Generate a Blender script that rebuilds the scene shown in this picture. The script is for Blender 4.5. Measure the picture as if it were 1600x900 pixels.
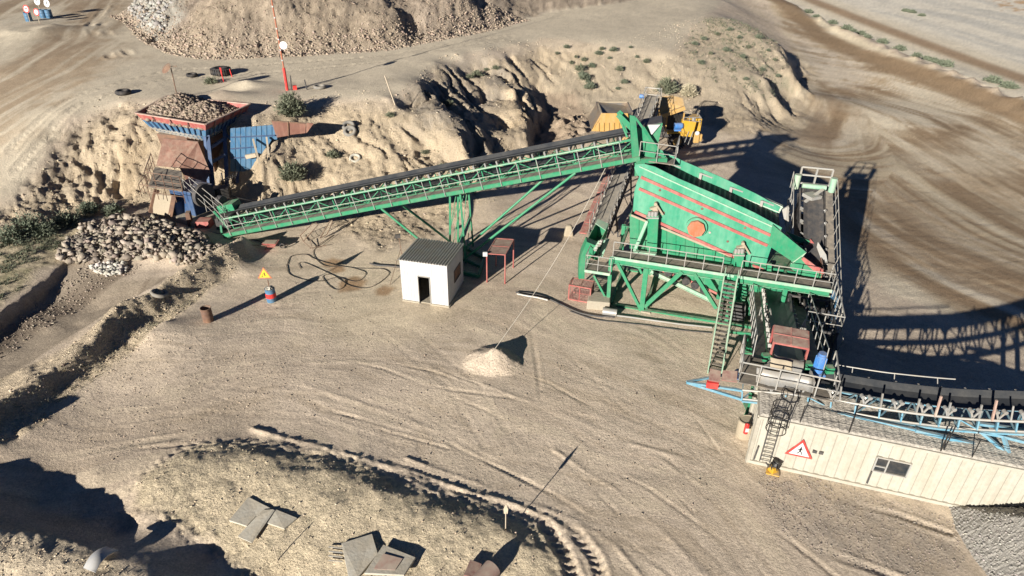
import bpy, math, random
import numpy as np
from math import radians, sin, cos, pi, sqrt, atan2, degrees
from mathutils import Vector, Matrix

# ---------------------------------------------------------------- camera, world, sun
for o in list(bpy.data.objects): bpy.data.objects.remove(o)
sc = bpy.context.scene
COL = sc.collection
F = 1050.0; PITCH = radians(31.3); ROLL = radians(0.8); CAMH = 22.0
cd = bpy.data.cameras.new('camera'); cam = bpy.data.objects.new('camera', cd); COL.objects.link(cam)
cd.sensor_width = 36; cd.lens = 36 * F / 1600; cd.clip_end = 3000; cd.clip_start = .5
cam.matrix_world = Matrix.Translation((0, 0, CAMH)) @ Matrix.Rotation(pi/2 - PITCH, 4, 'X') @ Matrix.Rotation(ROLL, 4, 'Z')
sc.camera = cam
SUN_EL = radians(16.6); SUN_DIR = Vector((-.548, -.836, 0)).normalized()      # towards the sun
sv = Vector((SUN_DIR.x*cos(SUN_EL), SUN_DIR.y*cos(SUN_EL), sin(SUN_EL)))
w = bpy.data.worlds.new('World'); sc.world = w; w.use_nodes = True
nt = w.node_tree; bg = nt.nodes['Background']
sky = nt.nodes.new('ShaderNodeTexSky'); sky.sky_type = 'NISHITA'; sky.sun_disc = False
sky.sun_elevation = SUN_EL; sky.sun_rotation = atan2(SUN_DIR.x, SUN_DIR.y)
sky.air_density = 0.25; sky.dust_density = 0.0; sky.ozone_density = 4.0
nt.links.new(sky.outputs[0], bg.inputs[0]); bg.inputs[1].default_value = 0.05
sl = bpy.data.lights.new('sun', 'SUN'); sun = bpy.data.objects.new('sun', sl); COL.objects.link(sun)
sl.energy = 5.0; sl.angle = radians(.5); sl.color = (1, .94, .85)
sun.rotation_euler = sv.to_track_quat('Z', 'Y').to_euler()
sc.view_settings.view_transform = 'Standard'; sc.view_settings.look = 'None'
sc.view_settings.exposure = 0.95; sc.view_settings.gamma = 1

# ---------------------------------------------------------------- pixel (of the 1600x900 photo) -> world point
def ray(px, py):
    c, s = cos(ROLL), sin(ROLL); dx = px-800; dy = py-450
    u = c*dx+s*dy; v = -s*dx+c*dy
    return Vector((u/F, cos(PITCH)-v/F*sin(PITCH), -sin(PITCH)-v/F*cos(PITCH)))
CAMP = Vector((0, 0, CAMH))
def at(px, py, z=0.0):
    d = ray(px, py); return CAMP + d*((z-CAMH)/d.z)
def at_plane(px, py, o, n):
    d = ray(px, py); return CAMP + d*((Vector(o)-CAMP).dot(n)/d.dot(n))
def at_depth(px, py, y):
    d = ray(px, py); return CAMP + d*(y/d.y)

# ---------------------------------------------------------------- numpy noise
def _h(ix, iy, seed):
    n = (ix*374761393 + iy*668265263 + seed*974711) & 0x7fffffff
    n = ((n ^ (n >> 13))*1274126177) & 0x7fffffff
    return ((n ^ (n >> 16)) & 0xffff)/65535.0
def vn(x, y, seed=0):
    ix = np.floor(x).astype(np.int64); iy = np.floor(y).astype(np.int64)
    fx = x-ix; fy = y-iy; fx = fx*fx*fx*(fx*(fx*6-15)+10); fy = fy*fy*fy*(fy*(fy*6-15)+10)
    a = _h(ix, iy, seed); b = _h(ix+1, iy, seed); c = _h(ix, iy+1, seed); d = _h(ix+1, iy+1, seed)
    return (a*(1-fx)+b*fx)*(1-fy)+(c*(1-fx)+d*fx)*fy
def fbm(x, y, o=4, seed=0, g=.5):
    s = 0; a = 1; t = 0
    for i in range(o):
        s = s+a*(vn(x, y, seed+i*17)-.5); t += a; a *= g; x = x*2.03+13.7; y = y*2.03-7.1
    return s/t*2
def ridged(x, y, o=4, seed=0):
    s = 0; a = 1; t = 0
    for i in range(o):
        s = s+a*(1-np.abs(2*vn(x, y, seed+i*31)-1)); t += a; a *= .5; x = x*2.1+5.2; y = y*2.1+9.3
    return s/t
def sstep(e0, e1, x):
    t = np.clip((x-e0)/(e1-e0), 0, 1); return t*t*(3-2*t)

BZ = .83      # bench height scale
def za(px, py, z):
    if py < 345 and z > 0: return z*BZ
    if px > 1185 and py < 430 and z < 0: return z-1.2*min(1, (430-py)/120)
    return z
# ---------------------------------------------------------------- terrain: spot heights read along its breaklines
LINES = [
 [(12,47,6.5),(35,44,7.1),(60,41,7.2),(80,36,6.9)], [(10,58,6),(50,54,6),(95,42,6)], [(20,34,6),(60,28,6),(100,24,6)],
 [(288,158,6.3),(312,148,6.9),(345,136,7.1),(385,122,6.8)], [(345,152,5.9),(372,140,5.9),(405,128,5.9)], [(290,138,6),(330,125,6),(370,114,6)],
 # upper bench, left road
 [(-150,60,5.4),(0,60,5.8),(100,60,6),(200,80,6),(300,100,6),(400,110,6),(460,120,6)],
 [(-100,0,6),(60,0,6),(150,0,6.1)], [(-60,180,4.6),(40,150,5.4),(120,125,5.9)],
 [(-160,262,3.4),(-40,246,3.6),(0,236,3.8),(40,208,4.7),(100,176,5.6),(160,152,6),(200,158,6),(250,172,5.8)],
 # crest to the right of the hopper, round the bowl to the mound
 [(355,150,5.9),(395,175,5.9),(440,172,6),(480,158,6.1),(520,150,6.2),(610,152,6.2),(640,125,6.3),(680,97,6.4),(760,76,6.4),(850,62,6),(960,72,5.2),(1050,84,4.6),(1100,60,4.6)],
 [(300,150,6),(380,140,6),(460,130,6),(560,125,6.1)],
 [(500,100,6),(700,68,6.2),(850,45,6.2),(1000,32,5.6),(1100,12,5.0),(1130,0,4.6)],
 # spoil heap
 [(205,30,6),(232,60,6),(275,80,6),(330,88,6),(450,84,6.1),(600,74,6.2),(700,56,6.3),(770,42,6.3),(850,18,6.4),(960,2,6.5),(1000,-8,6.5)],
 # left embankment face and its foot
 [(0,300,2.0),(60,262,2.9),(110,235,3.5),(170,225,3.9)],
 [(-200,372,.8),(-80,385,.6),(0,382,.5),(60,368,.5),(110,345,.4),(160,325,.3),(210,318,.2)],
 [(205,205,4.6),(205,260,2.3),(200,300,.7)], [(160,185,5),(150,260,2.4)],
 # the long face behind the big conveyor
 [(412,238,4.2),(400,270,2.6),(388,300,1.2),(385,322,.1)], [(330,330,0),(352,322,0),(372,300,.3)], [(345,345,0),(300,345,0)], [(480,210,4.2),(480,270,1.9),(470,318,.2)],
 [(560,210,4.2),(560,280,1.8),(560,335,.2)], [(640,170,4.8),(660,230,3.2),(665,290,1.2),(670,340,.1)],
 [(655,132,6.5),(690,170,5.6),(725,215,4.2),(760,268,1.9),(778,292,.3)],
 [(735,115,4.4),(765,160,2.6),(785,205,1.4),(800,260,.2)],
 [(790,100,5.3),(806,135,4.2),(815,170,3.2),(822,205,2.4),(830,245,1.2),(842,272,.1)],
 # bowl behind the truck
 [(850,150,1.4),(858,175,.3),(862,205,.1),(885,240,0)],
 [(880,110,3.4),(900,150,1.6),(920,186,.2)], [(980,110,3.3),(980,150,1.2),(985,185,.1)],
 [(1060,118,2.8),(1080,150,1),(1098,186,.1)],
 [(880,180,1.3),(905,205,1.0),(918,216,.3)],
 # mound at the right
 [(1120,22,4.8),(1180,42,4.2),(1225,72,2.8),(1242,105,1.6)], [(1130,110,2.8),(1150,150,1.2),(1180,190,.2),(1150,210,0)],
 [(1150,-5,2.8),(1200,38,.2),(1228,60,-.4),(1252,100,-.8),(1240,140,-.8),(1212,185,-.7)],
 [(1200,120,2),(1215,150,.6)],
 # yard
 [(900,300,0),(1000,300,0),(1120,240,0),(1040,240,0),(1180,240,-.3)], [(420,360,0),(520,372,0),(620,385,0),(700,400,0),(800,400,0),(900,400,0)],
 [(380,450,0),(500,470,0),(620,490,0),(760,480,0),(900,520,0),(1050,560,0)],
 [(200,640,0),(350,620,0),(500,600,0),(700,620,0),(900,640,0),(1100,680,0)],
 [(150,740,0),(300,680,0),(450,690,0),(600,720,0),(760,770,0),(860,810,0),(950,860,0),(1000,900,0),(1100,980,0)],
 [(1000,760,0),(1150,760,0),(1300,800,0),(1400,860,0),(1300,1000,.1)], [(1200,500,0),(1300,600,0),(1450,640,0),(1650,680,0)],
 [(1320,400,-.4),(1300,300,-.8),(1350,480,-.2),(1460,520,-.2),(1590,560,-.2),(1700,600,-.2)],
 [(1250,230,-.9),(1350,250,-1.3),(1450,300,-1.4),(1560,380,-1.2),(1700,450,-1)],
 [(1300,150,-1.3),(1450,200,-1.7),(1600,280,-1.8),(1750,350,-1.8)],
 [(1200,0,-.8),(1300,50,-1.2),(1400,100,-1.7),(1500,145,-2),(1600,190,-2.1),(1750,250,-2.2)],
 # twin berm between the far roads
 [(1150,-22,-1),(1250,18,-1.4),(1350,62,-1.8),(1450,105,-2),(1600,165,-2.2),(1750,225,-2.2)],
 [(1170,-22,.4),(1262,14,.1),(1360,54,-.3),(1460,94,-.5),(1600,148,-.7),(1750,205,-.7)],
 [(1200,-20,-1),(1280,12,-1.5),(1370,48,-1.9),(1470,84,-2.1),(1600,130,-2.3),(1750,180,-2.3)],
 [(1300,-10,-1.5),(1420,40,-2),(1600,105,-2.4),(1800,160,-2.4)],
 [(1400,-60,-2),(1600,0,-2.4),(1600,60,-2.4),(1900,60,-2.4)],
 # trench on the left (cut afterwards), its berm and the bench beyond
 [(-150,560,.4),(-60,500,.4),(0,470,.4),(60,425,.4),(110,385,.3)],
 [(-60,440,.5),(0,430,.5),(60,396,.5)],
 [(-120,680,.1),(0,600,.1),(60,560,.1),(110,526,.1),(170,484,.1),(225,450,.1),(280,420,.1)],
 [(-60,752,0),(30,684,0),(90,625,0),(150,585,0),(205,543,0),(255,506,0),(310,468,0),(360,435,0),(395,405,0)],
 [(235,520,.6),(255,500,.6)], [(350,420,.5),(372,400,.6)],
 [(160,350,.5),(220,352,.8),(290,372,.6),(330,382,.1)], [(130,372,.3),(190,390,.4),(250,398,.4),(300,400,.2)], [(150,420,0),(200,425,0),(250,420,0)],
 # patch with the slabs, bottom
 [(195,790,-.05),(222,740,0),(290,699,0),(400,693,0),(520,716,0),(600,745,0),(700,777,0),(800,805,0),(850,826,0),(880,870,0),(890,930,0)],
 [(215,800,.35),(240,752,.45),(298,716,.5),(400,710,.5),(515,735,.5),(595,766,.55),(700,800,.5),(790,830,.45),(835,860,.3),(850,930,.3)],
 [(300,790,.35),(450,800,.4),(600,840,.4),(740,880,.35),(600,930,.4)],
 [(330,835,.3),(430,860,.3),(520,895,.3),(600,1000,.3)],
 [(60,790,-.3),(200,832,-.3),(330,868,-.3),(430,905,-.3),(500,960,-.3)],
 [(-200,690,1.0),(-100,760,1.0),(-40,800,.95),(0,824,.9),(60,832,.9),(120,846,.85),(180,872,.8),(230,905,.8),(290,950,.8)],
 [(0,900,.7),(100,910,.7),(0,1000,.9),(200,1000,.7)], [(-10,690,.45),(30,672,.35)],
 # small sand heap
 # far
 [(1250,-120,-1.5),(1700,-60,-2.4),(2200,100,-2.4)], [(-300,-40,6),(-200,-120,6),(100,-100,7)],
]
EXTRA = [(-22.9,52.2,.6),(-21.8,52.2,.8),(-22.4,50.5,.3),(-24.5,50.5,.3),(-24.5,52,.5),(-26.5,51,.6),(-23,54.2,4.9),(-21.4,54,4.8),(-25,54.5,4.7),(-40,95,6*.83),(0,100,6.2*.83),(-80,110,5),(-10,130,5),(20,120,5),(-160,60,6),(-160,150,5),(-80,70,3.8),(-160,300,6),(0,300,8),(200,300,-2),(300,150,-3),(200,60,-2),(120,30,-1),(60,-30,0),(-60,-30,0),(0,5,.2),(-120,10,0),(30,4,0),(0,700,5),(500,700,-4),(-500,700,6),(-30,5,1),(80,600,5)]
pts = []
for L in LINES:
    P = [at(p[0], p[1], za(*p)) for p in L]
    pts.append(P[0])
    for a, b in zip(P, P[1:]):
        n = max(1, int((b-a).xy.length/(2.0 if a.y < 55 else 4.0)))
        for i in range(1, n+1): pts.append(a.lerp(b, i/n))
pts += [Vector(p) for p in EXTRA]
C = np.array([list(p) for p in pts])
keep = []
for i, c in enumerate(C):
    if all(np.hypot(*(C[j, :2]-c[:2])) > .12 for j in keep): keep.append(i)
C = C[keep]
D = np.hypot(C[:, None, 0]-C[None, :, 0], C[:, None, 1]-C[None, :, 1])
Nn = len(C)
A = np.zeros((Nn+3, Nn+3)); A[:Nn, :Nn] = D - np.eye(Nn)*.15; A[:Nn, Nn] = 1; A[:Nn, Nn+1:] = C[:, :2]; A[Nn:, :Nn] = A[:Nn, Nn:].T
Wt = np.linalg.solve(A, np.concatenate([C[:, 2], [0, 0, 0]]))
def rbf(x, y):
    sh = x.shape; x = x.ravel().astype(np.float32); y = y.ravel().astype(np.float32); z = (Wt[Nn]+Wt[Nn+1]*x+Wt[Nn+2]*y).astype(np.float32)
    for i in range(Nn): z += np.float32(Wt[i])*np.sqrt((x-np.float32(C[i, 0]))**2+(y-np.float32(C[i, 1]))**2)
    return z.reshape(sh)

# fan-shaped grid, finer near the yard
ys = list(np.linspace(-30, 9, 14)); y = 10.0
while y < 230: ys.append(y); y += max(.085, (y*y+484)/(22*672)*.95)
while y < 700: ys.append(y); y += 18
ys = np.array(ys)
aa = np.concatenate([np.linspace(-4, -1.2, 22)[:-1], np.linspace(-1.2, 1.2, 960), np.linspace(1.2, 4, 22)[1:]])
GA, GY = np.meshgrid(aa, ys); GX = GA*(14+.86*np.maximum(GY, 0))
nr, nc = GX.shape
# control surface is evaluated on a coarser grid, then interpolated
def upsample(fn, st=3):
    ri = np.unique(np.r_[np.arange(0, nr, st), nr-1]); ci = np.unique(np.r_[np.arange(0, nc, st), nc-1])
    Z = fn(GX[np.ix_(ri, ci)], GY[np.ix_(ri, ci)])
    T = np.array([np.interp(np.arange(nc), ci, Z[k]) for k in range(len(ri))])
    pos = np.interp(np.arange(nr), ri, np.arange(len(ri))); k = np.minimum(pos.astype(int), len(ri)-2); f = (pos-k)[:, None]
    return T[k]*(1-f)+T[k+1]*f
Z0 = upsample(rbf, 2)

def poly_sd(pix, z=0.0, X=None, Y=None):
    """signed distance (inside positive) to a ground polygon given by photo pixels"""
    X = GX if X is None else X; Y = GY if Y is None else Y
    P = [Vector(p[1:]+(0,)) if p[0] == "w" else at(p[0], p[1], za(*p) if len(p) > 2 else z) for p in pix]
    ins = np.zeros(X.shape, bool); d = np.full(X.shape, 1e9, np.float32)
    for a, b in zip(P, P[1:]+P[:1]):
        ex, ey = b.x-a.x, b.y-a.y; L2 = ex*ex+ey*ey+1e-9
        t = np.clip(((X-a.x)*ex+(Y-a.y)*ey)/L2, 0, 1)
        d = np.minimum(d, (X-a.x-t*ex)**2+(Y-a.y-t*ey)**2)
        c = ((a.y > Y) != (b.y > Y)); ins ^= c & (X < ex*(Y-a.y)/(ey if abs(ey) > 1e-9 else 1e-9)+a.x)
    d = np.sqrt(d); return np.where(ins, d, -d)
def pmask(pix, z=0.0, f=1.0, wob=0.0):
    s = poly_sd(pix, z)
    if wob: s = s+fbm(GX*.6, GY*.6, 4, 5)*wob
    return sstep(-f, f, s)
def pline(pix, z=0.0):
    """distance to, side of and run along a polyline given by photo pixels"""
    P = [at(p[0], p[1], za(*p) if len(p) > 2 else z) for p in pix]
    d = np.full(GX.shape, 1e9); S = np.zeros(GX.shape); sg = np.zeros(GX.shape); acc = 0
    for a, b in zip(P, P[1:]):
        ex, ey = b.x-a.x, b.y-a.y; L = sqrt(ex*ex+ey*ey)+1e-9
        t0 = ((GX-a.x)*ex+(GY-a.y)*ey)/L/L; t = np.clip(t0, 0, 1)
        q = np.hypot(GX-a.x-t*ex, GY-a.y-t*ey); m = q < d
        cr = np.sign((GX-a.x)*ey-(GY-a.y)*ex)
        d = np.where(m, q, d); S = np.where(m, acc+t*L, S); sg = np.where(m, cr, sg); acc += L
    return d*sg, S
HEAP = [(205,34,6),(232,62,6),(275,82,6),(330,90,6),(450,86,6.1),(600,76,6.2),(700,58,6.3),(770,44,6.3),(850,20,6.4),(960,4,6.5),(1010,-6,6.5),('w',30,128),('w',-10,140),('w',-60,130),('w',-56,100)]
sdh = poly_sd(HEAP); sdh = sdh+fbm(GX*.12, GY*.12, 3, 77)*2.2*sstep(0, 4, sdh)
Z0 = Z0+.62*np.clip(sdh, 0, 17)
dl_, sl0 = pline([(-250,660,.4),(-100,560,.4),(0,486,.4),(50,450,.4),(84,422,.4),(101,403,.4),(112,392,.4)])
dr_, sr0 = pline([(-150,705,.1),(0,602,.1),(60,562,.1),(110,528,.1),(170,489,.1),(225,456,.1),(290,422,.1)])
enda = poly_sd([(-300,800,0),(-300,640,0),(100,380,0),(118,388,0),(150,420,0),(200,432,0),(262,430,0),(300,440,0)])
dk_, sk0 = pline([(-120,720,.8),(-40,655,.8),(20,618,.8),(70,578,.8),(120,543,.8),(180,500,.8),(230,466,.8),(290,436,.7),(345,403,.6),(378,384,.4)])
dk_ = dk_+fbm(GX*.35, GY*.35, 4, 16)*.55
Z0 = Z0+np.where(dk_ > 0, np.exp(-(dk_/.72)**2), np.exp(-(dk_/.95)**2))*(.95+.35*fbm(GX*.5, GY*.5, 4, 17))
cut = sstep(-.1, .45, dl_+fbm(GX*1.1, GY*1.1, 3, 14)*.25)*sstep(-.1, .8, -dr_)*sstep(-.2, 4.0, enda)
Z0 = Z0-cut*(.7+.15*fbm(GX*.4, GY*.4, 3, 15))
bw_ = sstep(-.1, 1.0, poly_sd([(818,225,1.2),(826,185,2.2),(842,150,3.4),(872,142,3.2),(905,158,2.2),(926,190,.4),(922,212,.2),(884,238,0),(852,268,0),(828,262,.3)])+fbm(GX*.8, GY*.8, 3, 18)*.5)
slp_ = .9*np.exp(-(poly_sd([(870,170,.6),(892,178,.6),(915,212,.2),(890,222,.1)]).clip(-9, 0)/1.0)**2)*sstep(-.8, .6, fbm(GX*1.2, GY*1.2, 3, 19))
Z0 = Z0*(1-bw_)+(.05+slp_)*bw_
hc_ = at(768, 560, .2); dh_ = np.hypot((GX-hc_.x)*.85, GY-hc_.y)+fbm(GX*1.5, GY*1.5, 3, 20)*.25
Z0 = Z0+np.clip(1-dh_/1.3, 0, 1)**1.1*.85+np.clip(1-np.hypot(GX-hc_.x-.8, GY-hc_.y+.3)/.9, 0, 1)*.2
# slopes of the control surface
gy_, gx_ = np.gradient(Z0); 
dx = np.gradient(GX, axis=1); dyy = np.gradient(GY, axis=0)
SX = gx_/np.maximum(dx, 1e-6); SY = gy_/np.maximum(dyy, 1e-6) - SX*np.gradient(GX, axis=0)/np.maximum(dyy, 1e-6)
SL = np.hypot(SX, SY); steep = sstep(.18, .5, SL)

m_heap = sstep(-.5, .5, poly_sd(HEAP)+fbm(GX*.6, GY*.6, 4, 5)*.8)
m_heapgrey = pmask([(205,30,6),(232,62,6),(262,68,6),(290,35,8),(300,-5,6),(300,-60,6),(180,-40,6)], f=1, wob=1)*m_heap
m_bank = pmask([(0,245,5.8),(100,180,6),(200,160,6),(260,190,5.5),(400,190,5.6),(520,160,6),(620,160,6),(680,105,6.3),(850,68,6),(960,78,5),(1050,90,4.5),(1120,30,4.8),(1180,42,4.2),(1250,60,0),(1275,105,-.6),(1262,150,-1),(1240,205,-1),(1150,215,0),(1090,190,0),(920,195,.2),(830,280,0),(760,300,0),(700,360,0),(600,385,0),(480,330,.1),(330,340,0),(200,330,.2),(100,352,.4),(0,385,.5),(-100,420,.6),(-150,300,5.8)], f=1.2, wob=1.2)
m_trench = pmask([(-100,650,-1.6),(0,598,-1.6),(110,524,-1.6),(240,442,-1.3),(300,430,-.9),(250,412,-.5),(190,420,-1),(150,430,-1.4),(108,450,-1.5),(0,518,-1.6),(-100,560,-1.6)], f=.4, wob=.4)
m_bench = pmask([(-150,560,.4),(0,482,.4),(98,402,.3),(150,340,.3),(60,368,.5),(-80,400,.6)], f=.6, wob=.7)
m_patch = pmask([(200,795),(225,742),(290,700),(400,695),(520,718),(600,747),(700,779),(800,808),(850,830),(880,870),(880,960),(500,1000),(330,850)], f=.35, wob=.5)
m_blberm = pmask([(-200,690,1),(-40,790,.9),(60,825,.9),(180,865,.8),(240,905,.8),(300,1000,.8),(-300,1100,.8)], f=.3, wob=.4)
m_lberm = pmask([(-120,740,.3),(-120,700,.3),(0,605,-.5),(110,540,.2),(180,490,.2),(290,430,.3),(372,380,.2),(398,405,0),(310,472,0),(205,550,0),(90,635,0),(30,695,0)], f=.3, wob=.4)
m_rub = pmask([(98,400,0),(130,362,.4),(190,342,.5),(250,355,.5),(330,385,.2),(345,398,0),(300,425,-.5),(250,430,-1),(170,435,-1.3),(120,428,-1)], f=.5, wob=.5)
m_far = pmask([(1160,-30,-1),(1250,15,-1.4),(1450,102,-2),(1700,200,-2.2),(2300,200,-2.4),(1900,-100,-2.4),(1300,-140,-2)], f=1)
m_right = pmask([(1100,-40,.5),(1165,0,-.3),(1195,28,-.5),(1228,60,-.5),(1252,100,-.8),(1240,150,-.8),(1200,215,-.7),(1215,300,-.6),(1300,400,-.4),(1360,430,-.3),(1500,500,-.2),(1700,570,-.2),(1800,300,-2),(1700,206,-2.1),(1600,168,-2.1),(1450,112,-1.9),(1350,70,-1.5),(1250,22,-1.2),(1180,-20,-.6)], f=1.2, wob=1.5)
m_up = pmask([(-300,60,6),(-60,258,5.8),(0,236,5.8),(100,174,6),(200,155,6),(350,148,6),(395,172,5.9),(480,156,6.1),(620,150,6.2),(680,95,6.4),(850,60,6),(1050,80,4.6),(1110,20,4.8),(1160,-20,3),(1000,-60,6),(100,-60,7),(-300,-60,6)], f=.8, wob=.6)*(1-m_heap)

m_gul = pmask([(640,90,6),(800,60,6),(850,100,4.5),(830,280,0),(740,300,0),(650,250,2)], f=2, wob=2)
rough = np.clip(m_bank*1.0+m_bench*.5+m_patch*.42+m_blberm*.55+m_lberm*.55+m_rub*.6, 0, 1)
Zr = Z0.copy()
# gullies run down the fall line: noise stretched along the local slope
wx = GX+fbm(GX*.15, GY*.15, 3, 3)*2.5; wy = GY+fbm(GX*.15, GY*.15, 3, 8)*2.5
gu = ridged(wx*.36, wy*.10, 5, 21); gl = ridged((wx*.8+wy*.55)*.34, (wy*.8-wx*.55)*.10, 5, 33)
left = sstep(-24, -30, GX); left_r = sstep(-27, -33, GX)*m_bank
g = gu*(1-left)+gl*left
ca_ = .88*GX+.47*GY+fbm(GX*.25, GY*.25, 3, 22)*1.6; la_ = .47*GX-.88*GY
slant = ridged(ca_*.75, la_*.09, 3, 23); slant2 = ridged(ca_*2.1, la_*.22, 3, 24)
Zr -= m_bank*steep*(sstep(.55, .9, g)*.22+sstep(.5, .98, slant)*(.36+.75*m_gul)+(slant2-.5)*.22)
Zr += m_bank*(fbm(GX*.35, GY*.35, 5, 51)*.12+fbm(GX*2.4, GY*1.6, 5, 52, .8)*.19+steep*(ridged(ca_*4.2, la_*.6, 3, 53)-.5)*.14-np.abs(fbm(GX*1.3, GY*1.3, 4, 54, .6))*.2)
Zr += left_r*(fbm(GX*.6, GY*.6, 5, 57, .72)*.5+fbm(GX*2, GY*2, 3, 58)*.2)
Zr += rough*(1-m_bank)*(fbm(GX*1.1, GY*1.1, 5, 61, .6)*.22)
Zr += m_heap*(fbm(GX*.25, GY*.2, 4, 71)*.6+fbm(GX*1.8, GY*1.8, 3, 72)*.28+np.abs(fbm(GX*3.5, GY*3.5, 3, 73, .7))*.3-steep*sstep(.55, .85, ridged(wx*.13, wy*.05, 3, 75))*.35)
Zr += (1-rough)*(1-m_heap)*(fbm(GX*.12, GY*.12, 3, 81)*.06+fbm(GX*.9, GY*.9, 4, 82)*.022)
# broken clods along the berm by the road in the bottom
edge = np.exp(-(poly_sd([(200,795),(225,742),(290,700),(400,695),(520,718),(600,747),(700,779),(800,808),(850,830),(880,870),(880,960),(500,1000),(330,850)])/.45)**2)
Zr += edge*fbm(GX*4.5, GY*4.5, 4, 91, .7)*.10
# wheel ruts and tread prints in the yard (real relief), each (polyline, half width, depth, tread pitch)
dY0, sY0 = pline([(200,600),(450,600),(700,640),(900,700),(1100,800),(1250,930)]); dY0 = dY0+fbm(GX*.08, GY*.08, 3, 112)*4
yard0 = (1-rough)*(1-m_right)*(1-m_up)*(1-m_far)*(1-m_heap)*(1-m_trench)*sstep(44, 38, GY)
st0 = fbm(sY0*.3+fbm(GX*.2, GY*.2, 3, 214)*2, dY0*1.8, 5, 211, .7); Zr += yard0*(st0*.012+fbm(sY0*.3, dY0*4.5, 3, 216)*.008)*(.4+sstep(-.2, .4, fbm(GX*.15, GY*.15, 3, 212)))
for L_, h_, w_ in (([(400,668),(470,688),(579,719),(704,760),(782,785),(844,805),(900,840)], .085, .13), ([(640,715),(743,750),(821,781),(899,812),(960,850),(996,894),(1020,930)], .05, .1), ([(480,600),(600,640),(700,680),(760,720)], .02, .12), ([(760,600),(900,650),(1000,700),(1100,760)], .02, .12), ([(990,690),(1060,710),(1110,735)], .03, .1), ([(870,700),(960,760),(1040,830),(1100,900)], .03, .1)):
    d, s = pline(L_); Zr += np.exp(-(np.abs(d+fbm(s*.2, s*0, 3, 7)*.3)/w_)**2)*h_*(.35+.9*np.clip(fbm(s*.4, d*.4, 2, 213)+.3, 0, 1)+.9*fbm(GX*5, GY*5, 3, 215, .7))
TR = [([(30,720),(200,690),(330,672),(500,705),(700,765),(860,815),(1010,905)],.2,.02,0),
      ([(120,700),(330,690),(520,700),(640,740),(760,790)],.13,.03,0),
      ([(380,640),(520,640),(700,690),(860,770),(980,850),(1060,910)],.12,.03,0),
      ([(860,825),(885,860),(905,910)],.32,.07,.34), ([(905,830),(935,870),(950,915)],.28,.06,.34),
      ([(560,480),(700,540),(860,600),(1000,680),(1130,800),(1200,900)],.11,.022,0),
      ([(600,590),(800,620),(950,660),(1080,740),(1250,860),(1330,920)],.14,.022,0),
      ([(640,650),(850,690),(1010,760),(1120,840),(1190,930)],.11,.022,0),
      ([(440,495),(560,520),(720,590),(850,640)],.09,.02,0), 
      ([(830,480),(840,560),(850,640)],.15,.03,0), ([(1240,760),(1400,800),(1480,830)],.18,.04,0),([(1200,830),(1360,885),(1460,925)],.2,.05,0),
      ([(0,215,6),(120,160,6),(260,125,6),(420,112,6),(600,98,6.1),(800,62,6.2)],.4,.05,.5), ([(0,200,6),(110,150,6),(260,112,6),(420,100,6),(600,88,6.1),(800,56,6.2)],.4,.05,.5),
      ([(600,520),(700,600),(760,700)], .18, .009, .28), ([(650,515),(750,600),(810,700)], .18, .009, .28), ([(330,600),(520,620),(720,690),(900,800)], .2, .008, .3), ([(900,560),(980,640),(1120,700)], .18, .009, .28), ([(480,560),(640,560),(820,590),(1000,660)], .18, .008, .28), ([(150,660),(300,640),(480,650),(640,700)], .2, .008, .3),
      ([(450,540),(600,575),(760,640),(880,720),(960,800)], .1, .022, 0), ([(520,545),(680,580),(850,640),(1000,720),(1080,800)], .1, .022, 0), ([(880,590),(980,640),(1080,700),(1180,800)], .12, .025, 0), ([(280,600),(420,640),(560,660),(700,700)], .1, .022, 0), ([(240,690),(420,670),(560,700),(720,760),(840,810)], .12, .025, 0), ([(1120,640),(1160,700),(1240,800),(1340,900)], .12, .025, 0), ([(1000,600),(1090,650),(1150,740),(1260,870)], .1, .022, 0),
      ([(240,0,6),(262,60,6),(330,90,6)],.5,.07,0), ([(190,0,6),(160,40,6),(200,85,6)],.5,.07,0), ([(175,0,6),(140,40,6),(170,90,6)],.5,.07,0)]
tr_col = np.zeros(GX.shape)
for L, hw, dp, pitch in TR:
    d, s = pline(L); a = np.abs(d+fbm(s*.15, s*0, 2, 7)*.25)
    p = np.exp(-(a/hw)**4); lip = np.exp(-((a-hw*1.25)/(hw*.35))**2)
    brk = sstep(-.35, .25, fbm(s*.12, d*.3, 3, 9))
    z = -p*dp+lip*dp*.9
    if pitch: z = z+p*dp*.9*np.sign(np.sin(2*pi*(s+.6*a)/pitch))*(.5+.5*vn(s*2, d*3, 4))
    brk = brk*sstep(-.3, .3, fbm(GX*.3, GY*.3, 4, 19)); z = z*(1 if pitch else 1.25); Zr += z*(np.maximum(brk, .75) if pitch else brk); tr_col = np.maximum(tr_col, lip*brk*.5)

Zr += m_right*fbm(GX*.35+GY*.2, GY*1.6-GX*.5, 4, 217, .65)*.028
GZ = Zr.copy()
def gz(x, y):
    r = np.interp(y, ys, np.arange(nr)); a = x/(14+.86*max(y, 0)); c = np.interp(a, aa, np.arange(nc))
    i = min(int(r), nr-2); j = min(int(c), nc-2); fr = r-i; fc = c-j
    return float((GZ[i, j]*(1-fc)+GZ[i, j+1]*fc)*(1-fr)+(GZ[i+1, j]*(1-fc)+GZ[i+1, j+1]*fc)*fr)
def atg(px, py):
    """where the line of sight of a pixel meets the ground"""
    d = ray(px, py); t = 12.0; last = None
    while t < 400:
        p = CAMP+d*t
        if p.z < gz(p.x, p.y): break
        t += .5
    lo, hi = t-.5, t
    for _ in range(14):
        m = (lo+hi)/2; p = CAMP+d*m
        if p.z < gz(p.x, p.y): hi = m
        else: lo = m
    return CAMP+d*hi

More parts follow.
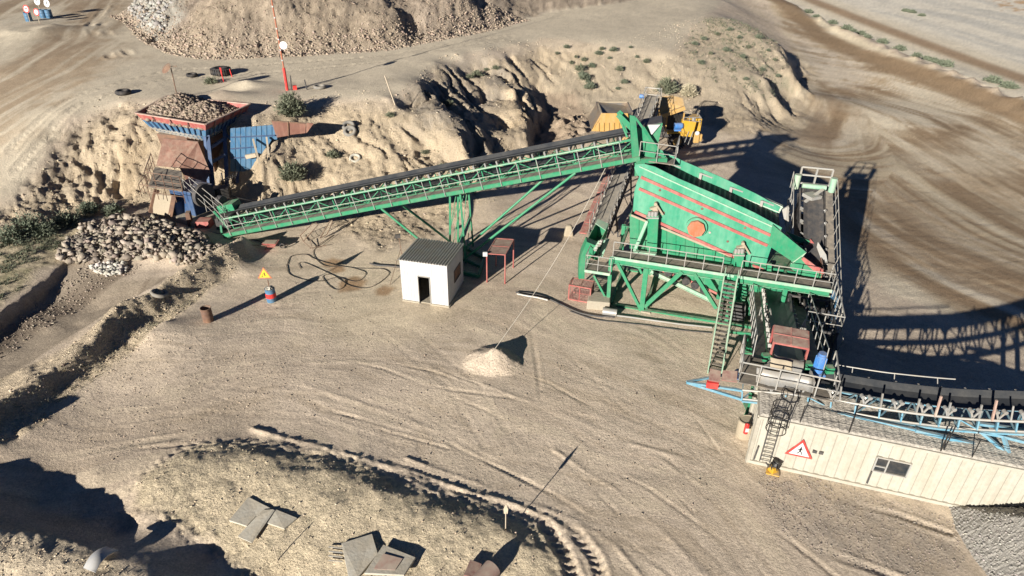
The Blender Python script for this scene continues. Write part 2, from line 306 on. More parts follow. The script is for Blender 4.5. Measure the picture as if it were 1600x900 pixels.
# ---------------------------------------------------------------- albedo of the ground
def lerpc(c, col, m): return c*(1-m[..., None])+np.array(col)*m[..., None]
col = np.zeros(GX.shape+(3,)); col[:] = (.565, .472, .378)
n1 = fbm(GX*.09, GY*.14, 4, 101); n2 = fbm(GX*.5, GY*.5, 4, 102); n3 = fbm(GX*3, GY*3, 3, 103)
col = lerpc(col, (.60, .50, .375), sstep(-.1, .6, n1)*.6)
col = lerpc(col, (.455, .37, .285), sstep(.0, .5, -n1)*.6)
# flow streaks along the vehicles' sweep
dY, sY = pline([(200,600),(450,600),(700,640),(900,700),(1100,800),(1250,930)])
dYw = dY+fbm(GX*.08, GY*.08, 3, 112)*4; st = st0*.8+fbm(sY*.07+3, dYw*1.2, 5, 111, .68)*.5+fbm(GX*.3, GY*.4, 4, 113, .6)*.3
Zr_st = st
yard = (1-rough)*(1-m_right)*(1-m_up)*(1-m_far)*(1-m_trench)
col = lerpc(col, (.66, .56, .42), yard*sstep(.05, .5, st)*.42); col = lerpc(col, (.38, .305, .22), yard*sstep(.05, .5, -st)*.42)
sh = pmask([(520,400),(640,390),(720,470),(700,520),(560,540),(450,500)], f=2.5, wob=2); col = lerpc(col, (.62, .53, .38), sh*.45)
grey = pmask([(1190,740),(1260,740),(1450,820),(1500,860),(1440,900),(1300,880),(1200,820)], f=1, wob=1.2); col = lerpc(col, (.34, .295, .25), grey*(.35+.5*sstep(-.3, .4, n3)))
g2 = pmask([(200,560),(330,545),(420,570),(400,620),(250,625)], f=1, wob=1.5); col = lerpc(col, (.36, .30, .24), g2*sstep(-.1, .4, n3)*.6)
# embankments
bk = np.zeros_like(col); bk[:] = (.60, .49, .355)
bk = lerpc(bk, (.36, .30, .235), sstep(.0, .55, fbm(wx*.22, wy*.12, 4, 121)+n3*.3)*.65)
bk = lerpc(bk, (.54, .42, .28), sstep(.1, .6, fbm(wx*.3, wy*.1, 4, 122))*.6)
col = col*(1-m_bank[..., None])+bk*m_bank[..., None]
greyb = pmask([(640,110,6.3),(760,80,6.3),(800,110,4.5),(770,200,1.8),(760,260,1),(700,220,3.2),(620,165,6)], f=1.5, wob=2)
col = lerpc(col, (.33, .29, .245), greyb*(.35+.5*sstep(-.3, .4, n2+n3*.4)))
lf = pmask([(-150,300,5),(0,240,5.8),(60,200,5.8),(130,230,4),(120,290,2.2),(130,345,.5),(0,385,.5),(-100,400,.6)], f=1.5, wob=2)
col = lerpc(col, (.33, .29, .235), lf*.55*sstep(-.4, .5, n2+.3*n3))
pale = pmask([(960,70,5.2),(1120,20,4.8),(1240,90,2),(1212,186,-.6),(1100,190,0),(920,190,.2),(850,110,4)], f=2, wob=2)
col = lerpc(col, (.52, .445, .345), pale*.7)
# soft clay fill in the bowl
fl = pmask([(830,150,1.5),(900,140,2),(925,190,.2),(900,225,0),(860,260,0),(830,270,0)], f=.8, wob=.8); col = lerpc(col, (.40, .31, .235), fl*.8)
# upper road: pale grey dust with a browner band at the far left
col = lerpc(col, (.56, .49, .385), m_up)
brn = pmask([(-200,110,6),(60,105,6),(150,95,6),(205,30,6),(190,-40,6),(-200,-40,6)], f=3, wob=3); dB, sB = pline([(-100,170,6),(60,110,6),(150,60,6),(200,0,6)])
col = lerpc(col, (.30, .225, .155), m_up*brn*sstep(-.6, .2, fbm(sB*.05, dB*.7, 5, 131, .65))*.95)
brn2 = pmask([(-200,230,6),(0,190,6),(120,130,6),(200,90,6),(120,80,6),(-100,110,6)], f=3, wob=3); col = lerpc(col, (.38, .29, .20), m_up*brn2*sstep(-.5, .2, fbm(sB*.05, dB*1.1, 5, 132, .65))*.9)
pal = pmask([(-60,100,6),(0,98,6),(60,68,6),(120,38,6),(80,10,6),(20,20,6),(-60,60,6)], f=2, wob=1.5); col = lerpc(col, (.55, .49, .39), pal*.8)
# heap
hp = np.zeros_like(col); hp[:] = (.36, .295, .235)
hp = lerpc(hp, (.38, .31, .235), sstep(-.1, .5, fbm(GX*.06, GY*.06, 3, 141))*.8); hp = lerpc(hp, (.27, .225, .195), sstep(.1, .5, fbm(wx*.12, wy*.05, 4, 142))*.7)
hp = hp*(1+.35*n3[..., None]); hp = lerpc(hp, (.40, .375, .33), m_heapgrey)
col = col*(1-m_heap[..., None])+hp*m_heap[..., None]
SDN = 1
# haul roads at the right: damp dark bands in pale dust
rd = np.zeros_like(col); rd[:] = (.45, .35, .24)
d1, s1 = pline([(1100,-30,.5),(1165,6,-.5),(1220,30,-1),(1310,70,-1.3),(1410,107,-1.7),(1440,118,-1.8),(1600,182,-2.1),(1750,240,-2.1)])
d2, s2 = pline([(1215,50,-.5),(1265,110,-.9),(1290,190,-1.1),(1290,270,-1.1),(1330,360,-.6),(1440,440,-.4),(1600,510,-.3),(1750,570,-.2)])
d3, s3 = pline([(1225,190,-.9),(1262,140,-1),(1330,135,-1.4),(1450,180,-1.8),(1600,260,-1.9),(1800,360,-1.9)])
f1 = fbm(s1*.04, d1*.55, 5, 151, .6); f2 = fbm(s2*.05, d2*.6, 5, 152, .6); f3 = fbm(s3*.06+fbm(GX*.06, GY*.06, 3, 155), d3*.55, 5, 153, .65)
rd = lerpc(rd, (.66, .58, .46), sstep(-.05, .4, f3)*.9); rd = lerpc(rd, (.275, .195, .122), sstep(-.02, .35, -f3)*.85)
rd = lerpc(rd, (.275, .195, .122), np.exp(-(d1/3.0)**4)*(.8+.3*np.clip(f1, -1, 1)))
rd = lerpc(rd, (.56, .49, .385), np.exp(-((d1+8)/3.2)**4)*.0)
rd = lerpc(rd, (.29, .205, .13), np.exp(-((d2+3.2)/5.0)**4)*sstep(-.45, .3, f2)*.75)
rd = lerpc(rd, (.58, .50, .38), np.exp(-((d2-3.5)/2.6)**4)*(.6+.4*f2))
for pg, cc, ff, mm_ in (([(1335,150,-1.4),(1440,138,-1.7),(1520,170,-1.9),(1450,195,-1.7),(1345,212,-1.4)], (.68,.60,.47), 3, .85), ([(1390,245,-1.5),(1560,208,-1.9),(1640,240,-1.9),(1600,262,-1.8),(1440,275,-1.5)], (.62,.54,.42), 3, .7),
    ([(1225,50,-.6),(1300,75,-1.2),(1385,112,-1.6),(1340,132,-1.5),(1290,124,-1.2)], (.62,.54,.44), 2, .8), ([(1190,25,-.3),(1232,58,-.6),(1262,95,-.9),(1297,128,-1.1),(1255,150,-1),(1235,190,-.8),(1200,200,-.5),(1225,120,0)], (.64,.55,.42), 1.5, .85),
    ([(1340,440,-.3),(1420,430,-.4),(1500,500,-.3),(1620,540,-.3),(1620,600,-.2),(1440,560,-.1),(1350,500,-.1)], (.66,.585,.46), 2, .8), ([(1200,240,-.5),(1300,330,-.8),(1330,280,-1),(1290,170,-1.2),(1262,150,-1),(1230,215,-.7)], (.30,.22,.15), 2, .75)):
    sl_ = fbm(s3*.1+fbm(GX*.06, GY*.06, 3, 155), d3*.9, 5, 157, .65); rd = lerpc(rd, cc, sstep(-ff, ff, poly_sd(pg)+fbm(GX*.2, GY*.3, 4, 9)*3)*mm_*sstep(-.55, .15, sl_))
rd = lerpc(rd, (.56, .475, .345), np.exp(-((d3-14)/6.0)**4)*sstep(-.2, .3, fbm(s3*.05, d3*1.4, 5, 158, .65))*.7)
strk = fbm(s3*.05+fbm(GX*.06, GY*.06, 3, 155)*2, d3*2.2, 4, 159, .7); rd = rd*(1.0+.15*strk[..., None])
rd = lerpc(rd, (.275, .195, .122), np.exp(-(d1/2.8)**4)*.8)
sd1 = np.where(GX > 0, d1, 0); rd = lerpc(rd, (.66, .58, .44), np.exp(-((sd1+np.sign(SDN)*5.0)/1.8)**4)*.85)
col = col*(1-m_right[..., None])+rd*m_right[..., None]
# far side: berm of pale spoil, second dark road, bleached flats
fr = np.zeros_like(col); fr[:] = (.70, .645, .55)
fr = lerpc(fr, (.47, .455, .42), sstep(-.1, .5, fbm(s1*.02, d1*.18, 4, 161))*.7)
d4, s4 = pline([(1200,-28,-1),(1290,10,-1.6),(1380,45,-2),(1480,82,-2.2),(1600,124,-2.3),(1750,176,-2.3)])
fr = lerpc(fr, (.66, .575, .44), np.exp(-((d4+0)/7.5)**4)*.8)
fr = lerpc(fr, (.34, .24, .155), np.exp(-(d4/2.6)**4)*.95)
d5, s5 = pline([(1170,-22,-.1),(1262,14,-.4),(1360,54,-.8),(1460,94,-1),(1600,148,-1.2),(1750,205,-1.2)])
fr = lerpc(fr, (.74, .66, .53), np.exp(-(d5/3.4)**4))
col = col*(1-m_far[..., None])+fr*m_far[..., None]
tn = pmask([(1545,-10,-2.4),(1580,18,-2.4),(1700,40,-2.4),(1700,-40,-2.4)], f=2, wob=4); col = lerpc(col, (.48, .33, .2), tn*sstep(-.2, .4, n2))
# trench, bench, spoil berms, weedy patch
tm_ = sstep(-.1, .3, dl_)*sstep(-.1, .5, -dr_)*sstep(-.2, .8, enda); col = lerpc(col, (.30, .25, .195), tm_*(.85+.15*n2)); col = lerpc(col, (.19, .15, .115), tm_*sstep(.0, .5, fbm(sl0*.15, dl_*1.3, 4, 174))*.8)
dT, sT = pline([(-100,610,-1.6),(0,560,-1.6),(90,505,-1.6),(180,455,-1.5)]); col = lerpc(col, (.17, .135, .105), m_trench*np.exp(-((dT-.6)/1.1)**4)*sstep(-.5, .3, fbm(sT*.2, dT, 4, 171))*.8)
col = lerpc(col, (.45, .385, .27), m_bench*.9); col = lerpc(col, (.22, .21, .12), m_bench*sstep(.05, .5, fbm(GX*1.2, GY*1.2, 4, 172))*.6)
col = lerpc(col, (.58, .48, .345), m_lberm*.7)
col = lerpc(col, (.64, .54, .385), m_patch*.85); col = lerpc(col, (.40, .35, .25), m_patch*sstep(.15, .6, fbm(GX*2.2, GY*2.2, 4, 173, .6))*.55)
col = lerpc(col, (.66, .56, .42), m_blberm*.8)
for pg in ([(525,440),(555,430),(575,437),(560,452),(530,455)], [(500,408),(520,400),(537,405),(530,415),(505,416)], [(588,452),(600,446),(615,450),(608,460),(590,460)], [(515,418),(537,414),(536,422),(520,425)]):
    col = lerpc(col, (.30, .175, .085), pmask(pg, f=.25, wob=.35)*.75)
col = lerpc(col, (.64, .54, .4), tr_col*(1-m_heap)*.4)
col *= (1.03+.12*n2+.09*n3+.10*fbm(GX*8, GY*8, 2, 104))[..., None]
col *= np.array([1.0, .99, .95])
wet = np.clip(m_rub*.0, 0, 1)
col = np.clip(col, .03, .8)
veg = pmask([(1080,60,4.5),(1160,50,3.5),(1230,110,1.5),(1200,140,1),(1120,110,2.5)], f=2, wob=2)*sstep(.15, .5, fbm(GX*1.1, GY*1.1, 4, 181))
col = lerpc(col, (.22, .25, .17), veg*.6)

# ---------------------------------------------------------------- materials
MATS = {}
def newmat(name):
    m = bpy.data.materials.new(name); m.use_nodes = True; MATS[name] = m
    return m, m.node_tree, m.node_tree.nodes['Principled BSDF']
def nd(t, k, **kw):
    n = t.nodes.new(k)
    for a, b in kw.items(): setattr(n, a, b)
    return n
def mat_ground(name, attr=True, base=(.4, .3, .2), bump=.8, scale=1.0, rough=.95):
    m, t, p = newmat(name); L = t.links
    tc = nd(t, 'ShaderNodeTexCoord')
    if attr:
        a = nd(t, 'ShaderNodeAttribute'); a.attribute_name = 'Col'; csrc = a.outputs['Color']
    else:
        a = nd(t, 'ShaderNodeRGB'); a.outputs[0].default_value = (*base, 1); csrc = a.outputs[0]
    n = nd(t, 'ShaderNodeTexNoise'); n.inputs['Scale'].default_value = 5*scale; n.inputs['Detail'].default_value = 8; n.inputs['Roughness'].default_value = .72
    L.new(tc.outputs['Object'], n.inputs['Vector'])
    r = nd(t, 'ShaderNodeMapRange'); r.inputs[1].default_value = .3; r.inputs[2].default_value = .72; r.inputs[3].default_value = .66; r.inputs[4].default_value = 1.34
    L.new(n.outputs[0], r.inputs[0])
    v = nd(t, 'ShaderNodeTexVoronoi'); v.inputs['Scale'].default_value = 9*scale; L.new(tc.outputs['Object'], v.inputs['Vector'])
    r2 = nd(t, 'ShaderNodeMapRange'); r2.inputs[1].default_value = 0; r2.inputs[2].default_value = .25; r2.inputs[3].default_value = 1.06; r2.inputs[4].default_value = 1.0; L.new(v.outputs['Distance'], r2.inputs[0])
    mm = nd(t, 'ShaderNodeMath', operation='MULTIPLY'); L.new(r.outputs[0], mm.inputs[0]); L.new(r2.outputs[0], mm.inputs[1])
    vm = nd(t, 'ShaderNodeVectorMath', operation='SCALE'); L.new(csrc, vm.inputs[0]); L.new(mm.outputs[0], vm.inputs['Scale'])
    L.new(vm.outputs[0], p.inputs['Base Color'])
    b = nd(t, 'ShaderNodeBump'); b.inputs['Strength'].default_value = bump; b.inputs['Distance'].default_value = .10
    n2 = nd(t, 'ShaderNodeTexNoise'); n2.inputs['Scale'].default_value = 3.5*scale; n2.inputs['Detail'].default_value = 9; n2.inputs['Roughness'].default_value = .75; L.new(tc.outputs['Object'], n2.inputs['Vector'])
    L.new(n2.outputs[0], b.inputs['Height']); L.new(b.outputs[0], p.inputs['Normal'])
    if name == 'dry_earth':
        rm = nd(t, 'ShaderNodeMapRange'); rm.inputs[3].default_value = .48; rm.inputs[4].default_value = 1.0; L.new(a.outputs['Alpha'], rm.inputs[0]); L.new(rm.outputs[0], b.inputs['Strength'])
        rd_ = nd(t, 'ShaderNodeMapRange'); rd_.inputs[3].default_value = .11; rd_.inputs[4].default_value = .26; L.new(a.outputs['Alpha'], rd_.inputs[0]); L.new(rd_.outputs[0], b.inputs['Distance'])
    p.inputs['Roughness'].default_value = rough; p.inputs['Specular IOR Level'].default_value = .15
    return m
def mat(name, c, rough=.55, metal=0.0, dirt=.35, dcol=(.33, .26, .19), spec=.4, scale=1.5, bump=0, dust=.8, streak=None):
    streak = ('paint' in name or name in ('cream_panel', 'faded_green_paint', 'machine_yellow', 'brown_sheet')) if streak is None else streak
    """painted or bare surface, faded and dusted by noise in object space"""
    m, t, p = newmat(name); L = t.links
    tc = nd(t, 'ShaderNodeTexCoord'); n = nd(t, 'ShaderNodeTexNoise'); n.inputs['Scale'].default_value = scale*(2.2 if streak else 1); n.inputs['Detail'].default_value = 7; n.inputs['Roughness'].default_value = .68
    mp_ = nd(t, 'ShaderNodeMapping'); mp_.inputs['Scale'].default_value = (1, 1, .22 if streak else 1); L.new(tc.outputs['Object'], mp_.inputs['Vector']); L.new(mp_.outputs[0], n.inputs['Vector'])
    r = nd(t, 'ShaderNodeMapRange'); r.inputs[1].default_value = .42; r.inputs[2].default_value = .70; r.inputs[3].default_value = 0; r.inputs[4].default_value = min(1, dirt*1.3); L.new(n.outputs[0], r.inputs[0])
    mx = nd(t, 'ShaderNodeMix', data_type='RGBA'); mx.inputs['A'].default_value = (*c, 1); mx.inputs['B'].default_value = (*dcol, 1)
    L.new(r.outputs[0], mx.inputs['Factor'])
    n2 = nd(t, 'ShaderNodeTexNoise'); n2.inputs['Scale'].default_value = scale*6; n2.inputs['Detail'].default_value = 4; L.new(tc.outputs['Object'], n2.inputs['Vector'])
    r2 = nd(t, 'ShaderNodeMapRange'); r2.inputs[3].default_value = .8; r2.inputs[4].default_value = 1.18; L.new(n2.outputs[0], r2.inputs[0])
    vm = nd(t, 'ShaderNodeVectorMath', operation='SCALE'); L.new(mx.outputs['Result'], vm.inputs[0]); L.new(r2.outputs[0], vm.inputs['Scale'])
    if dust:
        ge = nd(t, 'ShaderNodeNewGeometry'); sx = nd(t, 'ShaderNodeSeparateXYZ'); L.new(ge.outputs['Normal'], sx.inputs[0])
        dm = nd(t, 'ShaderNodeMapRange'); dm.inputs[1].default_value = .45; dm.inputs[2].default_value = 1; dm.inputs[3].default_value = .12; dm.inputs[4].default_value = .95; L.new(sx.outputs['Z'], dm.inputs[0])
        n3_ = nd(t, 'ShaderNodeTexNoise'); n3_.inputs['Scale'].default_value = 3.2; n3_.inputs['Detail'].default_value = 6; n3_.inputs['Roughness'].default_value = .7; L.new(tc.outputs['Object'], n3_.inputs['Vector'])
        r3 = nd(t, 'ShaderNodeMapRange'); r3.inputs[1].default_value = .36; r3.inputs[2].default_value = .7; r3.inputs[3].default_value = .15; r3.inputs[4].default_value = 1; L.new(n3_.outputs[0], r3.inputs[0])
        mu = nd(t, 'ShaderNodeMath', operation='MULTIPLY'); L.new(dm.outputs[0], mu.inputs[0]); L.new(r3.outputs[0], mu.inputs[1]); mu2 = nd(t, 'ShaderNodeMath', operation='MULTIPLY'); L.new(mu.outputs[0], mu2.inputs[0]); mu2.inputs[1].default_value = dust
        md = nd(t, 'ShaderNodeMix', data_type='RGBA'); L.new(mu2.outputs[0], md.inputs['Factor']); L.new(vm.outputs[0], md.inputs['A']); md.inputs['B'].default_value = (.40, .345, .26, 1); L.new(md.outputs['Result'], p.inputs['Base Color'])
    else: L.new(vm.outputs[0], p.inputs['Base Color'])
    p.inputs['Roughness'].default_value = rough; p.inputs['Metallic'].default_value = metal; p.inputs['Specular IOR Level'].default_value = spec
    if bump:
        b = nd(t, 'ShaderNodeBump'); b.inputs['Strength'].default_value = bump; b.inputs['Distance'].default_value = .05; L.new(n2.outputs[0], b.inputs['Height']); L.new(b.outputs[0], p.inputs['Normal'])
    return m
G_MAT = mat_ground('dry_earth', bump=.55, scale=2.2)

def tag(o, label=None, cat=None, group=None, kind=None):
    if label: o['label'] = label
    if cat: o['category'] = cat
    if group: o['group'] = group
    if kind: o['kind'] = kind
    return o
def grid_mesh():
    me = bpy.data.meshes.new('ground'); n = nr*nc
    co = np.stack([GX, GY, Zr], -1).reshape(-1, 3).astype(np.float32)
    idx = np.arange(n).reshape(nr, nc); q = np.stack([idx[:-1, :-1], idx[:-1, 1:], idx[1:, 1:], idx[1:, :-1]], -1).reshape(-1, 4)
    me.vertices.add(n); me.vertices.foreach_set('co', co.ravel())
    me.loops.add(q.size); me.loops.foreach_set('vertex_index', q.ravel().astype(np.int32))
    me.polygons.add(len(q)); me.polygons.foreach_set('loop_start', (np.arange(len(q))*4).astype(np.int32)); me.polygons.foreach_set('loop_total', np.full(len(q), 4, np.int32))
    me.polygons.foreach_set('use_smooth', np.ones(len(q), bool)); me.update()
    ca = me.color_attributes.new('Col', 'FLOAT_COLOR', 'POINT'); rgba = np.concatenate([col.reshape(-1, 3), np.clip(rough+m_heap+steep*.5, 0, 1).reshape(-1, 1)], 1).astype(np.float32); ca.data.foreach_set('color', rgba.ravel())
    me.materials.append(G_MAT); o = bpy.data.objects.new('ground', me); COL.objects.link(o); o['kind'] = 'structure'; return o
grid_mesh()

# ================================================================ modelling helpers
ORG = {}
def V(*a): return Vector(a)
class MB:
    def __init__(s): s.v = []; s.f = []; s.sm = []
    def add(s, vs, fs, smooth=False):
        k = len(s.v); s.v += [Vector(v) for v in vs]; s.f += [[i+k for i in f] for f in fs]; s.sm += [smooth]*len(fs); return s
    def hexa(s, P):   # 8 corners: bottom loop 0-3, top loop 4-7
        return s.add(P, [(3,2,1,0),(4,5,6,7),(0,1,5,4),(1,2,6,5),(2,3,7,6),(3,0,4,7)])
    def box(s, c, sx, sy, sz, yaw=0.0, R=None):
        c = Vector(c); R = R or Matrix.Rotation(yaw, 3, 'Z')
        return s.hexa([c+R@V(x*sx/2, y*sy/2, z*sz/2) for z in (-1, 1) for x, y in ((-1,-1),(1,-1),(1,1),(-1,1))])
    def beam(s, p, q, w=.1, h=.1, up=(0,0,1)):
        p = Vector(p); q = Vector(q); d = (q-p).normalized(); up = Vector(up)
        if abs(d.dot(up)) > .98: up = V(1, 0, 0)
        a = d.cross(up).normalized(); b = a.cross(d).normalized()
        return s.hexa([r+a*x*w/2+b*y*h/2 for r in (p, q) for x, y in ((-1,-1),(1,-1),(1,1),(-1,1))])
    def ibeam(s, p, q, w=.2, h=.2, t=.025, up=(0,0,1)):
        p = Vector(p); q = Vector(q); d = (q-p).normalized(); up = Vector(up)
        if abs(d.dot(up)) > .98: up = V(0, 1, 0)
        a = d.cross(up).normalized(); b = a.cross(d).normalized()
        s.beam(p+b*(h/2-t/2), q+b*(h/2-t/2), w, t, b); s.beam(p-b*(h/2-t/2), q-b*(h/2-t/2), w, t, b)
        return s.beam(p, q, t, h-2*t-.002, b)
    def tube(s, p, q, r=.03, n=6, r2=None):
        p = Vector(p); q = Vector(q); d = (q-p)
        if d.length < 1e-6: return s
        d.normalize(); a = d.orthogonal().normalized(); b = d.cross(a); r2 = r if r2 is None else r2
        vs = [c+(a*cos(2*pi*i/n)+b*sin(2*pi*i/n))*rr for c, rr in ((p, r), (q, r2)) for i in range(n)]
        s.add(vs, [(i, (i+1) % n, n+(i+1) % n, n+i) for i in range(n)], n > 6)
        return s.add(vs, [tuple(range(n))[::-1], tuple(range(n, 2*n))])
    def path(s, P, r=.03, n=6):
        P = [Vector(p) for p in P]; rings = []
        for i, p in enumerate(P):
            d = (P[min(i+1, len(P)-1)]-P[max(i-1, 0)]).normalized(); a = d.cross(V(0, 0, 1))
            if a.length < .05: a = d.cross(V(1, 0, 0))
            a.normalize(); b = a.cross(d); rings.append([p+(a*cos(2*pi*k/n)+b*sin(2*pi*k/n))*r for k in range(n)])
        vs = [v for R in rings for v in R]
        s.add(vs, [(i*n+k, i*n+(k+1) % n, (i+1)*n+(k+1) % n, (i+1)*n+k) for i in range(len(P)-1) for k in range(n)], True)
        return s.add(rings[0]+rings[-1], [tuple(range(n))[::-1], tuple(range(n, 2*n))])
    def prism(s, P, t):   # planar outline P thickened by vector t
        P = [Vector(p) for p in P]; t = Vector(t); n = len(P)
        return s.add(P+[p+t for p in P], [tuple(range(n))[::-1], tuple(range(n, 2*n))]+[(i, (i+1) % n, n+(i+1) % n, n+i) for i in range(n)])
    def sheet(s, P, th=.03):
        P = [Vector(p) for p in P]; nrm = (P[1]-P[0]).cross(P[2]-P[0]).normalized(); return s.prism(P, nrm*th)
    def torus(s, c, R, r, axis=(0,0,1), n=20, m=8, sq=1.0):
        c = Vector(c); ax = Vector(axis).normalized(); a = ax.orthogonal().normalized(); b = ax.cross(a); vs = []
        for i in range(n):
            e = a*cos(2*pi*i/n)+b*sin(2*pi*i/n)
            for k in range(m): vs.append(c+e*(R+r*cos(2*pi*k/m))+ax*r*sq*sin(2*pi*k/m))
        return s.add(vs, [(i*m+k, ((i+1) % n)*m+k, ((i+1) % n)*m+(k+1) % m, i*m+(k+1) % m) for i in range(n) for k in range(m)], True)
    def rail(s, P, h=1.05, gap=1.3, r=.022, mids=(.5,), up=(0,0,1)):
        P = [Vector(p) for p in P]; up = Vector(up)
        for a, b in zip(P, P[1:]):
            n = max(1, round((b-a).length/gap))
            for i in range(n+1): q = a.lerp(b, i/n); s.tube(q, q+up*h, r)
            s.tube(a+up*h, b+up*h, r*1.15)
            for m in mids: s.tube(a+up*h*m, b+up*h*m, r*.8)
        return s
    def build(s, name, m, parent=None, origin=None, tagv=None, bevel=0):
        o0 = ORG.get(parent.as_pointer()) if parent else None
        if o0 is None: o0 = Vector(origin) if origin is not None else sum((v for v in s.v), V(0,0,0))/max(1, len(s.v))
        if not parent and origin is None: o0.z = min(v.z for v in s.v)
        me = bpy.data.meshes.new(name); me.from_pydata([v-o0 for v in s.v], [], s.f); me.update()
        me.polygons.foreach_set('use_smooth', s.sm)
        me.materials.append(MATS[m] if isinstance(m, str) else m)
        o = bpy.data.objects.new(name, me); COL.objects.link(o)
        if parent: o.parent = parent; ORG[o.as_pointer()] = o0
        else: o.location = o0; ORG[o.as_pointer()] = o0
        if parent is None: ORG[o.as_pointer()] = o0
        if bevel:
            b = o.modifiers.new('bevel', 'BEVEL'); b.width = bevel; b.segments = 2; b.limit_method = 'ANGLE'
        if tagv: tag(o, *tagv)
        return o
def thing(name, label, cat, loc, group=None):
    o = bpy.data.objects.new(name, None); COL.objects.link(o); o.location = Vector(loc); o.empty_display_size = .3
    ORG[o.as_pointer()] = Vector(loc); return tag(o, label, cat, group)
def dup_tree(root, loc, label=None, rotz=0, sc_=1.0):
    r = root.copy(); COL.objects.link(r); r.location = loc; r.rotation_euler[2] = rotz; r.scale = (sc_,)*3
    if label: r['label'] = label
    for ch in list(root.children):
        c = ch.copy(); COL.objects.link(c); c.parent = r
        for g in list(ch.children):
            d = g.copy(); COL.objects.link(d); d.parent = c
    return r
rnd = random.Random(7)

GREEN = mat('green_paint', (.003, .20, .09), .5, dirt=.45, dcol=(.09, .20, .12), scale=.8)
mat('deep_green_paint', (0.002, 0.164, 0.078), .5, dirt=.25, dcol=(.06, .17, .1), scale=.8)
mat('faded_green_paint', (.014, .225, .125), .55, dirt=.8, dcol=(.10, .31, .20), scale=.55)
mat('pale_green_paint', (0.197, 0.369, 0.262), .6, dirt=.6, dcol=(.42, .46, .34), scale=.8)
mat('chalky_green', (.36, .50, .38), .7, dirt=.5, dcol=(.50, .52, .42), scale=1)
mat('red_paint', (0.295, 0.061, 0.057), .6, dirt=.5, dcol=(.42, .2, .16), scale=1.2)
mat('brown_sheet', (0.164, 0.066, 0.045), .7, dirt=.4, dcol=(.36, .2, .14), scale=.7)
mat('dark_red_mesh', (0.190, 0.085, 0.075), .7, dirt=.5, dcol=(.3, .18, .14), scale=2)
mat('orange_paint', (0.394, 0.098, 0.037), .6, dirt=.3, scale=2)
mat('signal_red', (0.620, 0.035, 0.030), .5, dirt=.15, dust=0)
mat('signal_yellow', (0.697, 0.476, 0.025), .5, dirt=.1, dust=0)
mat('white_paint', (.42, .42, .415), .55, dirt=.3, dcol=(.62, .56, .46), scale=.7, dust=0)
mat('sign_white', (0.508, 0.508, 0.496), .5, dirt=.1, dust=0)
mat('black_paint', (0.010, 0.010, 0.010), .5, dirt=.2, dcol=(.1, .08, .06), dust=0)
mat('rubber', (0.022, 0.022, 0.024), .8, dirt=.55, dcol=(.13, .11, .09), scale=2, dust=0)
mat('belt_rubber', (0.035, 0.038, 0.042), .55, dirt=.4, dcol=(.10, .095, .085), scale=1.2, dust=0)
mat('belt_dusty', (0.160, 0.155, 0.145), .8, dirt=.6, dcol=(.28, .25, .2), scale=1.5)
mat('grey_steel', (0.300, 0.300, 0.290), .45, .3, dirt=.5, dcol=(.34, .29, .22), scale=2)
mat('pale_steel', (0.304, 0.304, 0.288), .45, .1, dirt=.4, dcol=(.45, .38, .28), scale=2)
mat('rusty_steel', (0.120, 0.065, 0.045), .8, dirt=.6, dcol=(.25, .13, .07), scale=2)
mat('grating', (0.100, 0.090, 0.080), .8, dirt=.6, dcol=(.3, .25, .19), scale=2, dust=.3)
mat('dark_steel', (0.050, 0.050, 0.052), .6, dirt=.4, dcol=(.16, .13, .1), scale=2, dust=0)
mat('blue_paint', (0.025, 0.123, 0.246), .55, dirt=.35, dcol=(.2, .27, .3), scale=1.2)
mat('deep_blue_paint', (0.010, 0.049, 0.139), .55, dirt=.3, dcol=(.1, .15, .22), scale=1.2)
mat('sky_blue_paint', (0.082, 0.246, 0.344), .55, dirt=.35, dcol=(.34, .42, .42), scale=1)
mat('motor_blue', (0.025, 0.164, 0.451), .45, dirt=.2)
mat('cream_panel', (.37, .352, .295), .6, dirt=.4, dcol=(.30, .26, .19), scale=.9)
mat('concrete', (0.320, 0.285, 0.220), .9, dirt=.5, dcol=(.28, .24, .18), scale=1.5, bump=.5)
mat('pale_slab', (0.420, 0.400, 0.340), .85, dirt=.6, dcol=(.33, .30, .23), scale=1.3, bump=.3)
mat('machine_yellow', (0.410, 0.238, 0.061), .5, dirt=.35, dcol=(.5, .36, .2), scale=1)
mat('bright_yellow', (0.492, 0.271, 0.008), .5, dirt=.2)
mat('bed_steel', (0.200, 0.190, 0.180), .4, .5, dirt=.6, dcol=(.33, .22, .12), scale=.7)
mat('tan_plate', (0.304, 0.256, 0.180), .8, dirt=.4)
mat('glass_dark', (0.020, 0.025, 0.030), .12, dirt=.1, dust=0)
mat('roof_iron', (0.360, 0.360, 0.340), .5, .2, dirt=.5, dcol=(.30, .25, .18), scale=1.5)
mat('timber', (0.450, 0.380, 0.280), .85, dirt=.4)
mat('rope_pale', (0.550, 0.500, 0.420), .9, dirt=.3)
mat('leaf_dusty', (0.120, 0.135, 0.085), .9, dirt=.6, dcol=(.22, .215, .15), scale=4, dust=0)
mat('leaf_green', (.11, .135, .09), .9, dirt=.7, dcol=(.21, .22, .155), scale=4, dust=0)
mat('dry_weed', (0.440, 0.385, 0.270), .95, dirt=.6, dcol=(.2, .2, .13), scale=4, dust=0)
mat('stain_pink', (0.360, 0.230, 0.185), .7, dirt=.5, dcol=(.52, .44, .36), scale=1.5)

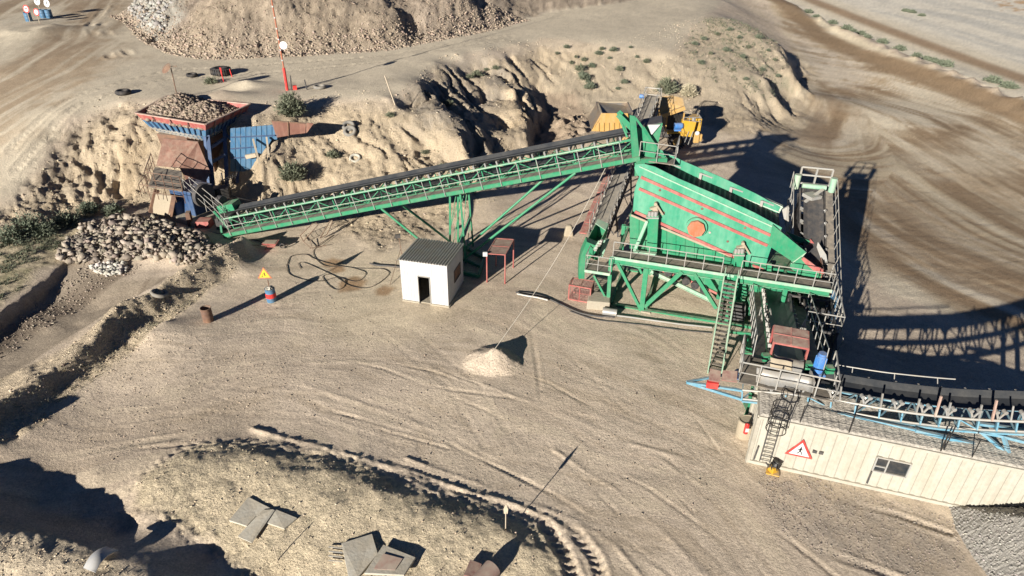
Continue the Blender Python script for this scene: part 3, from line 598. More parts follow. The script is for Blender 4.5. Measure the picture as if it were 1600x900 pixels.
# ================================================================ corrugated shed
def wall_holes(mb, o, ux, uz, n, W, Hh, holes, th, ztop=None):
    """wall panel in plane (o, ux, uz) with rectangular openings (x0,x1,z0,z1), made of butted blocks"""
    xs = sorted({0, W, *[h[0] for h in holes], *[h[1] for h in holes]})
    for a, b in zip(xs, xs[1:]):
        cuts = sorted([(h[2], h[3]) for h in holes if h[0] <= a+1e-6 and h[1] >= b-1e-6]); z = 0; segs = []
        for c in cuts:
            if c[0] > z: segs.append((z, c[0]))
            z = c[1]
        segs.append((z, None))
        for z0, z1 in segs:
            za = (ztop(a) if ztop else Hh) if z1 is None else z1; zb = (ztop(b) if ztop else Hh) if z1 is None else z1
            P = [o+ux*a+uz*z0, o+ux*b+uz*z0, o+ux*b+uz*zb, o+ux*a+uz*za]; mb.prism(P, n*th)
Z = V(0, 0, 1)
sh_o = at(629.5, 469.5); sh_o.z = gz(sh_o.x, sh_o.y)-.05
sx_ = (at(701, 480)-at(629.5, 469.5)); SW = sx_.length; sx_.normalize(); sx_.z = 0; sy_ = V(-sx_.y, sx_.x, 0); SD = 3.0
shed = thing('shed', 'small white corrugated shed with open doorway and grey ribbed roof', 'shed', sh_o+sx_*SW/2+sy_*SD/2)
m = MB(); wall_holes(m, sh_o, sx_, Z, sy_, SW, 2.9, [(SW*.37, SW*.62, 0, 1.93)], .06)
wall_holes(m, sh_o+sx_*SW+sy_*.062, sy_, Z, -sx_, SD-.124, 2.9, [(1.15, 2.35, 1.05, 1.85)], .06, lambda t: 2.9-.06*t)
wall_holes(m, sh_o+sy_*.062, sy_, Z, sx_, SD-.124, 2.9, [], .06, lambda t: 2.9-.06*t)
wall_holes(m, sh_o+sy_*(SD-.06), sx_, Z, sy_, SW, 2.72, [], .06)
for i in range(int(SW/.17)):     # pressed ribs of the cladding
    x = .08+i*.17
    if SW*.37-.04 < x < SW*.62+.04: m.beam(sh_o+sx_*x-sy_*.006+Z*1.96, sh_o+sx_*x-sy_*.006+Z*2.88, .03, .012, sy_)
    else: m.beam(sh_o+sx_*x-sy_*.006+Z*.02, sh_o+sx_*x-sy_*.006+Z*2.88, .03, .012, sy_)
m.build('wall', 'white_paint', shed)
m = MB(); nr_ = 18; p0 = sh_o+sx_*-.09+sy_*-.1+Z*2.93; L1 = SW+.18; Ld = SD+.2; prof = []
for i in range(nr_):
    x0 = L1*i/nr_; dxr = L1/nr_
    prof += [(x0, 0), (x0+dxr*.45, 0), (x0+dxr*.55, .075), (x0+dxr*.9, .075)]
prof.append((L1, 0)); k = len(prof)
vs = [p0+sx_*x+Z*z+Z*.0 for x, z in prof]+[p0+sx_*x+Z*(z-.18)+sy_*Ld for x, z in prof]
vs += [v-Z*.02 for v in vs]
m.add(vs, [(i, i+1, k+i+1, k+i) for i in range(k-1)]+[(2*k+i, 3*k+i, 3*k+i+1, 2*k+i+1) for i in range(k-1)]+[(i, 2*k+i, 2*k+i+1, i+1) for i in range(k-1)]+[(k+i, k+i+1, 3*k+i+1, 3*k+i) for i in range(k-1)])
m.build('roof', 'roof_iron', shed)
MB().box(sh_o+sx_*SW/2+sy_*SD/2+Z*.05, SW-.16, SD-.16, .08, atan2(sx_.y, sx_.x)).build('floor_slab', 'concrete', shed)
m = MB(); a0 = sh_o+sx_*(SW+.012)+sy_*(.062+1.15)+Z*1.05
for t in (0, 1.2): m.beam(a0+sy_*t, a0+sy_*t+Z*.8, .03, .06, sy_)
for t in (0, .8): m.beam(a0+Z*t+sy_*.02, a0+sy_*1.18+Z*t, .03, .06, Z)
wf = m.build('window', 'dark_steel', shed)
MB().prism([a0-sx_*.04+sy_*.03+Z*.03, a0-sx_*.04+sy_*1.17+Z*.03, a0-sx_*.04+sy_*1.17+Z*.77, a0-sx_*.04+sy_*.03+Z*.77], sx_*.01).build('pane', 'rusty_steel', wf)

m = MB(); d0, d1 = SW*.37, SW*.62
for x_ in (d0, d1): m.beam(sh_o+sx_*x_-sy_*.015, sh_o+sx_*x_-sy_*.015+Z*1.95, .05, .05, sy_)
m.beam(sh_o+sx_*d0-sy_*.018+Z*1.95, sh_o+sx_*d1-sy_*.018+Z*1.95, .05, .05, Z); m.build('door_frame', 'grey_steel', shed)
for a_, b_ in ((sh_o-sy_*.03, sh_o+sx_*d0-sy_*.03), (sh_o+sx_*d1-sy_*.03, sh_o+sx_*(SW+.04)-sy_*.03), (sh_o+sx_*(SW+.035), sh_o+sx_*(SW+.035)+sy_*SD)): MB().beam(a_+Z*.06, b_+Z*.06, .08, .16).build('plinth', 'concrete', shed)
# lamp post beside the shed
b = atg(630, 410); m = MB(); m.tube(b, b+V(-.15, 0, 1.9), .025); lp = thing('lamp_post', 'slim rusty tripod lamp stand leaning behind the left wall of the white shed', 'lamp', b)
m.tube(at(609, 445), b+V(-.1, 0, 1.0), .02); m.tube(at(640, 430), b+V(-.1, 0, 1.0), .02); m.build('tripod', 'rusty_steel', lp); MB().box(b+V(-.2, -.08, 2.0), .34, .14, .24, .3).build('lamp_head', 'dark_steel', lp)

# red tube canopy
cpt = [at(761, 441), at(789, 443), at(802, 418)]; cpt.append(cpt[0]+cpt[2]-cpt[1])
can = thing('canopy', 'small red tube-framed canopy with two brown mesh roof panels', 'canopy', sum(cpt, V(0,0,0))/4)
for p in cpt: MB().tube(p-Z*.1, p+Z*2.05, .045, 8).build('leg', 'red_paint', can)
m = MB(); T = [p+Z*2.08 for p in cpt]
for a, b in zip(T, T[1:]+T[:1]): m.beam(a, b, .06, .06)
m.beam((T[0]+T[3])/2, (T[1]+T[2])/2, .05, .05); m.build('roof_frame', 'red_paint', can)
for s0, s1 in ((.03, .48), (.52, .97)):
    A_, B_ = T[0].lerp(T[3], s0), T[0].lerp(T[3], s1); C_, D_ = T[1].lerp(T[2], s1), T[1].lerp(T[2], s0)
    MB().prism([A_-Z*.015, D_-Z*.015, C_-Z*.015, B_-Z*.015], Z*.02).build('roof_panel', 'dark_red_mesh', can)
MB().box(T[0]+V(-.1, -.08, 0), .28, .1, .28).build('lamp', 'sign_white', can)

# ================================================================ drums and the roadworks sign
def drum_mesh(mb, b, r=.29, h=.88, open_=True, bands=True):
    n = 20; zs = [0, .02, .28, .30, .32, .56, .58, .60, .86, .88]; rs = [r, r, r, r*1.035, r, r, r*1.035, r, r, r*1.03]
    zs = [z*h/.88 for z in zs]; rings = [[Vector(b)+V(q*cos(2*pi*i/n), q*sin(2*pi*i/n), z) for i in range(n)] for z, q in zip(zs, rs)]
    rings += [[Vector(b)+V(r*.94*cos(2*pi*i/n), r*.94*sin(2*pi*i/n), z) for i in range(n)] for z in (h, .25*h)] if open_ else []
    vs = [v for R in rings for v in R]; nn = len(rings)
    mb.add(vs, [(j*n+i, j*n+(i+1) % n, (j+1)*n+(i+1) % n, (j+1)*n+i) for j in range(nn-1) for i in range(n)], True)
    mb.add(rings[-1], [tuple(range(n))])
    return mb
b = atg(326, 501); o = drum_mesh(MB(), b).build('oil_drum', 'rusty_steel', None, b); tag(o, 'rusty open oil drum standing alone on the bare yard', 'drum')
b = atg(425, 470); bs = thing('drum_sign', 'blue and red drum full of stones carrying a yellow roadworks triangle', 'sign', b)
drum_mesh(MB(), b, open_=True).build('drum', 'blue_paint', bs)
m = MB(); n = 20
for z0, z1 in ((.30, .60),):
    P = [[b+V(.303*cos(2*pi*i/n), .303*sin(2*pi*i/n), z) for i in range(n)] for z in (z0, z1)]
    m.add(P[0]+P[1], [(i, (i+1) % n, n+(i+1) % n, n+i) for i in range(n)], True)
m.build('red_band', 'signal_red', bs)
m = MB()
for i in range(22): m.box(b+V(rnd.uniform(-.18, .18), rnd.uniform(-.18, .18), .84+rnd.uniform(0, .08)), .13, .11, .1, rnd.random()*3, Matrix.Rotation(rnd.random()*3, 3, 'Y')@Matrix.Rotation(rnd.random()*3, 3, 'X'))
m.build('stones', 'pale_slab', bs)
MB().tube(b+Z*.6, b+Z*1.45, .03).build('post', 'rusty_steel', bs)
def tri_sign(parent, c, side, right, up, border, face, fig):
    """triangular warning sign: thin plates stacked along its normal"""
    nrm = right.cross(up).normalized(); h = side*.866
    def tri(k, off, t): return MB().prism([c+nrm*off+right*(-side/2*k)-up*h/3*k, c+nrm*off+right*(side/2*k)-up*h/3*k, c+nrm*off+up*(h*2/3*k)], nrm*t)
    pl = tri(1, 0, .012).build('sign_plate', border, parent); tri(.74, .013, .006).build('sign_face', face, pl)
    m = MB()
    def stroke(x0, y0, x1, y1, w_):
        a = c+nrm*.0225+right*x0*side+up*y0*side; b2 = c+nrm*.0225+right*x1*side+up*y1*side; m.beam(a, b2, w_*side, .004, nrm)
    for st_ in fig: stroke(*st_)
    m.build('pictogram', 'black_paint', pl); return pl
ped = [(-.01, .19, .03, .19, .06), (.005, .155, -.005, .0, .07), (0, 0, -.08, -.13, .035), (0, 0, .07, -.07, .035), (.07, -.07, .09, -.16, .03), (0, .12, -.09, .05, .028), (0, .12, .10, .07, .028), (-.08, -.13, -.12, -.13, .025)]
wrk = [(-.01, .18, .03, .18, .055), (0, .14, .03, .02, .07), (.03, .02, -.02, -.13, .035), (.03, .02, .11, -.13, .035), (.01, .11, -.08, .03, .028), (-.08, .10, -.14, -.12, .018), (-.21, -.14, -.11, -.14, .035), (-.19, -.115, -.13, -.115, .035)]
rt = V(1, .05, 0).normalized(); upv = V(0, .1, 1).normalized()
tri_sign(bs, b+V(-.12, -.03, 1.85), .85, rt, upv, 'orange_paint', 'signal_yellow', wrk)

# ================================================================ tyres
def tyre(parent, c, R, r, axis=(0,0,1), tread=False):
    m = MB(); m.torus(c, R, r, axis, 28, 10, 1.0)
    if tread:
        ax = Vector(axis).normalized(); a = ax.orthogonal().normalized(); b_ = ax.cross(a)
        for i in range(26):
            e = a*cos(2*pi*i/26)+b_*sin(2*pi*i/26); t_ = e.cross(ax)
            m.beam(Vector(c)+e*(R+r*.93)-ax*r*.75, Vector(c)+e*(R+r*.93)+ax*r*.75, .09, .08, e)
    return m
def put_tyre(px, py, R, r, label, tread=False, axis=None, sink=.1, matn='rubber', sq=None):
    b = atg(px, py); ax = Vector(axis or (0, 0, 1)).normalized(); c = b+Z*(r*(1-sink)) if axis is None else b+ax*r*.6
    m = tyre(None, c, R, r, ax, tread); o = m.build('tyre', matn, None, b); tag(o, label, 'tyre', 'old tyres dumped around the pit'); return o
put_tyre(193, 147, .48, .2, 'black tyre lying flat on the upper road edge, leftmost of the old tyres')
put_tyre(300, 119, .42, .14, 'small tyre half sunk in the sand behind the hopper rim, next to the biggest tyre')
put_tyre(346, 116, .62, .36, 'largest tyre with a chunky tread, beside the red stakes above the hopper', True)
put_tyre(500, 138, .45, .15, 'pale dusty tyre lying near the foot of the tall red mast', matn='belt_dusty')
put_tyre(545, 198, .42, .16, 'dusty tyre half buried in the slope, upper one of the touching pair', axis=(0, -.6, 1), matn='belt_dusty')
put_tyre(547, 206, .42, .16, 'dusty tyre half buried in the slope, lower one of the touching pair', axis=(0, -.75, 1), matn='belt_dusty')
put_tyre(555, 248, .38, .12, 'tyre nearly swallowed by pale sand in the middle of the slope', axis=(0, -.5, 1), matn='pale_slab')
put_tyre(577, 329, .45, .16, 'tyre lying on the sand just below the green conveyor', axis=(0, -.3, 1), matn='belt_dusty')
put_tyre(249, 460, .4, .12, 'tyre pressed into the top of the spoil berm beside the trench', axis=(.3, .2, 1), matn='belt_dusty')

# ================================================================ mast, stakes, mirror on its pole
b = atg(449, 141); mast = thing('radio_mast', 'tall thin red mast with pale bands rising out of the top of the picture', 'mast', b)
MB().tube(b-Z*.3, b+Z*2.0, .13, 10).build('sleeve', 'signal_red', mast); MB().tube(b+Z*2.0, b+V(-.25, 0, 15), .07, 8, .05).build('pole', 'orange_paint', mast)
for k in range(9): MB().tube(b+V(-.25*(k*.9+1.1)/13, 0, 2.6+k*.9), b+V(-.25*(k*.9+1.1)/13, 0, 2.72+k*.9), .078, 8).build('band', 'sign_white', mast)
dsc = at_depth(443, 71, b.y-.12); MB().tube(dsc, dsc+V(0, -.05, .012), .34, 24).build('disc', 'sign_white', mast)
b2 = b+V(.35, .1, 0); MB().tube(b2, b2+V(.1, 0, 1.3), .06, 8).build('stay', 'dark_steel', mast)
b = atg(461, 140); tag(MB().box(b+Z*.15, .35, .3, .45, .3).build('junction_box', 'signal_red', None, b), 'small bright red box on the ground at the mast foot', 'box')
for (x, y, h, r, lb, nm) in ((350, 128, 1.35, .05, 'taller leaning red stake in front of the largest tyre', 'stake'), (363, 120, .75, .05, 'short orange-red stake just right of the largest tyre', 'stake'), (480, 140, .9, .06, 'short dark iron stake between the red mast and the pale tyre', 'stake')):
    b = atg(x, y); m = MB(); m.tube(b-Z*.2, b+V(-.12, 0, h), r, 8)
    if x == 350: m.tube(b+V(-.05, 0, h*.45), b+V(-.02, 0, h*1.0), r*.7, 6)
    tag(m.build(nm, 'dark_steel' if x == 480 else 'signal_red', None, b), lb, 'stake')
b = atg(277, 152); pm = thing('mirror_pole', 'rusty leaning pole with a big dark round dish behind the hopper', 'mirror', b)
tp = at_depth(267, 106, b.y); MB().tube(b-Z*.3, tp, .045, 8).build('pole', 'rusty_steel', pm)
MB().tube(tp+V(-.15, 0, .12), tp+V(.55, 0, .15), .035).build('bracket', 'rusty_steel', pm)
m = MB(); cc = tp+V(-.35, -.1, -.02); ax = V(-.45, -.6, .75).normalized(); a_ = ax.orthogonal().normalized(); b_ = ax.cross(a_); n = 20
rings = [[cc+ax*(.16*(1-q*q))+(a_*cos(2*pi*i/n)+b_*sin(2*pi*i/n))*q*.52 for i in range(n)] for q in (1, .8, .55, .3, .05)]
m.add([v for R_ in rings for v in R_], [(j*n+i, j*n+(i+1) % n, (j+1)*n+(i+1) % n, (j+1)*n+i) for j in range(4) for i in range(n)], True); m.add(rings[-1], [tuple(range(n))]); m.add(rings[0], [tuple(range(n))[::-1]])
m.build('dish', 'rusty_steel', pm)
b = atg(619, 165); q = at_depth(601, 118, b.y); tag(MB().tube(b-Z*.3, q, .06, 8).build('post', 'timber', None, b), 'grey timber post leaning left at the crest of the slope', 'post')
b = atg(540, 147); 
# road signs at the top left
def round_sign(px, py, tx, ty, r, label, ring=True, figure=None):
    b = atg(px, py); t = at_depth(tx, ty, b.y); s = thing('road_sign', label, 'sign', b, 'round traffic signs at the junction')
    MB().tube(b-Z*.2, t, .04, 6).build('post', 'timber', s); n_ = V(-.25, -.95, .15).normalized()
    pl = MB().tube(t, t+n_*.03, r, 24).build('sign_plate', 'signal_red' if ring else 'sign_white', s)
    if ring: f = MB().tube(t+n_*.03, t+n_*.04, r*.72, 24).build('sign_face', 'sign_white', pl)
    if figure:
        right = V(0, 0, 1).cross(-n_).normalized(); right = -right if right.x < 0 else right; m = MB()
        for x0, y0, x1, y1, w_ in figure: m.beam(t+n_*.045+right*x0*r+Z*y0*r, t+n_*.045+right*x1*r+Z*y1*r, w_*r, .01, n_)
        m.build('mark', 'signal_red' if ring else 'black_paint', pl)
    return s
round_sign(47, 34, 41, 14, .5, 'red rimmed round sign farthest left above the blue drum', True, [(-.45, .1, .45, .1, .22), (-.4, -.2, .4, -.2, .16)])
round_sign(62, 36, 57, 19, .45, 'lowest round sign with a red rim and nearly blank white face', True, [(-.2, 0, .2, .0, .1)])
round_sign(66, 26, 58, 2, .5, 'white round sign with a dark slash, left one of the two white discs', False, [(-.1, -.6, .12, .6, .14)])
round_sign(79, 26, 73, 5, .5, 'white round sign with a dark slash, right one of the two white discs', False, [(-.3, 0, .4, 0, .12), (0, -.4, .05, .5, .12)])
for x, y, lb in ((46, 33, 'faded blue drum under the leftmost round sign'), (69, 28, 'dark blue drum at the foot of the white signs, left of two'), (78, 28, 'dark blue drum at the foot of the white signs, right of two')):
    b = atg(x, y); tag(drum_mesh(MB(), b, .42, 1.1, True).build('drum', 'blue_paint', None, b), lb, 'drum', 'blue drums weighting the road signs')

# ================================================================ inclined green conveyor
def troughed_belt(P, side, wdt, up_list, sag=.16, th=.03):
    """belt skin along centre points P; trough cross-section of five points"""
    m = MB(); prof = [(-.5, sag), (-.28, .02), (0, 0), (.28, .02), (.5, sag)]; vs = []
    for p, s_, u_ in zip(P, side, up_list):
        for x, z in prof: vs.append(p+s_*x*wdt+u_*z)
        for x, z in prof[::-1]: vs.append(p+s_*x*wdt+u_*(z-th))
    n = 10
    m.add(vs, [(i*n+k, i*n+(k+1) % n, (i+1)*n+(k+1) % n, (i+1)*n+k) for i in range(len(P)-1) for k in range(n)]+[tuple(range(n)), tuple(range((len(P)-1)*n, len(P)*n))[::-1]])
    return m
T3 = at(356, 367, .35); H3 = at(992, 249, 8.1); e1 = (H3-T3); CL = e1.length; e1.normalize()
e2 = V(-e1.y, e1.x, 0).normalized(); e3 = e1.cross(e2).normalized()
def cv(s, w_, h): return T3+e1*s+e2*w_+e3*h
mc = thing('belt_conveyor', 'long green lattice conveyor climbing from the crusher to the top of the screen', 'conveyor', V(T3.x, T3.y, 0))
m = MB(); m.prism([cv(-.3, .06, .05), cv(CL, .06, .05), cv(CL, .78, .05), cv(-.3, .78, .05)], e3*.03); m.build('walkway', 'grating', mc)
m = MB(); m.ibeam(cv(-.4, 0, 0), cv(CL+.3, 0, 0), .12, .26, .03, e3); m.ibeam(cv(0, .9, -.05), cv(CL, .9, -.05), .14, .3, .03, e3); m.ibeam(cv(0, 2.15, -.05), cv(CL, 2.15, -.05), .12, .22, .03, e3)
for w_ in (.9, 2.15): m.beam(cv(0, w_, .92), cv(CL, w_, .92), .11, .13, e3)
nb = int(CL/1.15)
for i in range(nb+1):
    s = CL*i/nb
    for w_ in (.9, 2.15):
        m.beam(cv(s, w_, .08), cv(s, w_, .86), .06, .06, e1)
        if i < nb: m.beam(cv(s, w_, .08 if i % 2 else .86), cv(s+CL/nb, w_, .86 if i % 2 else .08), .05, .05, e2)
    m.beam(cv(s, 0, -.12), cv(s, 2.15, -.12), .07, .07, e3)
    m.beam(cv(s, .9, .92), cv(s, 2.15, .92), .05, .05, e3)
    if i < nb: m.beam(cv(s, .9, -.1), cv(s+CL/nb, 2.15, -.1), .04, .04, e3)
m.build('truss', 'green_paint', mc)
m = MB()
npst = 22
for i in range(npst+1):
    s = .3+(CL-1.0)*i/npst; m.tube(cv(s, -.08, -.1), cv(s, -.08, 1.22), .026, 6)
m.tube(cv(.3, -.08, .66), cv(CL-.7, -.08, .66), .024, 6); m.build('rail_posts', 'pale_steel', mc)
MB().tube(cv(.3, -.08, 1.22), cv(CL-.7, -.08, 1.22), .036, 6).build('handrail', 'pale_green_paint', mc)
nB = 40
troughed_belt([cv(CL*i/nB, 1.52, 1.16) for i in range(nB+1)], [e2]*(nB+1), 1.12, [e3]*(nB+1), .2).build('belt', 'belt_rubber', mc)
m = MB(); m.prism([cv(.2, 1.05, .42), cv(CL, 1.05, .42), cv(CL, 2.0, .42), cv(.2, 2.0, .42)], e3*.03); m.build('return_belt', 'belt_rubber', mc)
def idler_mesh(c, s_, u_, f_, w=1.1):
    m = MB()
    m.beam(c-s_*w*.58-u_*.16, c+s_*w*.58-u_*.16, .09, .05, u_)
    for sg in (-1, 1):
        m.prism([c+s_*sg*w*.44-u_*.14-f_*.05, c+s_*sg*w*.62-u_*.14-f_*.05, c+s_*sg*w*.66+u_*.14-f_*.05, c+s_*sg*w*.58+u_*.16-f_*.05], f_*.1)
        m.tube(c+s_*sg*w*.24-u_*.07, c+s_*sg*w*.58+u_*.10, .065, 8)
    m.tube(c-s_*w*.22-u_*.075, c+s_*w*.22-u_*.075, .065, 8); return m
idl = None; npi = 36
for i in range(npi):
    s = .9+(CL-1.6)*i/(npi-1)
    if idl is None: idl = idler_mesh(cv(s, 1.52, 1.08), e2, e3, e1).build('idler', 'grey_steel', mc); s0 = s
    else: c = idl.copy(); COL.objects.link(c); c.parent = mc; c.location = e1*(s-s0)
# trestle under the middle of the conveyor
def s_of(px, py, w_=0):
    best = min((( (P-Vector((px, py))).length, s) for s in [CL*k/400 for k in range(401)] for P in [proj2(cv(s, w_, -.12))]), key=lambda t: t[0]); return best[1]
def proj2(p):
    p = Vector(p)-CAMP; X = p.x; Y = p.y*sin(PITCH)+p.z*cos(PITCH); Zd = p.y*cos(PITCH)-p.z*sin(PITCH); x = F*X/Zd; y = -F*Y/Zd
    return Vector((800+cos(ROLL)*x-sin(ROLL)*y, 450+sin(ROLL)*x+cos(ROLL)*y))
sT = s_of(708, 303); tp = [cv(sT-.25, .05, -.2), cv(sT+.25+.2, .05, -.2), cv(sT-.25, 2.1, -.2), cv(sT+.45, 2.1, -.2)]
m = MB(); bt = []
for i, p in enumerate(tp):
    q = V(p.x+(-.15 if i % 2 == 0 else .25), p.y+(-.1 if i < 2 else .3), 0); bt.append(q); m.ibeam(q, p, .12, .12, .02)
for a, b_ in ((0, 1), (0, 2), (1, 3), (2, 3)):
    for k in range(2):
        f0, f1 = k/2, (k+1)/2; m.beam(bt[a].lerp(tp[a], f0+.02), bt[b_].lerp(tp[b_], f1), .05, .04)
m.build('trestle', 'green_paint', mc)
bp = sum(bt, V(0,0,0))/4
m = MB()
for (sx0, sy0, w_, tgt) in ((595, 325, 0, bp+V(-1.0, -1.2, .1)), (614, 320, 2.1, bp+V(-.5, 1.0, .1))):
    m.tube(tgt, cv(s_of(sx0, sy0, w_), w_, -.15), .085, 8)
for (sx0, sy0, w_, tgt) in ((900, 271, 0, at(727, 403, .25)), (880, 269, 2.1, at(722, 392, .25))):
    m.tube(tgt, cv(s_of(sx0, sy0, w_), w_, -.15), .085, 8)
m.build('strut', 'green_paint', mc)
m = MB(); sk = [at(716, 385), at(757, 408), at(748, 436), at(722, 430)]
for a, b_ in zip(sk, sk[1:]+sk[:1]): m.ibeam(a+Z*.2, b_+Z*.2, .16, .26, .03)
m.beam((sk[0]+sk[3])/2+Z*.2, (sk[1]+sk[2])/2+Z*.2, .12, .2); m.build('base_skid', 'deep_green_paint', mc)
# head end
hp_ = cv(CL, 1.52, 1.0)
m = MB(); m.tube(cv(CL+.15, .95, .95), cv(CL+.15, 2.1, .95), .3, 18); m.build('head_pulley', 'dark_steel', mc)
hy = cv(CL, .1, 0).y
m = MB(); P = [at_depth(x, y, hy) for x, y in ((984, 180), (993, 182), (1000, 251), (988, 251))]; m.prism(P, V(0, .18, 0))
P = [at_depth(x, y, hy-.02) for x, y in ((991, 184), (995, 184), (1041, 248), (1036, 249))]; m.prism(P, V(0, .12, 0))
m.beam(at_depth(994, 252, hy-.04), at_depth(1042, 250, hy-.04), .2, .28)
P = [at_depth(x, y, hy+2.1) for x, y in ((1002, 150), (1010, 148), (1016, 212), (1004, 212))]; m.build('head_frame', 'green_paint', mc)
m = MB(); cc = cv(CL+.75, 1.5, .5); m.hexa([cc+e1*x+e2*y+Z*z for z, k in ((-1.9, .62), (1.1, 1)) for x, y in ((-.8*k, -.72), (.8*k, -.72), (.8*k, .72), (-.8*k, .72))]); m.build('head_chute', 'green_paint', mc)
m = MB(); m.prism([cc+e1*-.75+e2*-.68+Z*1.12, cc+e1*.75+e2*-.68+Z*1.12, cc+e1*.75+e2*.68+Z*1.12, cc+e1*-.75+e2*.68+Z*1.12], Z*.05); m.build('chute_lid', 'dark_steel', mc)
m = MB()
for k in (-.5, .1): m.beam(cc+e1*(-.9)+e2*k+Z*1.0, cc+e1*(-1.9)+e2*k+Z*2.1, .3, .08, e2); m.beam(cc+e1*-1.9+e2*k+Z*2.1, cc+e1*(-1.2)+e2*k+Z*.6, .1, .1)
m.build('belt_hood', 'green_paint', mc)
m = MB(); mp = at_depth(1059, 197, hy+2.2); m.tube(mp+V(-.2, 0, 0), mp+V(.25, .05, 0), .19, 16); m.box(mp+V(0, 0, -.22), .4, .3, .1); mo = m.build('motor', 'motor_blue', mc)
m = MB(); m.tube(mp+V(.25, .05, 0), mp+V(.35, .07, 0), .16, 14); m.build('fan_cover', 'dark_steel', mo)
pl0 = cv(CL+.2, .1, -.15); pf = [pl0, pl0+V(2.0, -.35, -.15), pl0+V(2.6, 1.6, -.15), pl0+V(.5, 2.2, 0)]
MB().prism([p for p in pf], Z*.06).build('head_platform', 'grating', mc)
MB().rail([pf[0]+Z*.05, pf[1]+Z*.05, pf[2]+Z*.05], 1.1, .9, .025).build('platform_rail', 'pale_steel', mc)
tri_sign(mc, cc+V(.1, -.95, 1.05), .75, V(1, .1, 0).normalized(), V(-.1, .1, -1).normalized(), 'sign_white', 'sign_white', [(-.02, .15, .02, -.1, .05)])
# tail end: green guard, drive box, slack side frames
m = MB(); tg = cv(.2, 1.5, .9)
m.box(tg+V(-.6, .6, .35), 1.3, 1.0, .55, atan2(e1.y, e1.x), Matrix.Rotation(atan2(e1.y, e1.x), 3, 'Z')@Matrix.Rotation(-.25, 3, 'Y')); m.build('tail_guard', 'green_paint', mc)
m = MB(); m.tube(cv(-.1, .9, .8), cv(-.1, 2.15, .8), .26, 16); m.box(cv(-1.0, 1.6, .55), 1.0, 1.3, .9, .2); m.build('tail_pulley', 'dark_steel', mc)
m = MB(); a = at(360, 372, .1); b_ = at(372, 361, .5); m.beam(at(355, 371, .15), at(372, 360, .45), .3, .12); m.beam(cv(-.5, .1, .1), at(345, 352, .9), .12, .2); m.beam(cv(-.4, .9, 0), at(334, 330, 1.8), .1, .14); m.build('tail_legs', 'green_paint', mc)
m = MB(); m.rail([at(290, 300, 2.4), at(340, 346, .9), cv(.2, -.05, 0)], 1.0, 1.0, .022); m.rail([at(300, 297, 2.4), at(352, 340, 1.0)], 1.0, 1.0, .022); m.build('tail_rail', 'pale_steel', mc)

# ================================================================ generic straight conveyor
def conveyor(name, label, a, b, wd, belt_m='belt_rubber', frame_m='green_paint', depth=.5, idl_gap=1.0, rails=(0, 0), rail_m='pale_steel', legs=(), walk=0, belt_from=0.0):
    a = Vector(a); b = Vector(b); f = (b-a); L = f.length; f.normalize(); s_ = V(f.y, -f.x, 0).normalized(); u = s_.cross(f).normalized()
    t = thing(name, label, 'conveyor', V(a.x, a.y, 0))
    q = lambda s, w_, h: a+f*s+s_*w_+u*h
    m = MB(); hw = wd*.62
    for sg in (-1, 1):
        m.beam(q(0, sg*hw, -.2), q(L, sg*hw, -.2), .09, .16, u)
        if depth > .3:
            m.beam(q(0, sg*hw, -.2-depth), q(L, sg*hw, -.2-depth), .08, .12, u); n = max(2, int(L/1.0))
            for i in range(n):
                m.beam(q(L*i/n, sg*hw, -.28), q(L*i/n, sg*hw, -.14-depth), .05, .05, f); m.beam(q(L*i/n, sg*hw, -.28 if i % 2 else -.14-depth), q(L*(i+1)/n, sg*hw, -.14-depth if i % 2 else -.28), .04, .04, s_)
    for i in range(int(L/1.5)+1): m.beam(q(min(L, i*1.5), -hw, -.3), q(min(L, i*1.5), hw, -.3), .06, .06, u)
    for (s, zz) in legs:
        s = s*L
        for sg in (-1, 1): p = q(s, sg*hw, -.25-depth); m.ibeam(V(p.x+s_.x*sg*.3, p.y+s_.y*sg*.3, zz), p, .12, .12, .02)
        p, r_ = q(s, -hw, -.25-depth), q(s, hw, -.25-depth); m.beam(V(p.x, p.y, zz+.1), r_, .05, .05); m.beam(V(r_.x, r_.y, zz+.1), p, .05, .05)
    m.build('frame', frame_m, t)
    n = max(8, int(L/.8)); troughed_belt([q(L*i/n, 0, 0) for i in range(n+1)], [s_]*(n+1), wd, [u]*(n+1), .13).build('belt', belt_m, t)
    m = MB(); m.tube(q(L, -wd/2, -.22), q(L, wd/2, -.22), .24, 16); m.tube(q(0, -wd/2, -.22), q(0, wd/2, -.22), .2, 16); m.build('pulley', 'dark_steel', t)
    proto = None; n = int((L-1)/idl_gap)
    for i in range(n):
        s = .6+i*idl_gap
        if proto is None: proto = idler_mesh(q(s, 0, -.06), s_, u, f, wd).build('idler', 'grey_steel', t); s0 = s
        else: c = proto.copy(); COL.objects.link(c); c.parent = t; c.location = f*(s-s0)
    for sg, on in zip((-1, 1), rails):
        if on:
            MB().rail([q(0, sg*(hw+walk), -.2), q(L, sg*(hw+walk), -.2)], 1.05, 1.2, .022, (.5,), u).build('handrail', rail_m, t)
            if walk: MB().prism([q(0, sg*(hw+.08), -.22), q(L, sg*(hw+.08), -.22), q(L, sg*(hw+walk), -.22), q(0, sg*(hw+walk), -.22)], u*.04).build('walkway', 'grating', t)
    return t, q, L
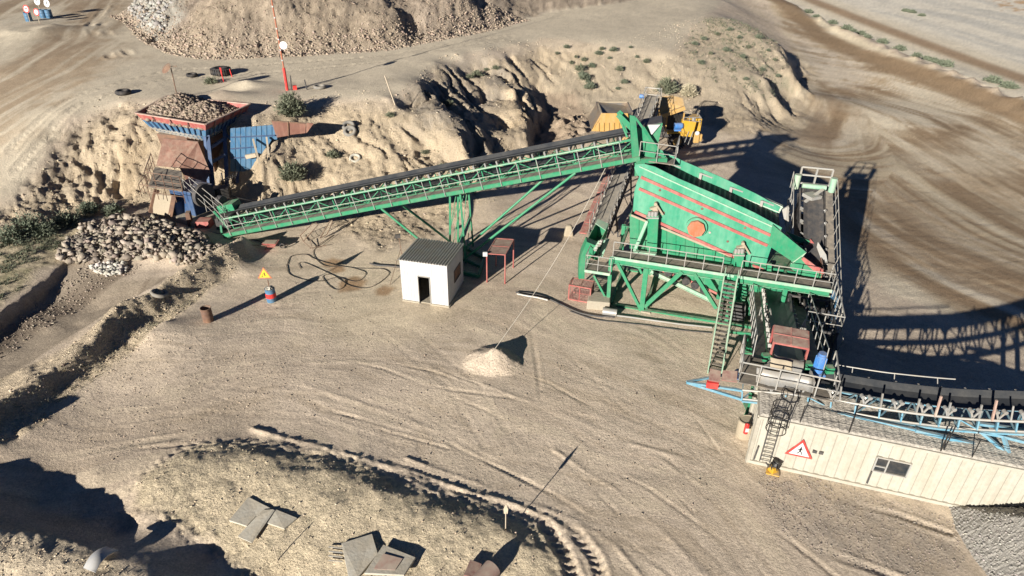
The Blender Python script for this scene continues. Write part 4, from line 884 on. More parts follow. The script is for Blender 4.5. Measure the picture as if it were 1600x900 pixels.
# recirculating conveyor passing below the big one toward the truck
a = at(934, 362, 1.9); b = at(1020, 150, 5.2)
cb, q, L = conveyor('belt_conveyor', 'grey conveyor running away under the long green one toward the dump truck', a, b, .95, 'belt_dusty', 'dark_steel', .5, 1.0, (1, 1), 'pale_steel', ((.15, 0), (.4, 0), (.65, 0), (.9, 0)))
m = MB(); 
for i in range(9): m.box(q(.6+i*1.35, -1.0, -.3), .5, 1.25, .07, 0, Matrix((((q(1,0,0)-q(0,0,0)).cross(V(0,0,1)).normalized()), (q(1,0,0)-q(0,0,0)), V(0,0,1))).transposed()); 
m.build('side_guard', 'red_paint', cb)
m = MB(); m.beam(q(L, -.75, -.3), q(L, -.75, .75), .06, .06); m.beam(q(L, .75, -.3), q(L, .75, .75), .06, .06); m.beam(q(L, -.75, .75), q(L, .75, .75), .08, .08); m.beam(q(L-.9, -.75, .5), q(L-.9, .75, .5), .06, .06); m.beam(q(L, -.75, .75), q(L-.9, -.75, .5), .05, .05); m.beam(q(L, .75, .75), q(L-.9, .75, .5), .05, .05); m.build('head_hoop', 'pale_steel', cb)
m = MB(); m.tube(q(L-.3, -1.15, 0), q(L-.3, -.75, 0), .2, 12); m.build('motor', 'motor_blue', cb)

# ================================================================ crusher chute, cage at its foot
c0 = at(930, 470)
ct = thing('crusher_chute', 'open green chute box with curved green duct at the left end of the screen plant', 'chute', V(c0.x, c0.y+1.5, 0))
def at_v(px, py, yy): return at_depth(px, py, yy)
yb = 36.2
A_ = [at_v(918, 372, yb), at_v(937, 380, yb), at_v(951, 351, yb+1.7), at_v(934, 343, yb+1.7)]
bot = [p.copy()-Z*1.4+V(.0, 0, 0) for p in A_]; mid = sum(A_, V(0,0,0))/4
m = MB()
for i in range(4):
    p, q_ = A_[i], A_[(i+1) % 4]; pb, qb = bot[i].lerp(mid-Z*1.5, .25), bot[(i+1) % 4].lerp(mid-Z*1.5, .25); n_ = (mid-(p+q_)/2).normalized()*.05; n_.z = 0
    m.hexa([pb, qb, qb+n_, pb+n_, p, q_, q_+n_, p+n_])
m.build('box', 'green_paint', ct)
m = MB(); m.prism([A_[0].lerp(A_[1], .1)-Z*1.0, A_[1]-Z*1.0, A_[2]-Z*1.0, A_[3]-Z*1.0], Z*.05); m.build('liner', 'dark_steel', ct)
m = MB(); m.prism([A_[3]+Z*.02, A_[2]+Z*.02, A_[2].lerp(A_[1], .35)+Z*.02, A_[3].lerp(A_[0], .25)+Z*.02], Z*.04); m.build('flap', 'pale_green_paint', ct)
m = MB(); P = [at_v(x, y, 35.6) for x, y in ((917, 378), (936, 386), (927, 399), (918, 406), (914, 420), (913, 437), (904, 437), (905, 412), (909, 396))]; m.prism(P, V(0, .7, 0)); m.build('duct', 'green_paint', ct)
m = MB(); P = [at_v(x, y, 36.6) for x, y in ((934, 400), (944, 375), (951, 377), (941, 402))]; m.prism(P, V(.1, .3, 0)); m.tube(at_v(929, 391, 35.5), at_v(938, 377, 35.6), .12, 8); m.build('bracket', 'pale_green_paint', ct)
m = MB()
for i in range(5): m.box(at_v(930+i*2.5, 390-i*3.4, 35.45), .16, .16, .12, i)
m.build('bolts', 'pale_steel', ct)
# red cage
g0 = [at(888, 468), at(921, 474)]; gx = (g0[1]-g0[0]); gw = gx.length; gx.normalize(); gyv = V(-gx.y, gx.x, 0)
cg = thing('guard_cage', 'red mesh guard cage on the ground at the foot of the green duct', 'guard cage', (g0[0]+g0[1])/2)
m = MB(); C8 = [g0[0]+gx*x*gw+gyv*y*.9+Z*z for z in (0.05, 1.05) for x, y in ((0, 0), (1, 0), (1, 1), (0, 1))]
for i, j in ((0,1),(1,2),(2,3),(3,0),(4,5),(5,6),(6,7),(7,4),(0,4),(1,5),(2,6),(3,7)): m.beam(C8[i], C8[j], .07, .07)
m.beam((C8[0]+C8[1])/2, (C8[4]+C8[5])/2, .05, .05); m.beam((C8[4]+C8[5])/2, (C8[6]+C8[7])/2, .05, .05); m.build('frame', 'red_paint', cg)
m = MB()
for i in range(1, 14):
    for a, b_, c, d in ((0, 1, 5, 4), (4, 5, 6, 7), (1, 2, 6, 5)):
        m.tube(C8[a].lerp(C8[b_], i/14), C8[d].lerp(C8[c], i/14), .012, 4); m.tube(C8[a].lerp(C8[d], i/14), C8[b_].lerp(C8[c], i/14), .012, 4)
m.build('mesh_panel', 'dark_red_mesh', cg)
b = atg(934, 476); m = MB(); m.prism([b+V(-.75, -.5, -.05), b+V(.6, -.7, -.05), b+V(.75, .5, -.05), b+V(-.5, .7, -.05)], V(.03, 0, .62)); tag(m.build('footing', 'concrete', None, b, bevel=.06), 'rounded concrete block between the red cage and the first green leg', 'footing')

# ================================================================ conveyor toward the camera and its drive head
a = at(1212, 452, 1.6); b = at(1232, 562, 4.1)
cc_, q, L = conveyor('belt_conveyor', 'dark conveyor coming forward from under the screen to the red-roofed drive head', a, b, 1.25, 'belt_rubber', 'green_paint', .45, .75, (1, 1), 'pale_steel', ((.3, 0), (.65, 0), (.93, 0)), .7)
fdir = (q(1,0,0)-q(0,0,0)); sdir = (q(0,1,0)-q(0,0,0))
# note: sdir points to the right of travel, i.e. to the left in the picture
m = MB(); m.tube(q(L, -.62, -.36), q(L, .62, -.36), .42, 24); m.build('drive_drum', 'belt_dusty', cc_)
m = MB(); gd = [q(L-1.45, -.72, .55), q(L-1.45, .72, .55), q(L-.25, .72, .60), q(L-.25, -.72, .60)]
zg = q(L, 0, 0).z+.5
for g_i, g_v in enumerate(gd): g_v.z = zg+(.15 if g_i < 2 else 0)
m.prism(gd, Z*.05); m.build('guard_roof', 'dark_red_mesh', cc_)
m = MB()
for i in range(4): m.beam(gd[i], gd[(i+1) % 4], .08, .08); m.beam(gd[i]-Z*.95, gd[i], .08, .08)
m.beam((gd[0]+gd[3])/2+Z*.06, (gd[1]+gd[2])/2+Z*.06, .06, .03); m.beam((gd[0]+gd[1])/2+Z*.06, (gd[2]+gd[3])/2+Z*.06, .06, .03); m.build('guard_frame', 'red_paint', cc_)
mp = q(L-.15, -1.3, .05); m = MB(); m.tube(mp-Z*.45, mp+Z*.45, .2, 16); m.tube(mp+Z*.45, mp+Z*.55, .17, 16); m.box(mp-Z*.55, .55, .5, .15); 
for k in range(10): e = V(cos(k*pi/5), sin(k*pi/5), 0); m.beam(mp+e*.21-Z*.35, mp+e*.21+Z*.35, .03, .05, e)
m.build('motor', 'motor_blue', cc_)
m = MB(); dk = [q(L-1.4, -2.0, -.75), q(L+.9, -2.0, -.75), q(L+.9, 1.9, -.75), q(L-1.4, 1.9, -.75)]
for k in dk: k.z = q(L, 0, -1.05).z
m.prism(dk, Z*.06); m.build('deck', 'grating', cc_)
m = MB(); m.rail([dk[3]+Z*.05, dk[2]+Z*.05, dk[1]+Z*.05, dk[0]+Z*.05], 1.1, .85, .032); m.build('deck_rail', 'pale_steel', cc_)
for bw_ in (.9, -.85, -1.75): MB().box(q(L-.3, bw_, -.2), .33, .3, .3).build('bearing', 'green_paint', cc_)
# transfer skirt: worn sheet metal between the drum and the blue conveyor
sk_ = thing('transfer_chute', 'worn silver sheet-metal chute dropping onto the blue conveyor', 'chute', at(1225, 600, 0))
def wavy(px, z0, z1, bend=0, n=14, th=.03):
    m = MB(); (x0, y0), (x1, y1) = px; vs = []
    for i in range(n+1):
        t = i/n; b0 = sin(t*pi*2)*bend
        p = at(x0+(x1-x0)*t, y0+(y1-y0)*t, z0)+V(0, -b0, 0); vs += [p, p+V(0, .25+b0*.6, z1-z0)]
    k = len(vs); vs += [v+V(0, .03, 0) for v in vs]
    m.add(vs, [(2*i, 2*i+2, 2*i+3, 2*i+1) for i in range(n)]+[(k+2*i, k+2*i+1, k+2*i+3, k+2*i+2) for i in range(n)]+[(2*i+1, 2*i+3, k+2*i+3, k+2*i+1) for i in range(n)]+[(2*i, k+2*i, k+2*i+2, 2*i+2) for i in range(n)]+[(0, 1, k+1, k), (2*n, k+2*n, k+2*n+1, 2*n+1)], True)
    return m
wavy(((1181, 597), (1268, 614)), 3.3, 3.9, .07).build('front_skirt', 'grey_steel', sk_)
wavy(((1203, 578), (1237, 586)), 3.75, 4.25, .06).build('rear_skirt', 'tan_plate', sk_)
m = MB(); p = at(1181, 597, 3.3); q2 = at(1203, 578, 3.5); m.sheet([p, q2, q2+Z*.7, p+Z*.7]); p = at(1268, 614, 3.3); q2 = at(1262, 590, 3.5); m.sheet([p, q2, q2+Z*.5, p+Z*.6]); m.build('side_plate', 'grey_steel', sk_)

# ================================================================ white-railed conveyor behind the screen
a = at(1272, 540, .9); b = at(1270, 293, 5.8)
wc, q, L = conveyor('belt_conveyor', 'dark conveyor with white hand rails rising behind the right end of the screen', a, b, 1.15, 'dark_steel', 'dark_steel', .5, 1.0, (0, 1), 'pale_steel', ((.3, 0), (.6, 0), (.92, 0)), .5)
MB().rail([q(L*.62, -1.3, -.2), q(L, -1.3, -.2)], 1.05, 1.2, .022, (.5,)).build('handrail', 'pale_steel', wc)
m = MB(); r0 = [q(L+.1, -.9, .2), q(L+.1, .9, .2)]
for p in r0+[(r0[0]+r0[1])/2]: m.beam(p, p+Z*1.05, .09, .09)
for h in (.0, .55, 1.05): m.beam(r0[0]+Z*h, r0[1]+Z*h, .09, .09)
m.build('head_hoop', 'pale_steel', wc)
m = MB(); m.tube(q(L-.2, -.7, .3), q(L-.2, .7, .3), .16, 10); p = q(L-.1, 1.05, .3); m.tube(p-Z*.3, p+Z*.6, .2, 12); p = q(L-.1, -1.05, .3); m.tube(p-Z*.3, p+Z*.6, .2, 12); m.build('gearbox', 'pale_green_paint', wc)
m = MB(); m.box(q(L-.9, -.1, .2), .8, .8, .2, .4); m.beam(q(L-1.4, -.5, .15), q(L-.4, .5, .35), .2, .08); m.build('scraper', 'pale_steel', wc)
m = MB()
for sg in (-1, 1): m.prism([q(2.0, sg*.78, -.3), q(L-.6, sg*.78, -.3), q(L-.6, sg*.78, -.3)-Z*1.3, q(2.0, sg*.78, -.3)-Z*.5], (q(0,1,0)-q(0,0,0))*.04)
m.prism([q(2.0, -.74, -.5)-Z*.1, q(L-.6, -.74, -.5)-Z*1.0, q(L-.6, .74, -.5)-Z*1.0, q(2.0, .74, -.5)-Z*.1], Z*.04); m.build('added_cladding', 'dark_steel', wc)  # plates added beneath the belt to thicken this conveyor's cast shadow
m = MB(); nz_ = 14; wr_ = -(1.15*.62+.5)
for sg in (-1, 1):
    for k in range(nz_):
        s0_, s1_ = L*.3+k*L*.68/nz_, L*.3+(k+1)*L*.68/nz_; m.beam(q(s0_, sg*wr_, -.2 if k % 2 else -1.1), q(s1_, sg*wr_, -1.1 if k % 2 else -.2), .05, .05)
    m.beam(q(L*.3, sg*wr_, -1.1), q(L*.98, sg*wr_, -1.1), .07, .07)
m.build('side_lattice', 'pale_steel', wc)

# ================================================================ blue conveyor along the cabin
ctrl = [(1160, 606, 2.7), (1275, 617, 3.15), (1400, 638, 3.6), (1500, 650, 3.85), (1600, 655, 4.25), (1700, 657, 4.8), (1900, 655, 6.0)]
P = [at(*c) for c in ctrl]
def spline(P, n):
    o_ = []; Q = [P[0]*2-P[1]]+P+[P[-1]*2-P[-2]]
    for i in range(1, len(Q)-2):
        for k in range(n):
            t = k/n; a, b, c, d = Q[i-1], Q[i], Q[i+1], Q[i+2]
            o_.append(.5*((2*b)+(c-a)*t+(2*a-5*b+4*c-d)*t*t+(3*b-a-3*c+d)*t*t*t))
    return o_+[P[-1]]
SPB = spline(P, 10)
SD_ = []; UP_ = []; FD_ = []
for i, p in enumerate(SPB):
    f = (SPB[min(i+1, len(SPB)-1)]-SPB[max(i-1, 0)]).normalized(); s_ = V(-f.y, f.x, 0).normalized(); FD_.append(f); SD_.append(s_); UP_.append(f.cross(s_).normalized())
bc = thing('belt_conveyor', 'sky blue conveyor with wide black belt curving up past the cream cabin', 'conveyor', V(SPB[0].x, SPB[0].y, 0))
def bq(i, w_, h): return SPB[i]+SD_[i]*w_+UP_[i]*h
NB = len(SPB)-1
troughed_belt([bq(i, .75, .12) for i in range(NB+1)], SD_, 1.25, UP_, .2).build('belt', 'belt_rubber', bc)
for w_ in (0, 1.5):
    for h_, r_ in ((-.12, .055), (-.62, .045)): MB().path([bq(i, w_, h_) for i in range(NB+1)], r_, 8).build('side_rail', 'pale_steel', bc)
m = MB()
for i in range(0, NB, 3):
    j = min(i+3, NB)
    for w_ in (0, 1.5):
        m.beam(bq(i, w_, -.15), bq(i, w_, -.6), .16, .06, FD_[i]); (m.beam(bq(i, w_, -.17), bq(j, w_, -.6), .05, .05, SD_[i]) if i in (3, 9, 30) else None); m.beam(bq(i, w_-.06, -.70), bq(j, w_-.06, -.70), .10, .08, UP_[i])
    m.beam(bq(i, 0, -.64), bq(i, 1.5, -.64), .06, .06, UP_[i]); m.beam(bq(i, 0, -.64), bq(j, 1.5, -.64), .05, .05, UP_[i])
# pointed nose at the left end
nz = at(1073, 597, 2.6); m.beam(nz, bq(0, 0, -.15), .12, .1); m.beam(nz, bq(0, 1.5, -.15), .1, .1); m.beam(nz, bq(0, 0, -.65), .12, .12); m.beam(at(1120, 604, 2.6), at(1122, 597, 2.6), .1, .1)
lgp = at(1430, 672, 3.05); lgq = at(1640, 722, 2.2)
m.beam(at(1228, 627, 2.5), lgp, .08, .08); m.beam(lgp, lgq, .15, .14)
for x0, y0, z0, x1, y1, z1 in ((1530, 672, 3.2, 1568, 704, 2.7), (1568, 682, 3.2, 1640, 700, 3.0), (1568, 682, 3.2, 1576, 708, 2.7), (1500, 668, 3.2, 1570, 682, 3.2), (1530, 662, 3.5, 1600, 672, 3.4)): m.beam(at(x0, y0, z0), at(x1, y1, z1), .13, .12)
m.build('blue_frame', 'sky_blue_paint', bc)
proto = None
for i in range(2, NB-1, 1):
    if i % 4: continue
    m_ = MB(); c = bq(i, 0, 0); f = FD_[i]
    for k, sg in ((0, -1), (.0, 1)):
        m_.tube(c+f*(.14*sg)+Z*.30-V(0, .05, 0), c+f*(.14*sg)+Z*.30+V(0, .12, 0), .085, 10); m_.beam(c-Z*.05, c+f*(.13*sg)+Z*.26, .07, .05, SD_[i])
    c2 = bq(i, 1.5, 0); m_.beam(c2, c2+Z*.3, .06, .06); m_.tube(bq(i, .2, .10), bq(i, .45, .0), .05, 8); m_.tube(bq(i, .45, .0), bq(i, 1.05, .0), .05, 8); m_.tube(bq(i, 1.05, .0), bq(i, 1.3, .10), .05, 8)
    m_.build('idler', 'grey_steel', bc)
for i in range(13, NB, 5): MB().beam(bq(i, 0, -.1), bq(i, .02, .62), .06, .06).build('stanchion', 'grey_steel', bc)
for i in (26, 35): MB().beam(bq(i, -.05, -.1), bq(i, -.08, .95), .07, .07).build('red_stanchion', 'stain_pink', bc)
m = MB(); m.path([bq(i, 2.0, .35) for i in range(10, 32)], .03, 6)
for i in (14, 20, 28): m.tube(bq(i, 1.6, -.1), bq(i, 2.0, .35), .02)
m.build('rear_pipe', 'pale_steel', bc)
m = MB()
for x0, x1 in ((1107, 1125), (1127, 1151)):
    a_, b_ = at(x0, 582 if x0 < 1120 else 580, 3.05), at(x1, 584, 3.05); m.prism([at(x0, 595, 2.95), at(x1, 598, 2.95), at(x1+1, 581, 3.15), at(x0+2, 577 if x0 < 1120 else 580, 3.15)], Z*.05)
m.build('belt_guard', 'dark_red_mesh', bc)
m = MB(); m.box(at(1113, 601, 2.8), .5, .2, .3, -.2); m.build('red_box', 'signal_red', bc)
m = MB(); p = at(1156, 587, 2.9); m.tube(p-V(.0, .1, 0), p+V(.0, .3, 0), .18, 12); m.build('tail_motor', 'motor_blue', bc)
m = MB(); p = at(1172, 636, 0); m.ibeam(p, at(1173, 612, 2.2), .15, .15, .02); m.prism([p+V(-.3, -.3, .05), p+V(.3, -.3, .05), p+V(.3, .3, .05), p+V(-.3, .3, .05)], Z*.08); m.ibeam(at(1170, 628, .1), at(1176, 604, 2.2), .12, .12, .02); m.build('leg', 'green_paint', bc)
for px in (1640, 1900): p = at(px, 690, 3.0); MB().ibeam(V(p.x, p.y+.3, 0), p+V(0, .3, 1.2), .18, .18, .02).build('support_leg', 'sky_blue_paint', bc); MB().ibeam(V(p.x+.4, p.y+2.0, 0), p+V(0, 1.6, 1.4), .18, .18, .02).build('support_leg', 'sky_blue_paint', bc)

# ================================================================ vibrating screen plant
SO = V(6.03, 34.33, 0); YAW = radians(-16.7); SU = V(cos(YAW), sin(YAW), 0); SV = V(-sin(YAW), cos(YAW), 0)
def sw(u, v, z): return SO+SU*u+SV*v+Z*z
def sp(px, py, v): return at_plane(px, py, SO+SV*v, SV)
def plate(mb, pix, v, th=.06): return mb.prism([sp(x, y, v) for x, y in pix], SV*th)
pt = thing('screening_plant', 'green steel screening plant with walkway, box legs and ribbed hoppers', 'screening plant', sw(5, 1.5, 0))
m = MB()
for v in (0, 4.6):
    m.ibeam(sp(950, 478, 0)+SV*v, sp(955, 403, 0)+SV*v, .22, .22, .03, SV)
    m.ibeam(sp(1002, 489, 0)+SV*v, sp(1010, 418, 0)+SV*v, .28, .26, .03, SV)
    m.ibeam(sp(953, 478, 0)+SV*v+Z*.02, sw(9.6, v, .12), .22, .26, .03, Z)
    m.ibeam(sp(965, 410, 0)+SV*v, sp(1000, 481, 0)+SV*v, .17, .17, .02, SV)
    m.ibeam(sp(1066, 424, 0)+SV*v, sp(1007, 479, 0)+SV*v, .20, .2, .02, SV)
    m.ibeam(sp(1085, 427, 0)+SV*v, sp(1119, 481, 0)+SV*v, .20, .2, .02, SV)
    m.ibeam(sp(1150, 430, 0)+SV*v, V(*sp(1150, 430, 0).xy, .1)+SV*v, .2, .2, .02, SV)
    m.ibeam(sw(9.4, v, .1), sw(9.4, v, 3.0), .22, .22, .03, SV)
    m.ibeam(sw(-.25, v, 3.05), sw(11.6, v, 3.05), .14, .26, .03, Z)
for u in (0, 2.1, 6.4, 9.4): m.ibeam(sw(u, 0, 3.0), sw(u, 4.6, 3.0), .14, .24, .03, Z); m.ibeam(sw(u, 0, .12), sw(u, 4.6, .12), .14, .2, .03, Z)
m.beam(sp(928, 430, 0), sp(947, 466, 0), .12, .12)
P = [sp(x, y, .02) for x, y in ((968, 409), (985, 411), (1000, 417), (1004, 428), (1001, 428), (997, 420), (984, 415))]; m.prism(P, SV*.1)
m.build('frame', 'green_paint', pt)
m = MB()
for u, v in ((0, 0), (2.1, 0), (9.4, 0), (0, 4.6), (2.1, 4.6), (9.4, 4.6)): m.box(sw(u, v, .02), .55, .45, .12, YAW)
m.build('foot_plate', 'concrete', pt)
m = MB(); m.prism([sw(-.3, 0, 3.2), sw(11.7, 0, 3.2), sw(11.7, 1.15, 3.2), sw(-.3, 1.15, 3.2)], Z*.04); m.build('walkway', 'grating', pt)
m = MB(); m.beam(sw(-.3, -.03, 3.26), sw(11.7, -.03, 3.26), .05, .18); m.beam(sw(-.3, 0, 2.92), sw(11.7, 0, 2.92), .1, .05); m.build('toe_board', 'pale_green_paint', pt)
m = MB(); us = sp(1130, 432, 0); u0 = (us-SO).dot(SU); 
m.rail([sw(-.2, -.02, 3.25), sw(u0-.15, -.02, 3.25)], 1.05, 1.1, .025, (.5,)); m.rail([sw(u0+.85, -.02, 3.25), sw(11.65, -.02, 3.25), sw(11.65, 1.1, 3.25)], 1.05, 1.0, .025, (.5,)); m.build('handrail', 'pale_steel', pt)
# small lower platform at the left end
m = MB(); pq = [sp(914, 424, -.1), sp(953, 429, -.1)]; zp = min(p.z for p in pq); pq = [at(914, 423, 2.35), at(953, 429, 2.35)]
pd = (pq[1]-pq[0]).normalized(); pn = V(-pd.y, pd.x, 0)
m.prism([pq[0], pq[1], pq[1]+pn*1.3, pq[0]+pn*1.3], Z*.04); m.build('side_platform', 'grating', pt)
m = MB(); m.beam(pq[0], pq[1], .08, .16); m.beam(pq[0], pq[0]+pn*1.3, .08, .16); m.build('platform_edge', 'pale_green_paint', pt)
m = MB(); m.rail([pq[0]+pn*1.3, pq[0], pq[1]], 1.05, .7, .024); m.build('platform_rail', 'pale_steel', pt)
# ribbed hopper skirts
def skirt(name, pix, v, mat_, nrib=12, th=.06, thick=None):
    m = MB(); plate(m, pix, v, th); m.build(name, mat_, pt)
hop = [(984, 334), (1040, 357), (1100, 382), (1192, 421), (1190, 442), (1152, 436), (1122, 458), (1086, 444), (1050, 430), (1020, 417), (984, 405)]
skirt('hopper_side', hop, 2.0, 'green_paint')
hopf = hop; m = MB(); plate(m, hop, 4.4, .06); m.prism([sp(984, 336, 2.06), sp(984, 404, 2.06), sp(984, 404, 2.06)+SV*2.3, sp(984, 336, 2.06)+SV*2.3], SU*.06); m.build('hopper_back', 'deep_green_paint', pt)  # far and end panels added so the hopper casts a solid shadow
m = MB(); hb = [(6.0, 1.7, .6), (10.6, 1.9, .6), (10.6, 4.6, .6), (6.0, 4.6, .6)]; m.hexa([sw(a, b_, c) for a, b_, c in hb]+[sw(a, b_, c+(2.9 if a < 7 else 2.4)) for a, b_, c in hb]); m.build('shadow_filler_box', 'deep_green_paint', pt)  # closed box added below the screen's low end to fill out the plant's shadow
m = MB()
for k in range(1, 14):
    x = 984+k*14.4; ytop = 336+(x-984)*.418; m.beam(sp(x, ytop, 1.97), sp(x-1.0, min(ytop+70, 405+(x-984)*.19 if x < 1030 else 440), 1.97), .02, .035, SV)
m.build('hopper_rib', 'deep_green_paint', pt)
m = MB(); a_, b_ = sp(986, 336, 1.9), sp(1146, 402, 1.9); m.beam(a_, b_, .12, .06, SV); b2_ = sp(1193, 424, 1.9); m.beam(b_, b2_, .12, .06, SV); m.build('hopper_lip', 'tan_plate', pt)
m = MB(); P_ = [(1020, 418), (1055, 430), (1090, 444), (1121, 459)]
for (x0, y0), (x1, y1) in zip(P_, P_[1:]): m.beam(sp(x0, y0, 1.9), sp(x1, y1, 1.9), .14, .05, SV)
m.build('red_flange', 'red_paint', pt)
# inclined under-screen channel with rubber rollers
m = MB(); a_, b_ = sp(1017, 424, 1.7), sp(1113, 470, 1.7); m.ibeam(a_, b_, .16, .26, .03, Z); m.ibeam(a_+SV*1.4, b_+SV*1.4, .16, .26, .03, Z); m.build('roller_channel', 'pale_green_paint', pt)
for k in range(6):
    p = a_.lerp(b_, .12+k*.145)+Z*.42; r_ = MB(); r_.tube(p-SV*.02, p+SV*1.35, .24, 14); r_.build('rubber_roller', 'rubber', pt)
m = MB(); plate(m, [(1157, 438), (1188, 441), (1184, 462), (1177, 478), (1163, 463)], 1.6, .9); m.build('fines_chute', 'green_paint', pt)
m = MB(); plate(m, [(1261, 452), (1276, 454), (1271, 472), (1257, 464)], .9, .8); plate(m, [(1237, 448), (1246, 449), (1243, 464), (1236, 463)], .9, .4); m.build('oversize_chute', 'green_paint', pt)
# box columns carrying the screen, with spring packs
for (x0, x1, yt, yb_, v) in ((1012, 1029, 338, 396, 1.35), (1147, 1163, 396, 431, 1.35)):
    m = MB(); plate(m, [(x0, yt), (x1, yt), (x1-3, yb_), (x0-1, yb_)], v, .45); m.build('box_column', 'green_paint', pt, bevel=.015)
    m = MB(); 
    for k in range(3): p = sp(x0+3+k*5, yt-3, v+.1); m.tube(p-Z*.12, p+Z*.18, .11, 10)
    m.beam(sp(x0-2, yt, v+.2), sp(x1+1, yt+.5, v+.2), .5, .08, Z); m.build('spring_pack', 'grey_steel', pt)
m = MB(); m.beam(sp(1011, 345, 1.3), sp(991, 392, 1.3), .16, .12, SV); m.build('knee_brace', 'pale_green_paint', pt); m = MB(); plate(m, [(1199, 414), (1206, 415), (1205, 426), (1198, 425)], 1.4, .3); m.build('box_column', 'green_paint', pt); m = MB(); m.beam(sp(990, 393, 1.2), sp(1026, 397, 1.2), .25, .1); m.build('column_base', 'pale_green_paint', pt)

# ---- vibrating screen body
vs_ = thing('vibrating_screen', 'faded green inclined screen box with three red ribs and an orange hub cover', 'screen', sw(3, 2.5, 3.4))
side = [(993, 257), (1006, 256), (1024, 261), (1060, 279), (1120, 304.5), (1180, 333), (1222, 356), (1206, 384), (1200, 402), (1195, 423), (1145, 399), (1080, 370), (1020, 343), (989, 330), (991, 300), (995, 285), (999, 276), (994, 270), (991, 262)]
v1 = 1.85; WS = 2.9
m = MB(); plate(m, side, v1, .05); m.build('side_plate', 'faded_green_paint', vs_)
m = MB(); m.prism([sp(x, y, v1)+SV*WS for x, y in side], SV*.05); m.build('side_plate', 'faded_green_paint', vs_)
ribs = [((1001.5, 275), (1204, 366)), ((998.5, 293), (1199, 382)), ((992, 329), (1193, 420))]
for (x0, y0), (x1, y1) in ribs: m = MB(); m.beam(sp(x0, y0+1.5, v1-.04), sp(x1, y1+1.5, v1-.04), .17, .08, SV); m.build('rib', 'red_paint', vs_)
m = MB(); m.beam(sp(999, 260, v1-.03), sp(1220, 360, v1-.03), .07, .06, SV); m.build('top_flange', 'pale_green_paint', vs_)
cen = sp(1088.5, 353.5, v1); m = MB(); m.tube(cen-SV*.42, cen+SV*.0, .50, 8); hubc = m.build('hub_cover', 'orange_paint', vs_)
m = MB(); m.tube(cen-SV*.2, cen-SV*.005, .60, 24); m.build('hub_flange', 'faded_green_paint', vs_)
for (x, y) in ((1031, 297), (1097, 326), (1164, 356), (1037, 332), (1137, 377), (1109, 363)):
    p = sp(x, y, v1); MB().tube(p-SV*.04, p, .07, 10).build('port_cap', 'rusty_steel' if x != 1109 else 'pale_steel', vs_)
for (x, y) in ((1024, 323), (1159, 384)):
    p = sp(x, y, v1); m = MB(); m.prism([p+SU*-.3-Z*.05-SV*.3, p+SU*.25-Z*.25-SV*.3, p+SU*.1+Z*.15-SV*.3], SV*.28); m.beam(p+SU*.05+Z*.28-SV*.32, p+SU*.5-Z*.35-SV*.2, .06, .1); m.tube(p+SU*.02+Z*.3-SV*.38, p+SU*.02+Z*.3-SV*.15, .1, 10); m.build('lifting_bracket', 'tan_plate', vs_)
# deck between the plates, laid a little below the rim
a_, b_ = sp(1003, 262, v1), sp(1221, 359, v1); dz = V(0, 0, -.35)
m = MB(); m.prism([a_+dz+SV*.06, b_+dz+SV*.06, b_+dz+SV*(WS-.02), a_+dz+SV*(WS-.02)], Z*.05); m.build('deck', 'rubber', vs_)
m = MB()
for k in range(26):
    p = a_.lerp(b_, (k+.5)/26)+dz+Z*.055; m.beam(p+SV*.1, p+SV*(WS-.08), .12, .03, Z)
m.build('deck_slat', 'dark_steel', vs_)
# flared pale guard along the far edge with its posts
m = MB(); g = [sp(x, y, v1+WS+.1) for x, y in ((1039, 252), (1061, 250), (1223, 323), (1218, 332), (1130, 293), (1043, 262))]; m.prism(g, SV*.05); m.build('far_guard', 'chalky_green', vs_)
m = MB(); m.beam(sp(1061, 251, v1+WS+.3), sp(1223, 323, v1+WS+.3), .08, .3, SV); m.beam(sp(1043, 262, v1+WS), sp(1218, 332, v1+WS), .06, .06, SV); m.build('guard_flange', 'chalky_green', vs_)
for (x, y) in ((1045, 258), (1094.5, 274), (1142, 296), (1190, 317)):
    p = sp(x, y, v1+WS-.1); m = MB(); m.beam(p+Z*.15, p-Z*.75, .16, .12, SV); m.beam(p+Z*.12, p+SU*.7-Z*.1+SV*.12, .08, .1, SV); m.build('guard_post', 'pale_steel', vs_)
# ---- discharge hood at the low end
hd = thing('discharge_hood', 'bright green folded discharge hood with red rim at the low end of the screen', 'chute', sw(9.5, 2, 3.3))
m = MB(); plate(m, [(1207, 351), (1225, 366), (1259.5, 394), (1243, 412), (1201, 384)], 1.6, .06); plate(m, [(1236, 409), (1252, 402), (1284, 427), (1281, 437), (1246, 428), (1234, 418)], 1.62, .06); m.build('near_plate', 'green_paint', hd)
m = MB(); p0, p1, p2, p3 = sp(1207, 351, 1.66), sp(1225, 366, 1.66), sp(1259.5, 394, 1.66), sp(1284, 427, 1.66)
m.prism([sp(1243, 412, 1.7), sp(1259, 394, 1.7), sp(1259, 394, 1.7)+SV*.5, sp(1243, 412, 1.7)+SV*.5], SU*.05); m.beam(sp(1259, 395, 1.58), sp(1236, 412, 1.58), .04, .06, SV); m.build('fold', 'pale_green_paint', hd)
m = MB(); arc = [(1256, 402), (1266, 409), (1275, 416), (1285, 420), (1288, 428), (1280, 427), (1270, 422), (1258, 412), (1252, 405)]; plate(m, arc, 1.55, .08); 
arc2 = [(1267, 374), (1276, 385), (1283, 398), (1287, 412), (1283, 412), (1277, 398), (1270, 387), (1262, 378)]; plate(m, arc2, 4.3, .08); m.build('rim', 'red_paint', hd)
m = MB(); plate(m, [(1229, 362), (1266, 377), (1262, 383), (1240, 376)], 4.2, .06); m.build('far_plate', 'green_paint', hd)
